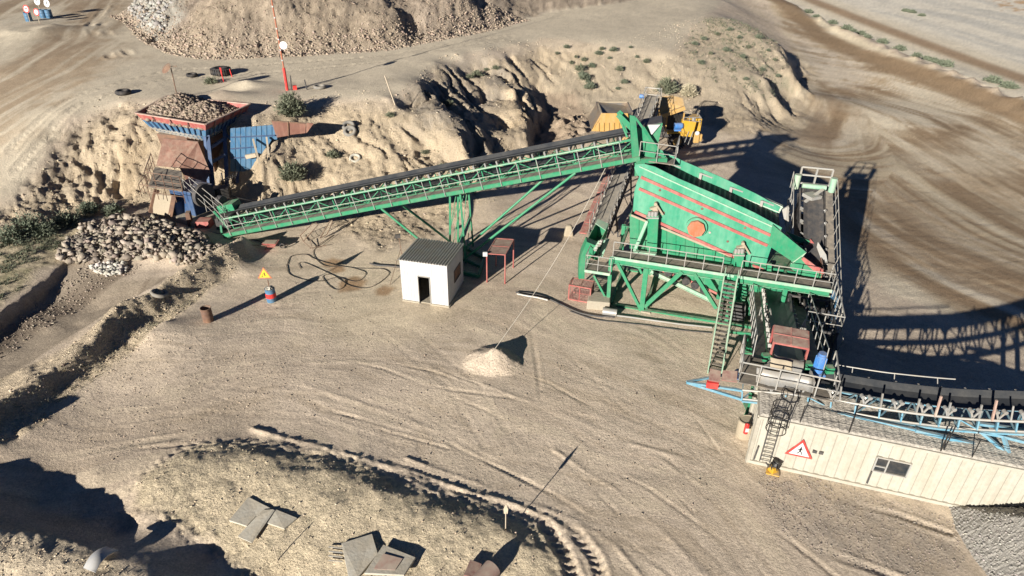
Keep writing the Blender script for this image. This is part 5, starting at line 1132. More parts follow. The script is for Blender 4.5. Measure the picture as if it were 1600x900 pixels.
m = MB(); q0, q1 = sp(1262, 383, 4.2), sp(1284, 425, 4.2); m.prism([p1-Z*.9, sp(1284, 436, 1.7)-Z*.2, sp(1284, 436, 1.7)-Z*.2+SV*2.5, p1-Z*.9+SV*2.5], Z*.05); m.prism([sp(1286, 421, 1.7), sp(1286, 421, 1.7)+SV*2.5, sp(1286, 421, 1.7)+SV*2.5-Z*1.2, sp(1286, 421, 1.7)-Z*1.2], SU*.05); m.build('liner', 'brown_sheet', hd)
m = MB(); plate(m, [(1222, 328), (1232, 322), (1233, 364), (1230, 366)], v1+WS-.2, .12); m.beam(sp(1231, 323, v1+WS-.2), sp(1229, 365, v1+WS-.2), .1, .1); m.build('end_post', 'pale_steel', hd)
m = MB(); P_ = [sp(x, y, 3.2) for x, y in ((1278, 378), (1291, 398), (1296, 425), (1291, 432), (1284, 408), (1276, 386))]; m.prism(P_, SV*.03); m.build('curtain', 'pale_steel', hd)

# ================================================================ staircase
st0, st1 = at(1131, 434, 3.25), at(1151, 438, 3.25); sb0, sb1 = at(1104, 591), at(1128, 581)
wst = (st1-st0).length; bdir = (st1-st0).normalized(); sbm = (sb0+sb1)/2; sb0 = sbm-bdir*wst/2; sb1 = sbm+bdir*wst/2
sc_t = thing('staircase', 'steep open-tread green and grey steel stairs up to the plant walkway', 'stairs', sbm)
for a_, b_ in ((sb0, st0), (sb1, st1)): MB().beam(a_, b_, .06, .22).build('stringer', 'pale_green_paint', sc_t)
for k in range(1, 21):
    a_, b_ = sb0.lerp(st0, k/21), sb1.lerp(st1, k/21); MB().prism([a_+bdir*.03, b_-bdir*.03, b_-bdir*.03+(st0-sb0).normalized()*V(1,1,0)*.26, a_+bdir*.03+(st0-sb0).normalized()*V(1,1,0)*.26], Z*.035).build('tread', 'grating', sc_t)
m = MB()
for a_, b_ in ((sb0, st0), (sb1, st1)):
    for k in range(6): p = a_.lerp(b_, k/5.3); m.tube(p, p+Z*.95, .02)
    m.tube(a_+Z*.95, a_.lerp(b_, .95)+Z*.95, .024)
m.build('handrail', 'pale_green_paint', sc_t)
# second flight, hidden behind the first, toward the conveyor walkway
m = MB(); q0, q1 = at(1140, 540, 1.0), at(1180, 500, 1.6)
s2 = thing('access_ramp', 'short grey ramp with white rails between the stairs and the drive head', 'ramp', V(q0.x, q0.y, 0))
rp = [at(1188, 565, 1.2), at(1204, 566, 1.2), at(1197, 508, 2.0), at(1183, 506, 2.0)]
MB().prism(rp, Z*.06).build('ramp_deck', 'grating', s2); m = MB(); m.rail([rp[0]+Z*.05, rp[3]+Z*.05], 1.0, .55, .028); m.rail([rp[1]+Z*.05, rp[2]+Z*.05], 1.0, .8, .024); m.build('ramp_rail', 'pale_steel', s2)
m = MB(); 
for p in rp: m.beam(V(p.x, p.y, 0), p, .1, .1)
m.build('ramp_leg', 'green_paint', s2)
pm2 = at(1166, 552); m = MB(); m.ibeam(pm2, pm2+Z*1.3, .16, .16, .02); m.ibeam(pm2+Z*1.3, pm2+V(-1.1, .6, 1.0), .14, .14, .02); m.box(pm2+Z*.12, .5, .4, .1); tag(m.build('pump_stand', 'green_paint', None, pm2), 'green steel bracket stand on a pale footing right of the stairs', 'bracket')
tag(MB().box(pm2+V(0, -.1, .0), .9, .5, .12, -.2).build('footing', 'tan_plate', None, pm2-Z*.03), 'flat pale footing slab under the green bracket stand', 'footing')
for k, (x, y) in enumerate(((1148, 497), (1162, 488))):
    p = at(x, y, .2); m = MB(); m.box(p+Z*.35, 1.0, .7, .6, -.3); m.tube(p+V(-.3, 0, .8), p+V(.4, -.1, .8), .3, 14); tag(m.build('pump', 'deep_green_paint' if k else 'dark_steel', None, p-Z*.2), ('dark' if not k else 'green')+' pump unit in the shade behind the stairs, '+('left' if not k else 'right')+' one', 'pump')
# shaded machine under the right end
b = sw(9.6, .4, 0); ck = thing('cage_stand', 'dark shaded steel frame with mesh sides below the right end of the walkway', 'steel frame', b)
m = MB()
for x, y in ((0, 0), (2.1, 0), (2.1, -3.2), (0, -3.2)):
    m.beam(sw(9.7+x, y, 0), sw(9.7+x, y, 2.7), .12, .12)
for z in (1.3, 2.6):
    for a_, b_ in (((0, 0), (2.1, 0)), ((2.1, 0), (2.1, -3.2)), ((2.1, -3.2), (0, -3.2)), ((0, -3.2), (0, 0))): m.beam(sw(9.7+a_[0], a_[1], z), sw(9.7+b_[0], b_[1], z), .1, .1)

for k in range(5):
    m.beam(sw(9.7, -.3-.6*k, .1), sw(9.7, -.9-.6*k, 2.6), .06, .06); m.beam(sw(11.8, -.3-.6*k, 2.6), sw(11.8, -.9-.6*k, .1), .06, .06); m.beam(sw(9.8+.45*k, -3.25, .1 if k % 2 else 2.5), sw(10.2+.45*k, -3.25, 2.5 if k % 2 else .1), .06, .06)
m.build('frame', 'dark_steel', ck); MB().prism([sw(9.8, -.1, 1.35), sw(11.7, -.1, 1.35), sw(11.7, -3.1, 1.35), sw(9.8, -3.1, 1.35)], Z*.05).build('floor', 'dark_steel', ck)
m = MB(); m.rail([sw(11.9, 1.2, 2.65), sw(11.9, -3.3, 2.65), sw(10.2, -3.3, 2.65)], 1.05, .8, .03); m.build('rail', 'pale_steel', ck)
m = MB(); p = at(1285, 480, 2.4); m.prism([sw(11.9, .8, 3.0), sw(12.0, -.2, 3.1), sw(12.1, -1.1, 1.6), sw(11.9, -.9, 1.3), sw(11.8, .3, 2.3)], SU*.03); m.build('torn_sheet', 'blue_paint', ck)
m = MB(); lp_ = at(1258, 500, 3.9)
for dx_ in (-.55, -.1, .35, .7): m.tube(lp_, V(lp_.x+dx_, lp_.y-.2-dx_*.4, .9), .03)
m.build('guy_bars', 'grey_steel', ck)

# ================================================================ dump truck
def wheel(parent, c, R, w_, ax=V(0, 1, 0)):
    t = tyre(None, c, R-.22*R, .22*R, ax); 
    for k in range(24):
        e = V(cos(k*pi/12), 0, sin(k*pi/12)); t.beam(c+e*R*.985-ax*w_/2, c+e*R*.985+ax*w_/2, .1, .06, e)
    t.tube(c-ax*w_*.45, c+ax*w_*.45, R*.9, 28)
    o = t.build('wheel', 'rubber', parent)
    MB().tube(c-ax*(w_/2+.03), c-ax*(w_/2-.1), R*.5, 18, R*.42).build('rim', 'machine_yellow', o); return o
TO = V(15.6, 62.3, 0); TO.z = gz(15.6, 62.3)
tr = thing('dump_truck', 'yellow quarry dump truck with grey steel bed and rock guard over its cab', 'truck', TO)
YN = TO.y
for x, y in ((0, 0), (0, 3.2), (-4.9, .1), (-4.9, 3.1)): wheel(tr, TO+V(x, y+.3, .8), .82, .6)
def ty(px, py, dy): return at_depth(px, py, YN+dy)
m = MB(); m.box(TO+V(-2.6, 1.9, 1.05), 9.0, 1.1, .5); m.build('chassis', 'dark_steel', tr)
bn = [ty(924, 205, 0), ty(985, 207, 0), ty(981, 177, 0), ty(940, 177, 0)]
m = MB(); m.prism(bn, V(0, .1, 0)); 
for x in (935, 943, 951, 959, 967, 975): m.beam(ty(x, 192, -.05), ty(x, 205, -.05), .12, .1, V(0, 1, 0))
m.beam(ty(929, 197, -.03), ty(937, 184, -.03), .1, .08, V(0, 1, 0)); m.build('bed_side', 'machine_yellow', tr)
W_ = 3.6; fl = [ty(924, 205, .1)+Z*.1, ty(990, 207, .1)+Z*.1, ty(990, 207, .1)+Z*.1+V(0, W_, 0), ty(924, 205, .1)+Z*.1+V(0, W_, 0)]
m = MB(); m.prism(fl, Z*.08); fz = [ty(936, 184, .15), ty(982, 186, .15)]; m.prism([fz[0], fz[1], fz[1]+V(.3, W_-.2, .2), fz[0]+V(0, W_-.2, .5)], Z*.06)
lft = ty(940, 177, .1); m.prism([ty(924, 204, .12)+Z*.1, ty(924, 204, .12)+Z*.1+V(0, W_, 0), lft+V(0, W_, 0), lft], V(-.02, 0, .06))
bf = [ty(940, 177, 0)+V(0, W_, 0), ty(981, 177, 0)+V(.6, W_, 0), ty(985, 207, 0)+V(.6, W_, 0), ty(924, 205, 0)+V(0, W_, 0)]; m.prism(bf, V(0, .1, 0))
fr0 = ty(981, 177, .1); m.prism([fr0-Z*1.9, fr0+V(.4, 0, .1), fr0+V(.4, W_, .1), fr0+V(0, W_, -1.9)], V(.1, 0, 0))
m.build('bed', 'bed_steel', tr)
m = MB(); m.beam(lft, lft+V(0, W_, 0), .12, .12); m.beam(lft+V(0, W_, .05), bf[1]+Z*.05, .15, .12); m.build('bed_rim', 'tan_plate', tr)
cn = [ty(1030, 170, .5), ty(1033, 182, .0), ty(1070, 169, .0), ty(1067, 154, 1.0), ty(1051, 149, 1.5), ty(1034, 151, 1.5)]
m = MB(); zc = sum(p.z for p in cn)/6; m.add(cn+[c_-Z*.12 for c_ in cn]+[sum(cn, V(0,0,0))/6+Z*.15, sum(cn, V(0,0,0))/6-Z*.1], [(i, (i+1) % 6, 12) for i in range(6)]+[((i+1) % 6+6, i+6, 13) for i in range(6)]+[(i, i+6, (i+1) % 6+6, (i+1) % 6) for i in range(6)]); m.build('rock_guard', 'machine_yellow', tr)
m = MB(); m.prism([cn[0], cn[1], cn[1]+V(-.1, .1, -1.0), cn[0]+V(-.1, .1, -1.6)], V(0, .1, 0)); m.beam(cn[1]+Z*.04, cn[2]+Z*.04, .35, .3, V(0, 1, 0)); m.build('guard_lip', 'machine_yellow', tr)
m = MB(); m.box(TO+V(-.4, 1.2, 2.6), 1.7, 1.6, 1.5); m.build('cab', 'black_paint', tr)
m = MB()
for x, y in ((.35, .3), (.35, 2.0), (-1.2, .3)): m.beam(TO+V(x, y, 1.7), TO+V(x, y, 3.5), .12, .12)
m.build('cab_pillar', 'machine_yellow', tr)
m = MB(); m.box(TO+V(.8, .25, 2.1), 1.3, .8, 1.5, 0, Matrix.Rotation(.1, 3, 'Y')); m.box(TO+V(1.5, 1.3, 2.1), 1.4, 1.6, 1.6); m.box(TO+V(-.2, .0, 1.75), 1.8, .5, .25); m.build('hood', 'bright_yellow', tr, bevel=.05)
m = MB(); m.box(TO+V(2.1, 1.8, 1.15), .5, 3.4, .7); m.box(TO+V(1.8, .1, 1.2), .5, .3, 1.0); m.build('bumper', 'machine_yellow', tr, bevel=.04)
m = MB(); m.rail([TO+V(.3, -.1, 2.4), TO+V(1.9, -.1, 2.4), TO+V(1.9, 1.4, 2.4)], .8, .6, .03); m.beam(TO+V(.6, -.25, .6), TO+V(.9, -.25, 1.9), .06, .06); m.beam(TO+V(1.0, -.25, .6), TO+V(1.3, -.25, 1.9), .06, .06); m.build('service_rail', 'grey_steel', tr)
MB().tube(TO+V(1.75, -.05, 1.7), TO+V(1.75, -.15, 1.7), .2, 14).build('headlight', 'sign_white', tr); MB().tube(TO+V(1.3, .3, 2.6), TO+V(1.3, .3, 3.1), .14, 12).build('exhaust', 'grey_steel', tr)
# posts and barrels in front of the truck
def simple_post(px, py, tx, ty_, r, mat_, label, y0=None):
    p = at(px, py, 0); t = at_depth(tx, ty_, p.y); return p, t
p = atg(948, 218); t = at_depth(948, 178, p.y); sgn = thing('round_sign', 'white round plate with red lower rim on a rusty post before the truck bed', 'sign', p)
MB().tube(p-Z*.1, t, .05, 8).build('post', 'orange_paint', sgn); MB().tube(t+V(-.35, 0, .05), t+V(.1, 0, -.1), .03).build('arm', 'rusty_steel', sgn)
dsc = at_depth(957, 183, p.y-.1); pl_ = MB().tube(dsc, dsc+V(-.02, -.03, .01), .58, 24).build('plate', 'signal_red', sgn); MB().tube(dsc+V(-.06, -.04, .08), dsc+V(-.07, -.06, .085), .52, 24).build('face', 'sign_white', pl_)
p = atg(967, 212); q3 = at_depth(967, 196, p.y); bl = thing('blue_bin', 'small blue bin on a rusty stand in front of the truck bed', 'bin', p); MB().tube(q3-Z*.3, q3+Z*.45, .26, 14).build('bin', 'motor_blue', bl); MB().tube(p, q3-Z*.3, .06, 8).build('stand', 'rusty_steel', bl)
p = atg(977, 211); m = MB(); m.box(p+Z*.9, .9, .3, .8); tag(m.build('rusty_box', 'stain_pink', None, p), 'faded pinkish cabinet beside the small blue bin at the truck bed', 'cabinet')

# ================================================================ feed hopper over the crusher
HZ = 5.5
A0, B0, C0, D0 = at(212, 177, HZ), at(321, 195, HZ), at(391, 163, HZ+.2), at(262, 150, HZ)
hcen = (A0+B0+C0+D0)/4
fh = thing('feed_hopper', 'big rock hopper with red rim and blue ribbed sides built into the bank', 'hopper', V(hcen.x, hcen.y, 0))
def lay(P, dz_, k): return [V(hcen.x, hcen.y, p.z).lerp(p, k)-Z*dz_ for p in P]
R0 = [A0, B0, C0, D0]; R1 = lay(R0, .55, .92); R2 = lay(R0, 1.15, .82); R3 = lay(R0, 2.3, .5)
def ring(mb, P, Q, th=.07):
    for i in range(4):
        a_, b_, c, d = P[i], P[(i+1) % 4], Q[(i+1) % 4], Q[i]; n_ = (b_-a_).cross(d-a_).normalized()
        if n_.dot(hcen-(a_+b_)/2) < 0: n_ = -n_
        mb.hexa([d, c, c+n_*th, d+n_*th, a_, b_, b_+n_*th, a_+n_*th])
m = MB(); ring(m, R0, R1); m.build('rim_plate', 'red_paint', fh)
m = MB(); 
for i in range(4): m.beam(R0[i]+Z*.03, R0[(i+1) % 4]+Z*.03, .16, .08)
m.build('rim_cap', 'stain_pink', fh)
m = MB(); ring(m, R1, R2); m.build('upper_side', 'blue_paint', fh)
m = MB(); ring(m, R2, R3); m.build('lower_side', 'blue_paint', fh)
m = MB()
for i, n_ in ((0, 4), (1, 5)):
    for k in range(1, n_): a_ = R0[i].lerp(R0[(i+1) % 4], k/n_); b_ = R1[i].lerp(R1[(i+1) % 4], k/n_); o_ = ((a_-hcen)*V(1, 1, 0)).normalized()*.06; m.beam(a_+o_, b_+o_, .08, .1, o_.normalized())
m.build('rim_rib', 'dark_red_mesh', fh)
for i, n_ in ((0, 11), (1, 10)):
    for k in range(1, n_):
        m = MB(); a_ = R1[i].lerp(R1[(i+1) % 4], k/n_); b_ = R2[i].lerp(R2[(i+1) % 4], k/n_); o_ = ((a_-hcen)*V(1, 1, 0)).normalized()*.07; m.beam(a_+o_, b_+o_, .07, .14, o_.normalized()); m.build('side_rib', 'deep_blue_paint', fh)
m = MB()    # bolted lining bars on the lower cone
for i in (0, 1):
    for r_ in range(4):
        for k in range(12):
            f0 = (k+.5*(r_ % 2)+.2)/13; t0, t1 = r_/4+.04, r_/4+.2
            a_ = R2[i].lerp(R2[(i+1) % 4], f0).lerp(R3[i].lerp(R3[(i+1) % 4], f0), t0); b_ = R2[i].lerp(R2[(i+1) % 4], f0+.05).lerp(R3[i].lerp(R3[(i+1) % 4], f0+.05), t1); o_ = ((a_-hcen)*V(1, 1, 0)).normalized()*.05; m.beam(a_+o_, b_+o_, .18, .06, o_.normalized())
m.build('lining_bar', 'pale_steel', fh)
m = MB()
for p, q_ in ((R2[1], at(322, 270, 1.6)), (R2[1]+V(.1, .2, 0), at(333, 300, .6)), (R2[1].lerp(R2[2], .5), at(352, 285, 1.0)), (R2[2], at(366, 262, 1.6))): m.ibeam(V(q_.x, q_.y, .2), p, .26, .26, .04)
q_ = [at(322, 270, 1.6), at(352, 285, 1.0), at(366, 262, 1.6)]
m.beam(R2[1].lerp(q_[0], .4), R2[1].lerp(R2[2], .5).lerp(q_[1], .2), .2, .2); m.beam(R2[1].lerp(q_[0], .8), R2[1].lerp(R2[2], .5).lerp(q_[1], .5), .2, .2); m.beam(R2[1].lerp(R2[2], .5).lerp(q_[1], .1), R2[2].lerp(q_[2], .6), .16, .16); m.build('support_column', 'deep_blue_paint', fh)
# curtain of rubberised sheet below, and its shaded side
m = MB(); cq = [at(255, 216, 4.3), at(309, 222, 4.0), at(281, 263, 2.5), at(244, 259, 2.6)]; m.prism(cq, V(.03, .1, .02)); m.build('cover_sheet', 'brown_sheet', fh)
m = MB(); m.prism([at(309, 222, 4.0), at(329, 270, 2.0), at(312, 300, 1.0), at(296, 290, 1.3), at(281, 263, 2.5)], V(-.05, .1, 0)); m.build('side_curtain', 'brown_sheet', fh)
m = MB(); m.hexa([V(hcen.x+x, hcen.y+y, z) for z, k in ((.3, 1), (3.9, 1.15)) for x, y in ((-2.2*k, -1.2*k), (1.9*k, -2.2*k), (2.8*k, .6*k), (-1.4*k, 1.8*k))]); m.build('shadow_body', 'rusty_steel', fh)  # solid mass added under the hopper to throw shade on the blue wall
# jaw crusher
jc = thing('jaw_crusher', 'dark crusher under the hopper with railed platform and pale discharge apron', 'crusher', at(280, 350, 0))
jb = [at(240, 338, .1), at(306, 360, .1)]; jd = (jb[1]-jb[0]).normalized(); jn = V(-jd.y, jd.x, 0); jl = (jb[1]-jb[0]).length
m = MB(); m.prism([jb[0]-Z*.8, jb[1]-Z*.8, jb[1]-Z*.8+jn*3.2, jb[0]-Z*.8+jn*3.2], Z*1.35); m.prism([jb[1]-Z*.3, at(344, 368, 0)-Z*.3, at(352, 352, 0)-Z*.3, jb[1]+jn*2.0-Z*.3], Z*.5); m.build('foundation', 'concrete', jc, bevel=.05)
m = MB(); m.prism([at(243, 304, 2.2), at(270, 307, 2.2), at(265, 338, .75), at(237, 333, .75)], V(0, .08, .03)); m.build('apron', 'tan_plate', jc)
m = MB(); m.beam(at(245, 297, 2.4), at(236, 332, .8), .22, .35); m.beam(at(272, 306, 2.3), at(266, 338, .7), .12, .3); m.build('apron_cheek', 'rusty_steel', jc)
m = MB(); m.box(at(285, 318, 1.4)+jn*1.0, 2.4, 2.0, 2.2, atan2(jd.y, jd.x)); m.box(at(276, 325, 1.0), .9, .8, 1.2, atan2(jd.y, jd.x)); m.build('body', 'deep_blue_paint', jc, bevel=.06)
fw = at(318, 305, 2.2); m = MB(); m.tube(fw-jd*.15, fw+jd*.2, .85, 26); m.tube(fw+jd*1.2+jn*.3-Z*.2, fw+jd*1.6+jn*.3-Z*.2, .35, 18); m.build('flywheel', 'dark_steel', jc)
m = MB(); m.box(at(345, 300, 1.9), 1.3, .9, .8, .25); m.box(at(332, 316, 1.4), 1.0, .7, .6, .2); m.build('drive_guard', 'black_paint', jc, bevel=.05)
m = MB(); m.box(at(297, 346, .6), .3, .5, 1.5, .2); m.build('pier', 'rusty_steel', jc)
m = MB(); rb = at(320, 350, .4); m.hexa([rb+V(x, y, z) for z, k in ((-.4, 1), (.35, .8)) for x, y in ((-.55*k, -.5*k), (.55*k, -.45*k), (.55*k, .45*k), (-.55*k, .5*k))]); m.build('red_guard', 'red_paint', jc)
m = MB(); pfz = 2.6; pf_ = [at(232, 292, pfz), at(286, 300, pfz), at(284, 268, pfz+.3), at(242, 262, pfz+.3)]; m.prism([pf_[0], pf_[1], pf_[2], pf_[3]], Z*.05); m.build('platform', 'grating', jc)
m = MB(); m.rail([pf_[1]+Z*.05, pf_[0]+Z*.05, pf_[3]+Z*.05], 1.1, .8, .028); m.rail([at(222, 308, 2.0), at(262, 314, 2.0), at(290, 318, 2.0)], 1.0, .7, .025); m.rail([at(222, 308, 2.0), at(236, 290, 2.2)], 1.0, .6, .025); m.path([at(218, 286, 2.6), at(226, 266, 3.0), at(240, 262, 3.0)], .02); m.build('platform_rail', 'rusty_steel', jc)
m = MB(); m.tube(at(362, 306, 1.6), at(412, 318, .3), .07); m.tube(at(346, 270, 2.2), at(350, 296, 1.4), .05); m.build('stay_bar', 'dark_steel', jc)
gp = [at(346, 283, 2.0), at(371, 268, 2.0), at(364, 292, .9), at(351, 302, .9)]
m = MB()
for a_, b_ in zip(gp, gp[1:]+gp[:1]): m.beam(a_, b_, .06, .06)
for k in range(1, 7): m.tube(gp[0].lerp(gp[1], k/7), gp[3].lerp(gp[2], k/7), .018, 4); m.tube(gp[0].lerp(gp[3], k/7), gp[1].lerp(gp[2], k/7), .018, 4)
tag(m.build('mesh_gate', 'dark_steel', None), 'dark mesh panel leaning in shade between the crusher and the bank', 'mesh panel')
# retaining sheets and props right of the hopper
rwp = [at(360, 200, 4.7), at(434, 194, 4.4), at(433, 222, 3.3), at(404, 224, 3.3), at(391, 252, 2.1), at(368, 266, 1.5)]
yw = thing('retaining_wall', 'blue corrugated sheet wall holding the bank beside the hopper', 'retaining wall', at(390, 240, 2))
w0, w1 = at(362, 262, 1.6), at(433, 222, 3.2); wy0 = at(360, 200, 4.7).y
def wl(px, py): t_ = (px-360)/75; return at_depth(px, py, wy0-.2+.5*t_)
m = MB()
for k in range(9):
    x0, x1 = 360+k*8.2, 360+(k+1)*8.2; bt0 = min(268, 268-(x0-392)*1.5 if x0 > 392 else 268-(0)); bt1 = bt0 if x1 < 394 else max(218, 268-(x1-392)*1.6); bt0 = max(218, bt0)
    m.prism([wl(x0, 201-k*.7), wl(x1-.9, 200-k*.7), wl(x1-.9, bt1), wl(x0, bt0)], V(0, .09 if k % 2 else .14, 0))
m.build('sheet', 'blue_paint', yw)
m = MB()
for yy in (214, 232, 247): m.beam(wl(361, yy)-V(0, .08, 0), wl(430 if yy < 225 else 400, yy-3)-V(0, .08, 0), .07, .08)
m.build('waling', 'deep_blue_paint', yw)
bw = thing('retaining_sheet', 'brown rusty sheet wall stepping down the slope, right of the blue wall', 'retaining wall', at(460, 212, 4))
m = MB()
for (x0, y0, x1, y1, x2, y2, x3, y3) in ((424, 188, 449, 190, 450, 212, 432, 215), (450, 190, 478, 192, 477, 208, 451, 211), (479, 192, 490, 193, 480, 207, 478, 208)): m.prism([wl(x0, y0), wl(x1, y1), wl(x2, y2), wl(x3, y3)], V(0, .08, 0))
m.build('sheet', 'brown_sheet', bw)
m = MB(); m.beam(wl(425, 189), wl(478, 193), .1, .1); m.beam(wl(450, 190)-V(0, .06, 0), wl(451, 212)-V(0, .06, 0), .08, .06, V(0, 1, 0)); m.build('edge_rail', 'rusty_steel', bw)
for (x0, y0, x1, y1, lb) in ((397, 216, 407, 260, 'long pale timber prop leaning on the blue wall, left of the two'), (418, 213, 421, 252, 'pale timber prop leaning on the blue wall, right of the two')):
    b = atg(x1, y1); tag(MB().beam(b-Z*.2, wl(x0, y0)-V(0, .25, 0), .14, .14).build('prop', 'timber', None, b), lb, 'timber prop')
tag(MB().beam(wl(386, 243)-V(0, .3, 0), wl(402, 240)-V(0, .3, 0), .25, .3).build('plank', 'timber', None), 'short pale plank fixed low across the blue wall', 'plank')

# ================================================================ cream cabin
k0 = at(1168, 721); k1 = at(1486, 791); ku = (k1-k0); ku.z = 0; ku.normalize(); kv = V(-ku.y, ku.x, 0); KH = 2.62; KL = 12.19; KD = 2.44
kx = lambda u, v, z: k0+ku*u+kv*v+Z*z
def kp(px, py): 
    p = at_plane(px, py, k0, kv); return (p-k0).dot(ku), p.z
cabn = thing('site_cabin', 'long cream corrugated cabin with gravel-strewn roof and a warning triangle', 'cabin', kx(KL/2, KD/2, 0))
wu0, wz1 = kp(1371, 713); wu1, wz0 = kp(1415, 743); _, wz0b = kp(1362, 737); wz0 = (wz0+wz0b)/2+.02; wz1 = (kp(1423, 724)[1]+wz1)/2; wu1 = kp(1420, 733)[0]
def corr(o, ux, W, holes=()):
    """corrugated wall: trapezoid profile split round rectangular openings"""
    m = MB(); n_ = ux.cross(Z); pitch = .42; xs = [0]
    while xs[-1] < W:
        b = xs[-1]; xs += [b+pitch*.36, b+pitch*.5, b+pitch*.86, b+pitch]
    xs = [x for x in xs if x < W]+[W]; off = lambda x: (.035 if pitch*.43 < (x % pitch) < pitch*.93 else 0)
    for h in holes: xs += [h[0], h[1]]
    xs = sorted(set(round(x, 4) for x in xs)); zs = [(0, KH)]
    for a, b in zip(xs, xs[1:]):
        if b-a < 1e-4: continue
        hs = [h for h in holes if h[0] <= a+1e-3 and h[1] >= b-1e-3]; seg = [(0, KH)] if not hs else [(0, hs[0][2]), (hs[0][3], KH)]
        for z0, z1 in seg: A_ = o+ux*a-n_*(-.0+off(a)); B_ = o+ux*b-n_*(-.0+off(b)); m.add([A_+Z*z0, B_+Z*z0, B_+Z*z1, A_+Z*z1, A_+Z*z0-n_*.02, B_+Z*z0-n_*.02, B_+Z*z1-n_*.02, A_+Z*z1-n_*.02], [(0,1,2,3),(7,6,5,4),(0,4,5,1),(2,6,7,3)])
    return m
corr(kx(0, 0, 0), ku, KL, [(wu0, wu1, wz0, wz1)]).build('front_wall', 'cream_panel', cabn)
corr(kx(0, KD, 0), -kv, KD).build('end_wall', 'cream_panel', cabn); corr(kx(KL, KD, 0), -ku, KL).build('rear_wall', 'cream_panel', cabn); corr(kx(KL, 0, 0), kv, KD).build('end_wall', 'cream_panel', cabn)
m = MB()
for v in (-.02, KD+.02): m.beam(kx(-.02, v, .08), kx(KL+.02, v, .08), .1, .16); m.beam(kx(-.02, v, KH+.02), kx(KL+.02, v, KH+.02), .1, .12)
for u in (-.02, KL+.02):
    m.beam(kx(u, 0, KH+.02), kx(u, KD, KH+.02), .1, .115)
    for v in (0, KD): m.beam(kx(u, v, 0), kx(u, v, KH), .16, .16)
m.build('frame', 'cream_panel', cabn)
rs = MB().prism([kx(.04, .04, KH+.02), kx(KL-.04, .04, KH+.02), kx(KL-.04, KD-.04, KH+.02), kx(.04, KD-.04, KH+.02)], Z*.05).build('roof', 'grey_steel', cabn)
# gravel lying on the roof as a lumpy sheet
GR = mat_ground('roof_gravel', False, (.46, .42, .355), .3, 3)
gm = MB(); nu, nv = 200, 44
for j in range(nv+1):
    for i in range(nu+1):
        u, v = KL*i/nu, KD*j/nv; e = min(1, min(u, KL-u, v, KD-v)/.1); gm.v.append(kx(u, v, KH+.075+e*(.04+.02*float(fbm(np.array(u*3), np.array(v*3), 3, 5))+.018*rnd.random()+(.016 if (u % .3) < .12 else 0))))
gm.f = [(j*(nu+1)+i, j*(nu+1)+i+1, (j+1)*(nu+1)+i+1, (j+1)*(nu+1)+i) for j in range(nv) for i in range(nu)]; gm.sm = [False]*len(gm.f)
gv = gm.build('roof_gravel', GR, cabn); gv['kind'] = 'stuff'
m = MB()
fq = lambda u, z: kx(u, -.03, z)
for a_, b_ in (((wu0, wz0), (wu1, wz0)), ((wu1, wz0), (wu1, wz1)), ((wu1, wz1), (wu0, wz1)), ((wu0, wz1), (wu0, wz0))): m.beam(fq(*a_), fq(*b_), .06, .08, kv)
um = wu0+(wu1-wu0)*.36; zm = wz0+(wz1-wz0)*.38; m.beam(fq(um, wz0), fq(um, wz1), .05, .07, kv); m.beam(fq(wu0, zm), fq(um, zm), .05, .07, kv)
wf = m.build('window', 'pale_steel', cabn); MB().prism([kx(wu0, .03, wz0), kx(wu1, .03, wz0), kx(wu1, .03, wz1), kx(wu0, .03, wz1)], kv*.02).build('pane', 'glass_dark', wf)
m = MB(); u_, z_ = kp(1362, 735); m.tube(kx(u_, -.05, z_), kx(u_, -.05, max(.3, z_-.75)), .035, 8); m.build('drain_pipe', 'dark_steel', cabn)
u_, z_ = kp(1167, 700); m = MB(); m.beam(kx(.22, -.05, .25), kx(.26, -.05, 1.05), .05, .09, kv); m.build('door_bar', 'dark_steel', cabn)
for x_ in (1273, 1283): u_, z_ = kp(x_, 705+(x_-1273)*.2); m = MB(); m.box(kx(u_, -.03, z_), .17, .06, .13, atan2(ku.y, ku.x)); m.build('vent', 'dark_steel', cabn)
su, sz = kp(1250, 703)
ts = tri_sign(cabn, kx(su, -.06, sz), 1.12, ku, Z, 'signal_red', 'sign_white', ped)
# ladder with its hooped cage
lad = thing('ladder', 'thin steel ladder with round safety cage on the cream cabin wall', 'ladder', kx(.8, -.15, 0))
l0, l1 = kp(1187, 716)[0], kp(1203, 718)[0]
m = MB()
for u in (l0, l1): m.tube(kx(u, -.12, .3), kx(u, -.12, 3.9), .022)
for k in range(12): m.tube(kx(l0, -.12, .4+k*.24), kx(l1, -.12, .4+k*.24), .02)
m.build('rails', 'dark_steel', lad)
lm = (l0+l1)/2; m = MB()
for z, R_ in ((2.55, .40), (2.95, .36), (3.4, .36), (3.85, .36)):
    P_ = [kx(lm+R_*cos(t), -.12-R_*.95+R_*.95*-sin(t)*-1-0, z) for t in [pi/2+2*pi*k/18 for k in range(19)]]; m.path(P_, .02, 5)
for t in range(7): a = pi*.9+t*pi*1.2/6+.0; m.tube(kx(lm+.40*cos(a), -.12-.38+.38*sin(a), 2.55), kx(lm+.36*cos(a), -.12-.34+.34*sin(a), 3.85), .014)
m.build('cage', 'black_paint', lad)
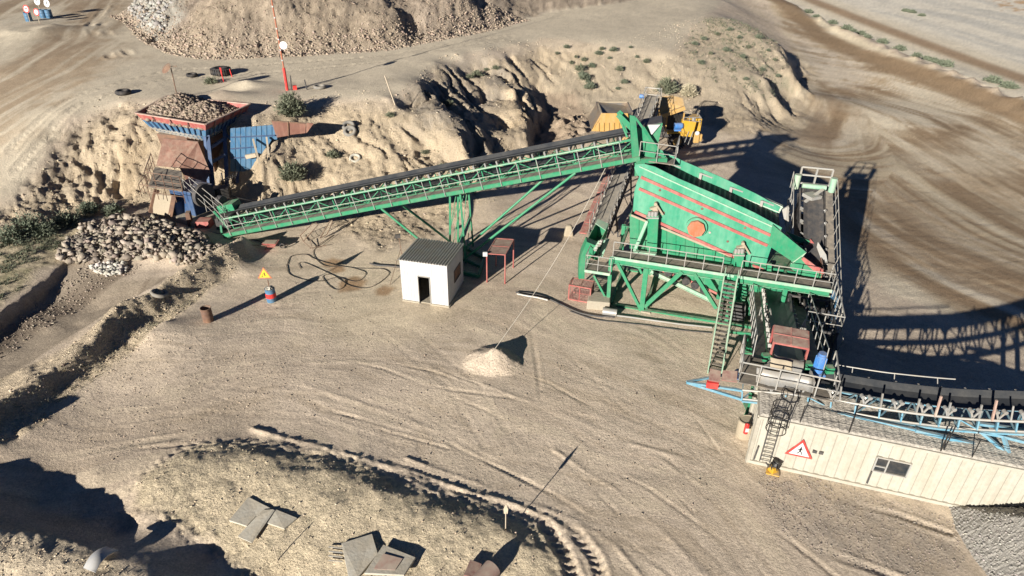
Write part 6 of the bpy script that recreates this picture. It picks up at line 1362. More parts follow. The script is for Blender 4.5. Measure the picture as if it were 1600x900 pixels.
# thin roof fence
rf = thing('roof_fence', 'thin dark post and wire fence along the front edge of the cabin roof', 'fence', kx(KL/2, .05, KH))
for px in (1322, 1478, 1482): u_ = kp(px, 690)[0]; MB().tube(kx(u_, .06, KH), kx(u_+(.25 if px == 1482 else 0), .06+(.5 if px == 1482 else 0), KH+1.05), .03).build('post', 'black_paint', rf)
for u_ in (1.6, 8.0, 11.9): MB().tube(kx(u_, .06, KH), kx(u_, .06, KH+1.0), .022).build('post', 'black_paint', rf)
m = MB()
for z_ in (.5, .98): m.path([kx(u, .06, KH+z_) for u in (1.6, 4, 6, 8, 10, 11.9)], .014, 4)
m.build('wire', 'black_paint', rf)
u_ = 0; p = at(1172, 655, 1.0); fe = thing('fire_extinguisher', 'small red fire extinguisher hung at the left end of the cream cabin', 'extinguisher', kx(-.25, .9, .5))
q4 = kx(-.28, .75, .95); m = MB(); m.tube(q4, q4+Z*.5, .10, 14); m.tube(q4+Z*.5, q4+Z*.56, .07, 12, .03); m.build('bottle', 'signal_red', fe); MB().box(q4+Z*.25-V(.0, .1, 0), .14, .03, .2).build('label_patch', 'sign_white', fe); MB().box(q4+Z*.6, .12, .05, .05).build('valve', 'black_paint', fe)
b = at(1164, 680); m = MB(); n = 20
rg = [[b+V(r_*cos(2*pi*i/n), r_*.75*sin(2*pi*i/n), z) for i in range(n)] for r_, z in ((.46, 0), (.48, .9), (.42, .97), (.40, .93))]
m.add([v for R_ in rg for v in R_], [(j*n+i, j*n+(i+1) % n, (j+1)*n+(i+1) % n, (j+1)*n+i) for j in range(3) for i in range(n)], True); m.add(rg[3], [tuple(range(n))]); o = m.build('sand_bin', 'tan_plate', None, b); tag(o, 'rounded sand-coloured bin at the left end of the cream cabin', 'bin')
b = atg(1206, 739); cp = thing('compactor', 'small yellow and black plate compactor on the ground before the cabin', 'compactor', b)
m = MB(); m.prism([b+V(-.32, -.12, .04), b+V(.22, -.3, .04), b+V(.32, .05, .04), b+V(-.2, .22, .04)], Z*.06); m.box(b+V(0, 0, .25), .3, .3, .3, .4); m.build('plate', 'bright_yellow', cp, bevel=.03)
m = MB(); m.tube(b+V(.05, 0, .42), b+V(.15, .05, .62), .2, 14); m.build('engine', 'black_paint', cp, bevel=.02)
m = MB(); m.path([b+V(-.1, -.1, .3), b+V(-.3, -.25, .75), b+V(-.5, -.3, .85)], .022); m.path([b+V(.1, -.15, .3), b+V(-.1, -.4, .75), b+V(-.45, -.4, .85)], .022); m.tube(b+V(-.5, -.2, .85), b+V(-.45, -.5, .85), .03); m.build('handle', 'dark_steel', cp)

# ================================================================ small things in the yard
def ground_path(pix, dz=.03):
    P = [atg(*p) for p in pix]; S_ = spline(P, 6); 
    for p in S_: p.z = gz(p.x, p.y)+dz
    return S_
tag(MB().path(ground_path([(448, 415), (452, 428), (470, 436), (500, 440), (525, 434), (540, 437), (536, 450), (522, 452), (508, 440), (505, 432), (520, 430), (548, 447), (580, 449), (607, 430), (600, 421), (575, 420), (545, 418), (515, 412), (490, 404), (478, 398), (455, 401), (448, 415)]), .018, 5).build('hose', 'black_paint', None), 'black hose lying in wide loops on the yard, larger coil', 'hose')
tag(MB().path(ground_path([(470, 420), (467, 412), (480, 412), (520, 430), (555, 440), (570, 432), (568, 424), (540, 417), (510, 416), (494, 405), (490, 392), (505, 380), (522, 368)]), .016, 5).build('hose', 'black_paint', None), 'black hose crossing inside the larger coil and running up toward the conveyor', 'hose')
tag(MB().path(ground_path([(372, 374), (390, 375), (404, 377), (410, 381)]), .025, 5).build('cable', 'black_paint', None), 'short black cable from the conveyor tail to the red wheelbarrow', 'cable')
tag(MB().path(ground_path([(578, 413), (590, 416), (606, 417), (640, 420)], .08), .06, 6).build('pipe', 'dark_steel', None), 'dark iron pipe lying on the ground left of the white shed', 'pipe')
m = MB(); P_ = ground_path([(808, 462), (822, 465), (840, 468), (856, 472)], .14); m.path(P_, .07, 8); tag(m.build('pipe', 'grey_steel', None), 'short grey pipe at the left end of the pipe run near the canopy', 'pipe')
m = MB(); m.path(ground_path([(806, 458), (828, 460), (852, 466), (880, 479), (905, 490), (930, 495), (960, 497)], .07), .055, 8); tag(m.build('pipe', 'dark_steel', None), 'long dark hose pipe curving across the yard to the foot of the plant', 'pipe')
m = MB(); m.path(ground_path([(962, 495), (1000, 500), (1050, 507), (1112, 514)], .1), .06, 8); tag(m.build('pipe', 'grey_steel', None), 'grey pipe lying along the base beam of the screening plant', 'pipe')
m = MB(); m.path(ground_path([(890, 487), (930, 500), (1000, 508), (1060, 516), (1112, 521)], .04), .03, 6); tag(m.build('cable', 'dark_steel', None), 'thin dark cable beside the grey pipe in front of the plant', 'cable')
b = atg(955, 492); m = MB(); m.tube(b+V(-.5, .1, .2), b+V(.3, -.1, .2), .24, 12); tag(m.build('pipe_elbow', 'grey_steel', None, b), 'fat grey pipe stub at the joint before the first green leg', 'pipe')
# rope to the anchor heap
p = at(769, 551, .75); q5 = cv(CL-1.0, 2.0, .5); P_ = [p.lerp(q5, t/14)-Z*(sin(pi*t/14)*.9) for t in range(15)]
tag(MB().path(P_, .02, 5).build('guy_rope', 'rope_pale', None), 'pale guy rope running from the sand heap up to the conveyor head', 'rope')
# wheelbarrow
b = atg(425, 388); wb = thing('wheelbarrow', 'small red wheelbarrow tipped on the ground below the conveyor tail', 'wheelbarrow', b)
m = MB(); tr_ = [b+V(x, y, z) for z, k in ((.18, .6), (.5, 1)) for x, y in ((-.55*k, -.3*k), (.45*k, -.35*k), (.5*k, .35*k), (-.5*k, .3*k))]; m.hexa(tr_); m.build('tray', 'red_paint', wb)
m = MB(); m.prism([b+V(-.48, -.22, .505), b+V(.36, -.26, .505), b+V(.4, .26, .505), b+V(-.42, .22, .505)], Z*.012); m.build('load', 'tan_plate', wb)
m = MB(); m.tube(b+V(.3, -.25, .3), b+V(-1.1, -.5, .5), .025); m.tube(b+V(.3, .25, .3), b+V(-1.0, .1, .6), .025); m.tube(b+V(-.3, -.25, .3), b+V(-.35, -.3, 0), .022); m.tube(b+V(-.3, .25, .3), b+V(-.35, .3, 0), .022); m.build('handle', 'rusty_steel', wb)
MB().torus(b+V(.75, 0, .2), .16, .05, (0, 1, 0), 18, 8).build('wheel', 'rubber', wb)
# wire-mesh frames thrown down
def mesh_frame(pix, label, mat_='rusty_steel', n_=9):
    P = [at(x, y, z) for x, y, z in pix]; f_ = thing('wire_panel', label, 'wire panel', V(*P[0].xy, 0)); m = MB()
    for a_, b_ in zip(P, P[1:]+P[:1]): m.tube(a_, b_, .035, 6)
    m.build('frame', mat_, f_); m = MB()
    for k in range(1, n_): m.tube(P[0].lerp(P[1], k/n_), P[3].lerp(P[2], k/n_), .008, 3); m.tube(P[0].lerp(P[3], k/n_), P[1].lerp(P[2], k/n_), .008, 3)
    m.build('mesh', 'timber', f_); return f_
mesh_frame([(469, 368, .1), (492, 346, .9), (497, 351, .9), (474, 377, .1)], 'long thin wire-mesh frame propped under the conveyor, left one')
mesh_frame([(500, 372, .1), (520, 338, 1.1), (519, 348, .8), (511, 366, .2)], 'wire-mesh frame propped under the conveyor, right one')
m = MB(); 
for a_, b_ in (((474, 377), (486, 388)), ((484, 388), (510, 383)), ((489, 388), (521, 367)), ((484, 374), (488, 388))): m.tube(at(*a_, .15), at(*b_, .12), .022)
tag(m.build('bent_rods', 'rusty_steel', None), 'rusty bent rods lying below the propped mesh frames', 'scrap metal')
# pale boulder with a bent frame by the plant
b = atg(888, 366); m = MB(); m.hexa([b+V(x, y, z) for z, k in ((-.1, 1), (.75, .55)) for x, y in ((-.4*k, -.35*k), (.38*k, -.4*k), (.42*k, .35*k), (-.3*k, .4*k))]); tag(m.build('boulder', 'tan_plate', None, b, bevel=.12), 'pale squarish boulder on the yard left of the recirculating conveyor', 'boulder')
# marker reed at the roadside
b = atg(790, 826); mk = thing('marker_post', 'thin marker post with narrow blade beside the roadside spoil edge', 'marker post', b)
MB().tube(b-Z*.1, b+Z*.95, .022).build('post', 'timber', mk); m = MB(); m.prism([b+V(-.07, 0, .85), b+V(.07, .0, .85), b+V(.09, .0, 1.1), b+V(.0, 0, 1.4), b+V(-.09, 0, 1.1)], V(0, .02, 0)); m.build('blade', 'timber', mk)
b = atg(434, 876); tag(MB().tube(b-Z*.05, b+V(-.02, 0, .85), .02, 6).build('stick', 'timber', None, b), 'thin upright stick left of the two broken slabs at the bottom', 'stick')
# slabs thrown on the patch
def slab(pix, label, th=.09, mat_='pale_slab', dz=.08, extra=None):
    P = [atg(*p) for p in pix]; zz = sum(p.z for p in P)/len(P)+dz
    n_ = (P[1]-P[0]).cross(P[2]-P[0]).normalized(); n_ = -n_ if n_.z < 0 else n_
    P = [p+Z*dz for p in P]; o = MB().prism(P, -n_*th).build('slab', mat_, None, bevel=.015); tag(o, label, 'slab', 'old slabs thrown on the weedy patch'); return o
slab([(358, 815), (389, 778), (424, 796), (401, 808), (386, 824)], 'L-shaped pale slab lying leftmost on the weedy patch')
slab([(372, 842), (400, 812), (412, 800), (428, 799), (392, 851)], 'long pale slab resting between the L-shaped and the square one', dz=.14)
slab([(411, 817), (428, 796), (465, 811), (444, 828)], 'small square slab at the right end of the left slab group')
slab([(534, 852), (582, 837), (591, 868), (560, 905), (545, 905)], 'larger upright-tilted grey slab at the bottom, left of the stained one', dz=.13)
slab([(600, 857), (650, 877), (632, 905), (570, 902)], 'grey slab with pink stain at the bottom edge, overlapping its neighbour', dz=.24)
pst = [atg(*p) for p in ((600, 872), (630, 880), (618, 898), (585, 896))]; tag(MB().prism([p+Z*.255 for p in pst], Z*.012).build('render_scrap', 'stain_pink', None), 'pinkish render scrap on top of the stained bottom slab', 'rubble')
m = MB(); 
for k in range(4): m.beam(atg(514, 857+k*7)+Z*.1, atg(536, 859+k*7)+Z*.1, .04, .03)
tag(m.build('reinforcing_bars', 'pale_steel', None), 'four short pale bars sticking out left of the larger bottom slab', 'steel bars')
# curved pale sheet, bottom left
a_, b_ = atg(133, 890), atg(152, 897); c_ = atg(187, 862); m = MB(); vs = []; n = 12
for i in range(n+1):
    t = i/n; p0_ = atg(133, 893).lerp(atg(168, 858), t); p1_ = atg(152, 900).lerp(atg(187, 864), t); h_ = sin(pi*(.15+.75*t))*.35+.05; vs += [p0_+Z*h_, p1_+Z*h_]
k = len(vs); vs += [v-Z*.03 for v in vs]
m.add(vs, [(2*i, 2*i+1, 2*i+3, 2*i+2) for i in range(n)]+[(k+2*i, k+2*i+2, k+2*i+3, k+2*i+1) for i in range(n)]+[(2*i, 2*i+2, k+2*i+2, k+2*i) for i in range(n)]+[(2*i+1, k+2*i+1, k+2*i+3, 2*i+3) for i in range(n)], True)
tag(m.build('curved_sheet', 'white_paint', None), 'curved pale metal sheet half buried at the bottom left', 'metal sheet')
# rusty tank and box, bottom centre
b = at(765, 892, .5); m = MB(); ta, tb_ = atg(748, 918), atg(770, 893); m.tube(ta+Z*.2, tb_+Z*.2, .34, 26); tk = m.build('tank', 'stain_pink', None, V(b.x, b.y, .2)); tag(tk, 'faded pinkish cylinder tank lying at the bottom edge', 'tank')
m = MB(); q = [atg(725, 905)+Z*.25, atg(735, 881)+Z*.25, atg(753, 888)+Z*.25, atg(745, 910)+Z*.25]; m.prism(q, Z*-.3); bx = m.build('rusty_box', 'dark_red_mesh', None); tag(bx, 'rusty open box against the left side of the bottom tank', 'box')
b = atg(1490, 840)

# ================================================================ rocks, spoil, gravel
def icos():
    v = np.array([(-1,-1,-1),(1,-1,-1),(1,1,-1),(-1,1,-1),(-1,-1,1),(1,-1,1),(1,1,1),(-1,1,1)], float)*.62
    f = np.array([(0,2,1),(0,3,2),(4,5,6),(4,6,7),(0,1,5),(0,5,4),(1,2,6),(1,6,5),(2,3,7),(2,7,6),(3,0,4),(3,4,7)])
    return v, f
    t = (1+5**.5)/2; v = np.array([(-1,t,0),(1,t,0),(-1,-t,0),(1,-t,0),(0,-1,t),(0,1,t),(0,-1,-t),(0,1,-t),(t,0,-1),(t,0,1),(-t,0,-1),(-t,0,1)], float)/1.9
    f = np.array([(0,11,5),(0,5,1),(0,1,7),(0,7,10),(0,10,11),(1,5,9),(5,11,4),(11,10,2),(10,7,6),(7,1,8),(3,9,4),(3,4,2),(3,2,6),(3,6,8),(3,8,9),(4,9,5),(2,4,11),(6,2,10),(8,6,7),(9,8,1)])
    return v, f
NR = np.random.default_rng(5)
ROCKM = mat_ground('rock', True, bump=.25, scale=5)
def rocks(name, label, cat, X, Y, Zz, S, base, var=.18, flat=.75, kind='stuff', hue=.04, parent=None):
    v, f = icos(); n = len(X); J = 1+NR.uniform(-.42, .38, (n, 8, 1)); q = NR.normal(size=(n, 4)); q /= np.linalg.norm(q, axis=1, keepdims=True)
    w_, x, y, z = q.T; Rm = np.stack([1-2*(y*y+z*z), 2*(x*y-z*w_), 2*(x*z+y*w_), 2*(x*y+z*w_), 1-2*(x*x+z*z), 2*(y*z-x*w_), 2*(x*z-y*w_), 2*(y*z+x*w_), 1-2*(x*x+y*y)], 1).reshape(n, 3, 3)
    an = NR.uniform(.6, 1.15, (n, 1, 3)); P = (v[None]*J+NR.uniform(-.22, .22, (n, 8, 3)))*an; P = np.einsum('nij,nkj->nki', Rm, P)*S[:, None, None]; P[..., 2] *= flat
    P += np.stack([X, Y, Zz], 1)[:, None]; o0 = np.array([X.mean(), Y.mean(), Zz.min()]) if parent is None else np.array(ORG[parent.as_pointer()])
    co = (P-o0).reshape(-1, 3).astype(np.float32); fa = (f[None]+(np.arange(n)*8)[:, None, None]).reshape(-1, 3).astype(np.int32)
    me = bpy.data.meshes.new(name); me.vertices.add(len(co)); me.vertices.foreach_set('co', co.ravel()); me.loops.add(fa.size); me.loops.foreach_set('vertex_index', fa.ravel())
    me.polygons.add(len(fa)); me.polygons.foreach_set('loop_start', (np.arange(len(fa))*3).astype(np.int32)); me.polygons.foreach_set('loop_total', np.full(len(fa), 3, np.int32)); me.update()
    c = np.array(base)[None]*(1+NR.uniform(-var, var, (n, 1)))*(1+NR.uniform(-hue, hue, (n, 3))); c = np.repeat(np.clip(c, .02, .8), 8, 0); ca = me.color_attributes.new('Col', 'FLOAT_COLOR', 'POINT'); ca.data.foreach_set('color', np.concatenate([c, np.ones((len(c), 1))], 1).astype(np.float32).ravel())
    me.materials.append(ROCKM); o = bpy.data.objects.new(name, me); COL.objects.link(o); o.location = o0 if parent is None else (0, 0, 0)
    if parent is None: tag(o, label, cat, None, kind)
    else: o.parent = parent; o['kind'] = kind
    return o
def sample(pix, n, z=0.0, wob=0.0):
    P = [at(p[0], p[1], (p[2] if len(p) > 2 else z)) for p in pix]; lo = np.array([min(p.x for p in P), min(p.y for p in P)]); hi = np.array([max(p.x for p in P), max(p.y for p in P)])
    out = np.zeros((0, 2))
    while len(out) < n:
        q = NR.uniform(lo, hi, (n*3, 2)); X = q[:, 0]; Y = q[:, 1]; s = poly_sd(pix, z, X, Y)
        if wob: s = s+fbm(X*.6, Y*.6, 4, 5)*wob
        out = np.concatenate([out, q[s > 0]])
    return out[:n, 0], out[:n, 1]
gzv = lambda X, Y: np.array([gz(a, b) for a, b in zip(X, Y)])
def size(n, lo, hi, p=2.5): return lo+(hi-lo)*NR.random(n)**p
X, Y = sample([(98,400,0),(130,358,.4),(190,340,.5),(250,352,.5),(330,385,.2),(348,400,0),(300,428,-.5),(250,432,-1),(170,437,-1.3),(115,434,-1)], 5600, 0, .7)
rocks('rubble', 'broken pale rock rubble filling the end of the trench below the crusher', 'rubble', X, Y, gzv(X, Y)+.02+NR.random(len(X))**2*.45, size(len(X), .05, .40, 3.2), (.30, .255, .205), .36)
X, Y = sample([(152,448,-1.3),(165,438,-1.3),(210,440,-1.2),(205,452,-1.2),(178,462,-1.4)], 160, 0, 0)
rocks('rubble', 'cluster of grey rocks spilled on the gravel tongue in the trench', 'rubble', X, Y, gzv(X, Y)+.08, size(len(X), .07, .3, 2), (.45, .42, .37), .2)
# spoil heap surface
sdp = lambda X, Y: poly_sd(HEAP, 0.0, X, Y)
hx, hy_ = [], []
while len(hx) < 22000:
    q = NR.uniform((-62, 66), (30, 100), (4000, 2)); s = sdp(q[:, 0], q[:, 1]); ok = (s > -1.0) & (s < 19) & ((NR.random(4000) < .35) | (s < 3.5)); hx += list(q[ok, 0]); hy_ += list(q[ok, 1])
X = np.array(hx[:22000]); Y = np.array(hy_[:22000]); s = sdp(X, Y); S_ = size(len(X), .035, .2, 4)*np.where(s < 2.5, 1.2, .75)
rocks('spoil_rocks', 'reddish broken rock covering the big spoil heap at the top', 'rubble', X, Y, gzv(X, Y)+.02, S_, (.33, .265, .205), .28)
X, Y = sample([(205,34,5),(232,62,5),(262,66,5),(300,36,5),(330,0,6),(240,-8,5.2)], 2200, 0, .8)
rocks('spoil_rocks', 'grey white rock at the left end of the spoil heap', 'rubble', X, Y, gzv(X, Y)+.06, size(len(X), .1, .5, 2.6), (.33, .315, .285), .25)
# scattered stones on the banks, berms and yard
def strew(pix, n, lo, hi, base, label, p=3, wob=1.0, up=.01): X, Y = sample(pix, n, 0, wob); return rocks('loose_stones', label, 'stones', X, Y, gzv(X, Y)+up, size(n, lo, hi, p), base, .25)
strew([(0,245,4.8),(100,180,5),(200,160,5),(260,190,4.6),(400,190,4.6),(520,160,5),(620,160,5),(680,105,5),(850,68,5),(960,78,4.2),(1120,30,4),(1235,80,2.2),(1212,186,-.6),(1090,190,0),(920,195,.2),(830,280,0),(700,360,0),(600,385,0),(480,330,.1),(200,330,.2),(0,385,.5)], 8000, .02, .13, (.42,.35,.26), 'small stones and clods strewn over the sandy banks', 4)
strew([(-60,720),(-60,655),(20,620),(110,540,.2),(180,490,.2),(290,430,.3),(372,380,.2),(398,405,0),(310,472,0),(205,550,0),(90,635,0),(30,695,0)], 900, .02, .09, (.42,.35,.26), 'stones and clods along the spoil berm beside the trench', 3)
strew([(40,620),(150,560),(260,520),(420,560),(470,620),(300,700),(120,720)], 1200, .012, .045, (.42,.35,.27), 'fine stones strewn on the left part of the yard', 3)
strew([(1190,740),(1260,740),(1490,815),(1500,870),(1440,900),(1300,880),(1200,820)], 3600, .01, .036, (.34,.295,.25), 'grey chippings spread before the cream cabin', 3)
strew([(420,400),(760,480),(900,560),(1100,640),(1150,800),(900,850),(500,650),(300,600)], 1300, .012, .05, (.33,.27,.21), 'tiny stones dotted over the open yard', 3)
strew([(200,795),(225,742),(290,700),(400,695),(520,718),(700,779),(850,830),(880,900),(500,960)], 700, .012, .05, (.5,.42,.32), 'stones on the weedy patch at the bottom', 3, .5)
strew([(0,530,-1),(0,600,-1.6),(110,522,-1.6),(240,442,-1.3),(150,440,-1.4)], 900, .02, .1, (.3,.25,.2), 'stones on the trench floor', 3)
strew([(0,840,.8),(180,875,.8),(240,910,.8),(0,960,.8)], 600, .012, .05, (.5,.42,.32), 'stones on the bright berm in the bottom left corner', 3, .3)
# load of rock in the hopper
hl = []
m = MB(); pk = 0
base_z = HZ-.55; NX = 26
lump = MB()
def inq(p, k=.93):
    Q = [hcen.lerp(q, k) for q in R0]; s = [((Q[(i+1) % 4]-Q[i]).cross(p-Q[i])).z for i in range(4)]; return all(v > 0 for v in s) or all(v < 0 for v in s)
X = []; Y = []; ZZ = []
while len(X) < 4500:
    p = V(NR.uniform(hcen.x-6, hcen.x+6), NR.uniform(hcen.y-6, hcen.y+6), 0)
    if not inq(p): continue
    pk1 = at(282, 163, HZ); pk2 = at(322, 170, HZ); h_ = max(1.05-.42*(p.xy-pk1.xy).length, .75-.38*(p.xy-pk2.xy).length, -.35); X.append(p.x); Y.append(p.y); ZZ.append(HZ-.05+h_)
X = np.array(X); Y = np.array(Y); ZZ = np.array(ZZ)
rocks('rock_load', 'heap of mixed broken rock filling the feed hopper', 'rock load', X, Y, ZZ-.08, size(len(X), .06, .24, 3), (.27, .215, .165), .32)
# graded gravel pile at the bottom right: a cone sheet with its own grains
GP0 = at(1480, 793); gc = at(1720, 905, 0); 
gbase = [at(1483, 792), at(1500, 840), at(1545, 905), at(1570, 960), at(1800, 1100), at(2050, 1000), at(2000, 830), at(1700, 770)]
GPIX = [(1483, 791), (1494, 830), (1520, 870), (1552, 910), (1600, 1010), (1900, 1200), (2300, 1000), (2200, 800), (1720, 742)]
n_ = 150; PW = [at(*p) for p in GPIX]; lo = V(min(p.x for p in PW)-.5, min(p.y for p in PW)-.5, 0); hi = V(max(p.x for p in PW)+.5, max(p.y for p in PW)+.5, 0)
nx_ = 220; ny_ = 200; gx_a, gy_a = np.meshgrid(np.linspace(lo.x, hi.x, nx_), np.linspace(lo.y, hi.y, ny_)); sd_ = poly_sd(GPIX, 0.0, gx_a, gy_a)
gzz = np.minimum(sd_*.66, 3.0)+fbm(gx_a*.8, gy_a*.8, 3, 3)*.06*np.clip(sd_, 0, 1)+NR.uniform(-.025, .025, gx_a.shape)
# keep it outside the cabin
kxu = (gx_a-k0.x)*ku.x+(gy_a-k0.y)*ku.y; kvv = (gx_a-k0.x)*kv.x+(gy_a-k0.y)*kv.y
gzz = np.where(kvv > -.03, -.5, gzz); okm = (sd_ > -.15) & (kvv < .06)
idx = np.arange(nx_*ny_).reshape(ny_, nx_); q_ = np.stack([idx[:-1, :-1], idx[:-1, 1:], idx[1:, 1:], idx[1:, :-1]], -1).reshape(-1, 4); q_ = q_[okm.ravel()[q_].all(1)]
me = bpy.data.meshes.new('gravel_pile'); me.from_pydata(np.stack([gx_a, gy_a, gzz], -1).reshape(-1, 3).tolist(), [], q_.tolist()); me.update(); GRV = mat_ground('pale_gravel', False, (.33, .31, .275), 1.0, 2.6); me.materials.append(GRV)
o = bpy.data.objects.new('gravel_pile', me); COL.objects.link(o); tag(o, 'smooth slope of graded pale gravel against the right part of the cabin', 'gravel', None, 'stuff')
ok = NR.random(gx_a.shape) ; sel = (sd_ > 0) & (kvv < -.05) & (sd_ < 4.2); ii = np.flatnonzero(sel.ravel()); ii = NR.choice(ii, 9000); X = gx_a.ravel()[ii]+NR.uniform(-.03, .03, 9000); Y = gy_a.ravel()[ii]+NR.uniform(-.03, .03, 9000); ZZ = gzz.ravel()[ii]
rocks('gravel_grains', 'loose gravel grains on the pale gravel pile at the bottom right', 'gravel', X, Y, ZZ+.01, size(9000, .02, .055, 1.5), (.35, .33, .295), .25)

# ================================================================ plants
def tuft_mesh(n, R, H_, seed, leaf=.05, ball=False):
    r_ = random.Random(seed); m = MB()
    for i in range(n):
        a = r_.uniform(0, 2*pi); el = r_.uniform(.15, 1.45); L_ = r_.uniform(.5, 1.0)
        d = V(cos(a)*cos(el), sin(a)*cos(el), sin(el)); tip = V(d.x*R*L_, d.y*R*L_, d.z*H_*L_); st_ = tip*r_.uniform(.05, .5)
        k = 2 if ball else 1
        for j in range(5):
            p = st_.lerp(tip, j/4)+V(r_.gauss(0, .05), r_.gauss(0, .05), r_.gauss(0, .04))*R
            e = (d+V(r_.gauss(0, .6), r_.gauss(0, .6), r_.gauss(0, .5))).normalized(); s_ = e.cross(V(r_.gauss(0, 1), r_.gauss(0, 1), r_.gauss(0, 1))).normalized()
            w_ = leaf*r_.uniform(.5, 1.2); l_ = leaf*r_.uniform(1.6, 3.4)
            m.add([p-s_*w_*.5, p+s_*w_*.5, p+e*l_], [(0, 1, 2)])
    return m
def stems(n, R, H_, seed):
    r_ = random.Random(seed); m = MB()
    for i in range(n):
        a = r_.uniform(0, 2*pi); el = r_.uniform(.3, 1.4); L_ = r_.uniform(.5, .9); tip = V(cos(a)*cos(el)*R, sin(a)*cos(el)*R, sin(el)*H_)*L_; m.tube(V(0, 0, -.1), tip, .018*R/.6, 4, .005)
    return m
def shrub(px, py, R, H_, label, mat_, n=420, leaf=.07, seed=1, group=None, cat='shrub'):
    b = atg(px, py); t = thing('shrub', label, cat, b, group)
    for m, nm, mt in ((tuft_mesh(n, R, H_, seed, leaf), 'foliage', mat_), (stems(16, R, H_, seed), 'stem', 'rusty_steel')):
        m.v = [v+b for v in m.v]; m.build(nm, mt, t)
    return t
shrub(456, 180, 1.35, 1.9, 'big dark grey-green shrub at the crest beside the red mast', 'leaf_dusty', 900, .11, 3)
shrub(458, 278, 1.25, 1.2, 'round grey-green shrub alone on the sandy face above the conveyor', 'leaf_dusty', 900, .09, 4)
shrub(330, 130, .9, .5, 'low sparse grey bush beside the largest tyre', 'leaf_dusty', 220, .07, 5)
shrub(370, 318, .7, .5, 'small dry bush near the tail of the green conveyor', 'dry_weed', 160, .06, 6)
shrub(1040, 145, 1.5, 1.7, 'grey-green bush on the pale face above the truck, largest there', 'leaf_dusty', 420, .13, 7)
shrub(1075, 150, 1.1, 1.3, 'olive dry bush standing at the truck canopy shadow', 'dry_weed', 500, .12, 8)
g_ = 'low bushes at the foot of the left bank'
for k, (x, y, R_, lb) in enumerate(((20, 378, 1.5, 'green bush at the bank foot, farthest left'), (48, 362, 1.7, 'widest green bush at the foot of the left bank'), (72, 366, 1.1, 'green bush right of the widest one at the bank foot'), (104, 352, 1.3, 'dark round bush in the shade below the left bank'), (140, 332, 1.0, 'green bush higher up where the left bank meets the sand cone'), (178, 335, .9, 'last small bush before the pale sand cone by the crusher'))):
    shrub(x, y, R_, R_*.8, lb, 'leaf_green', 330, .085, 20+k, g_)
# many like tufts on the pale slopes share one mesh each
g_ = 'small green tufts on the pale slopes behind the truck'
protos = []
for k in range(3):
    t = shrub(905+k*8, 110+k*14, .8, .7, 'small green tuft on the pale slope behind and above the truck', 'leaf_green' if k else 'leaf_dusty', 150, .10, 40+k, g_); protos.append(t)
tuft_pix = [(912,95),(908,118),(918,128),(900,90),(935,85),(952,92),(968,110),(975,130),(965,140),(940,78),(985,75),(995,90),(893,100),(925,105),(958,80),(1010,98),(1085,70),(1100,62),(1120,55),(1140,48),(1155,60),(1170,75),(1185,60),(1200,80),(1210,95),(1160,90),(1135,80),(1110,85),(1190,110),(1215,120),(1145,110),(1165,125),(1095,100),(870,85),(885,75)]
for k, (x, y) in enumerate(tuft_pix):
    b = atg(x, y); dup_tree(protos[k % 3], b, None, k*1.3, (.38+.42*rnd.random()))
g2_ = 'green tufts lining the pale berm between the two far roads'
t0_ = shrub(1262, 20, 1.3, .7, 'green tuft along the foot of the pale berm between the far roads', 'leaf_green', 170, .16, 50, g2_)
for k, (x, y) in enumerate([(1275,27),(1300,37),(1322,46),(1332,49),(1345,54),(1356,59),(1378,67),(1405,78),(1432,88),(1448,93),(1458,96),(1466,99),(1476,103),(1550,128),(1575,137),(1415,18),(1425,20),(1440,25)]): dup_tree(t0_, atg(x, y), None, k*1.1, .6+.6*rnd.random())
g3_ = 'dusty tufts on the slopes right of the hopper'
t0_ = shrub(700, 165, .7, .5, 'dusty tuft on the grey slope right of the hopper', 'leaf_dusty', 140, .08, 60, g3_)
for k, (x, y) in enumerate([(735,122),(745,118),(760,110),(610,182),(665,240),(520,245),(690,262),(775,108)]): dup_tree(t0_, atg(x, y), None, k*1.7, .5+.6*rnd.random())
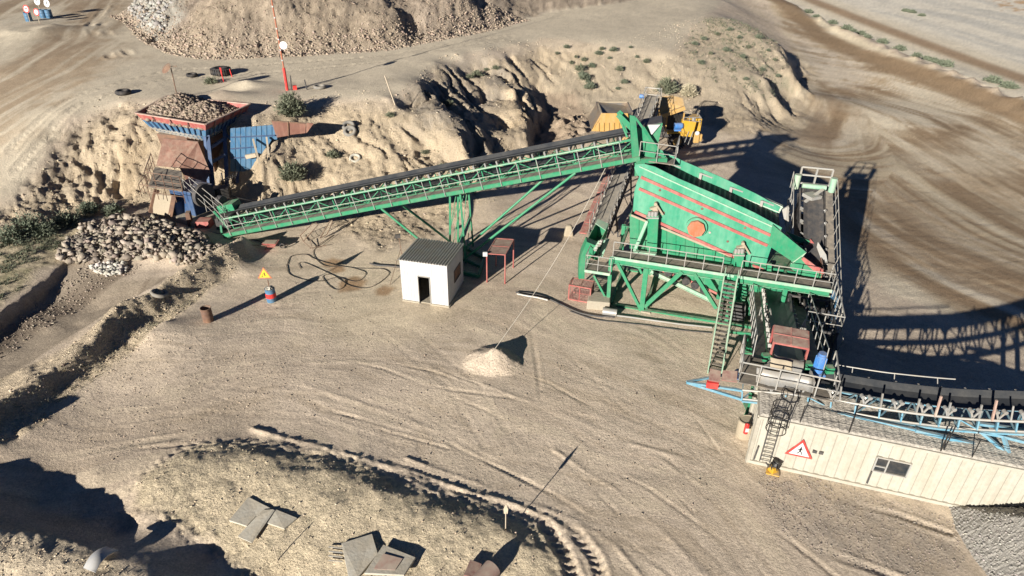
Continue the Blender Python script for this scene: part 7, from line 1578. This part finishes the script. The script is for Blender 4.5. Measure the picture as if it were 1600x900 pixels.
# dry weeds, beyond counting
def weeds(name, label, pix, n, R, mat_, wob=.6, seed=1, dens=None):
    X, Y = sample(pix, n, 0, wob); r_ = random.Random(seed); m = MB()
    for x, y in zip(X, Y):
        z = gz(x, y)
        if dens is not None and float(fbm(np.array(x*.9), np.array(y*.9), 3, 5)) < dens: continue
        for j in range(7):
            a = r_.uniform(0, 2*pi); el = r_.uniform(.2, 1.4); L_ = R*r_.uniform(.4, 1); d = V(cos(a)*cos(el), sin(a)*cos(el), sin(el))*L_; s_ = V(-sin(a), cos(a), 0)*R*.09
            p = V(x, y, z-.01)+V(r_.uniform(-1, 1), r_.uniform(-1, 1), 0)*R*.3; m.add([p-s_, p+s_, p+d], [(0, 1, 2)])
    o = m.build(name, mat_, None); tag(o, label, 'weeds', None, 'stuff'); return o
weeds('dry_weeds', 'dry straw-coloured weeds over the patch with the slabs', [(210,800),(235,748),(298,712),(400,706),(520,730),(700,795),(830,850),(860,920),(500,980),(330,850)], 1500, .075, 'dry_weed', .4, 1)
weeds('green_weeds', 'dull green weeds over the patch with the slabs', [(210,800),(260,740),(400,715),(560,760),(700,850),(600,930),(400,870)], 450, .07, 'leaf_dusty', .5, 2, .1)
weeds('bench_weeds', 'grey-green weeds on the bench beyond the trench', [(-60,520,.4),(0,480,.4),(95,400,.3),(140,345,.3),(60,372,.5),(-40,400,.6)], 2200, .22, 'leaf_dusty', .5, 3, -.1)
weeds('bank_weeds', 'sparse dusty weeds over the bank behind the conveyor', [(480,330,.1),(520,170,4.8),(640,130,5),(760,85,5.2),(790,200,2),(700,350,0),(600,380,0)], 700, .16, 'dry_weed', 1, 4, .05)
weeds('mound_weeds', 'grey-green weeds on the mound at the bend of the haul road', [(1060,84,3.7),(1120,25,4),(1180,42,3.5),(1235,85,2.2),(1215,150,.4),(1120,130,2)], 1500, .35, 'leaf_dusty', 1, 5, .0)
weeds('berm_weeds', 'low dry weeds on the spoil berm and corner', [(-40,655,.9),(60,590,.9),(180,505,.6),(290,440,.5),(372,390,.2),(310,470,0),(205,548,0),(60,670,0)], 900, .13, 'dry_weed', .3, 6)
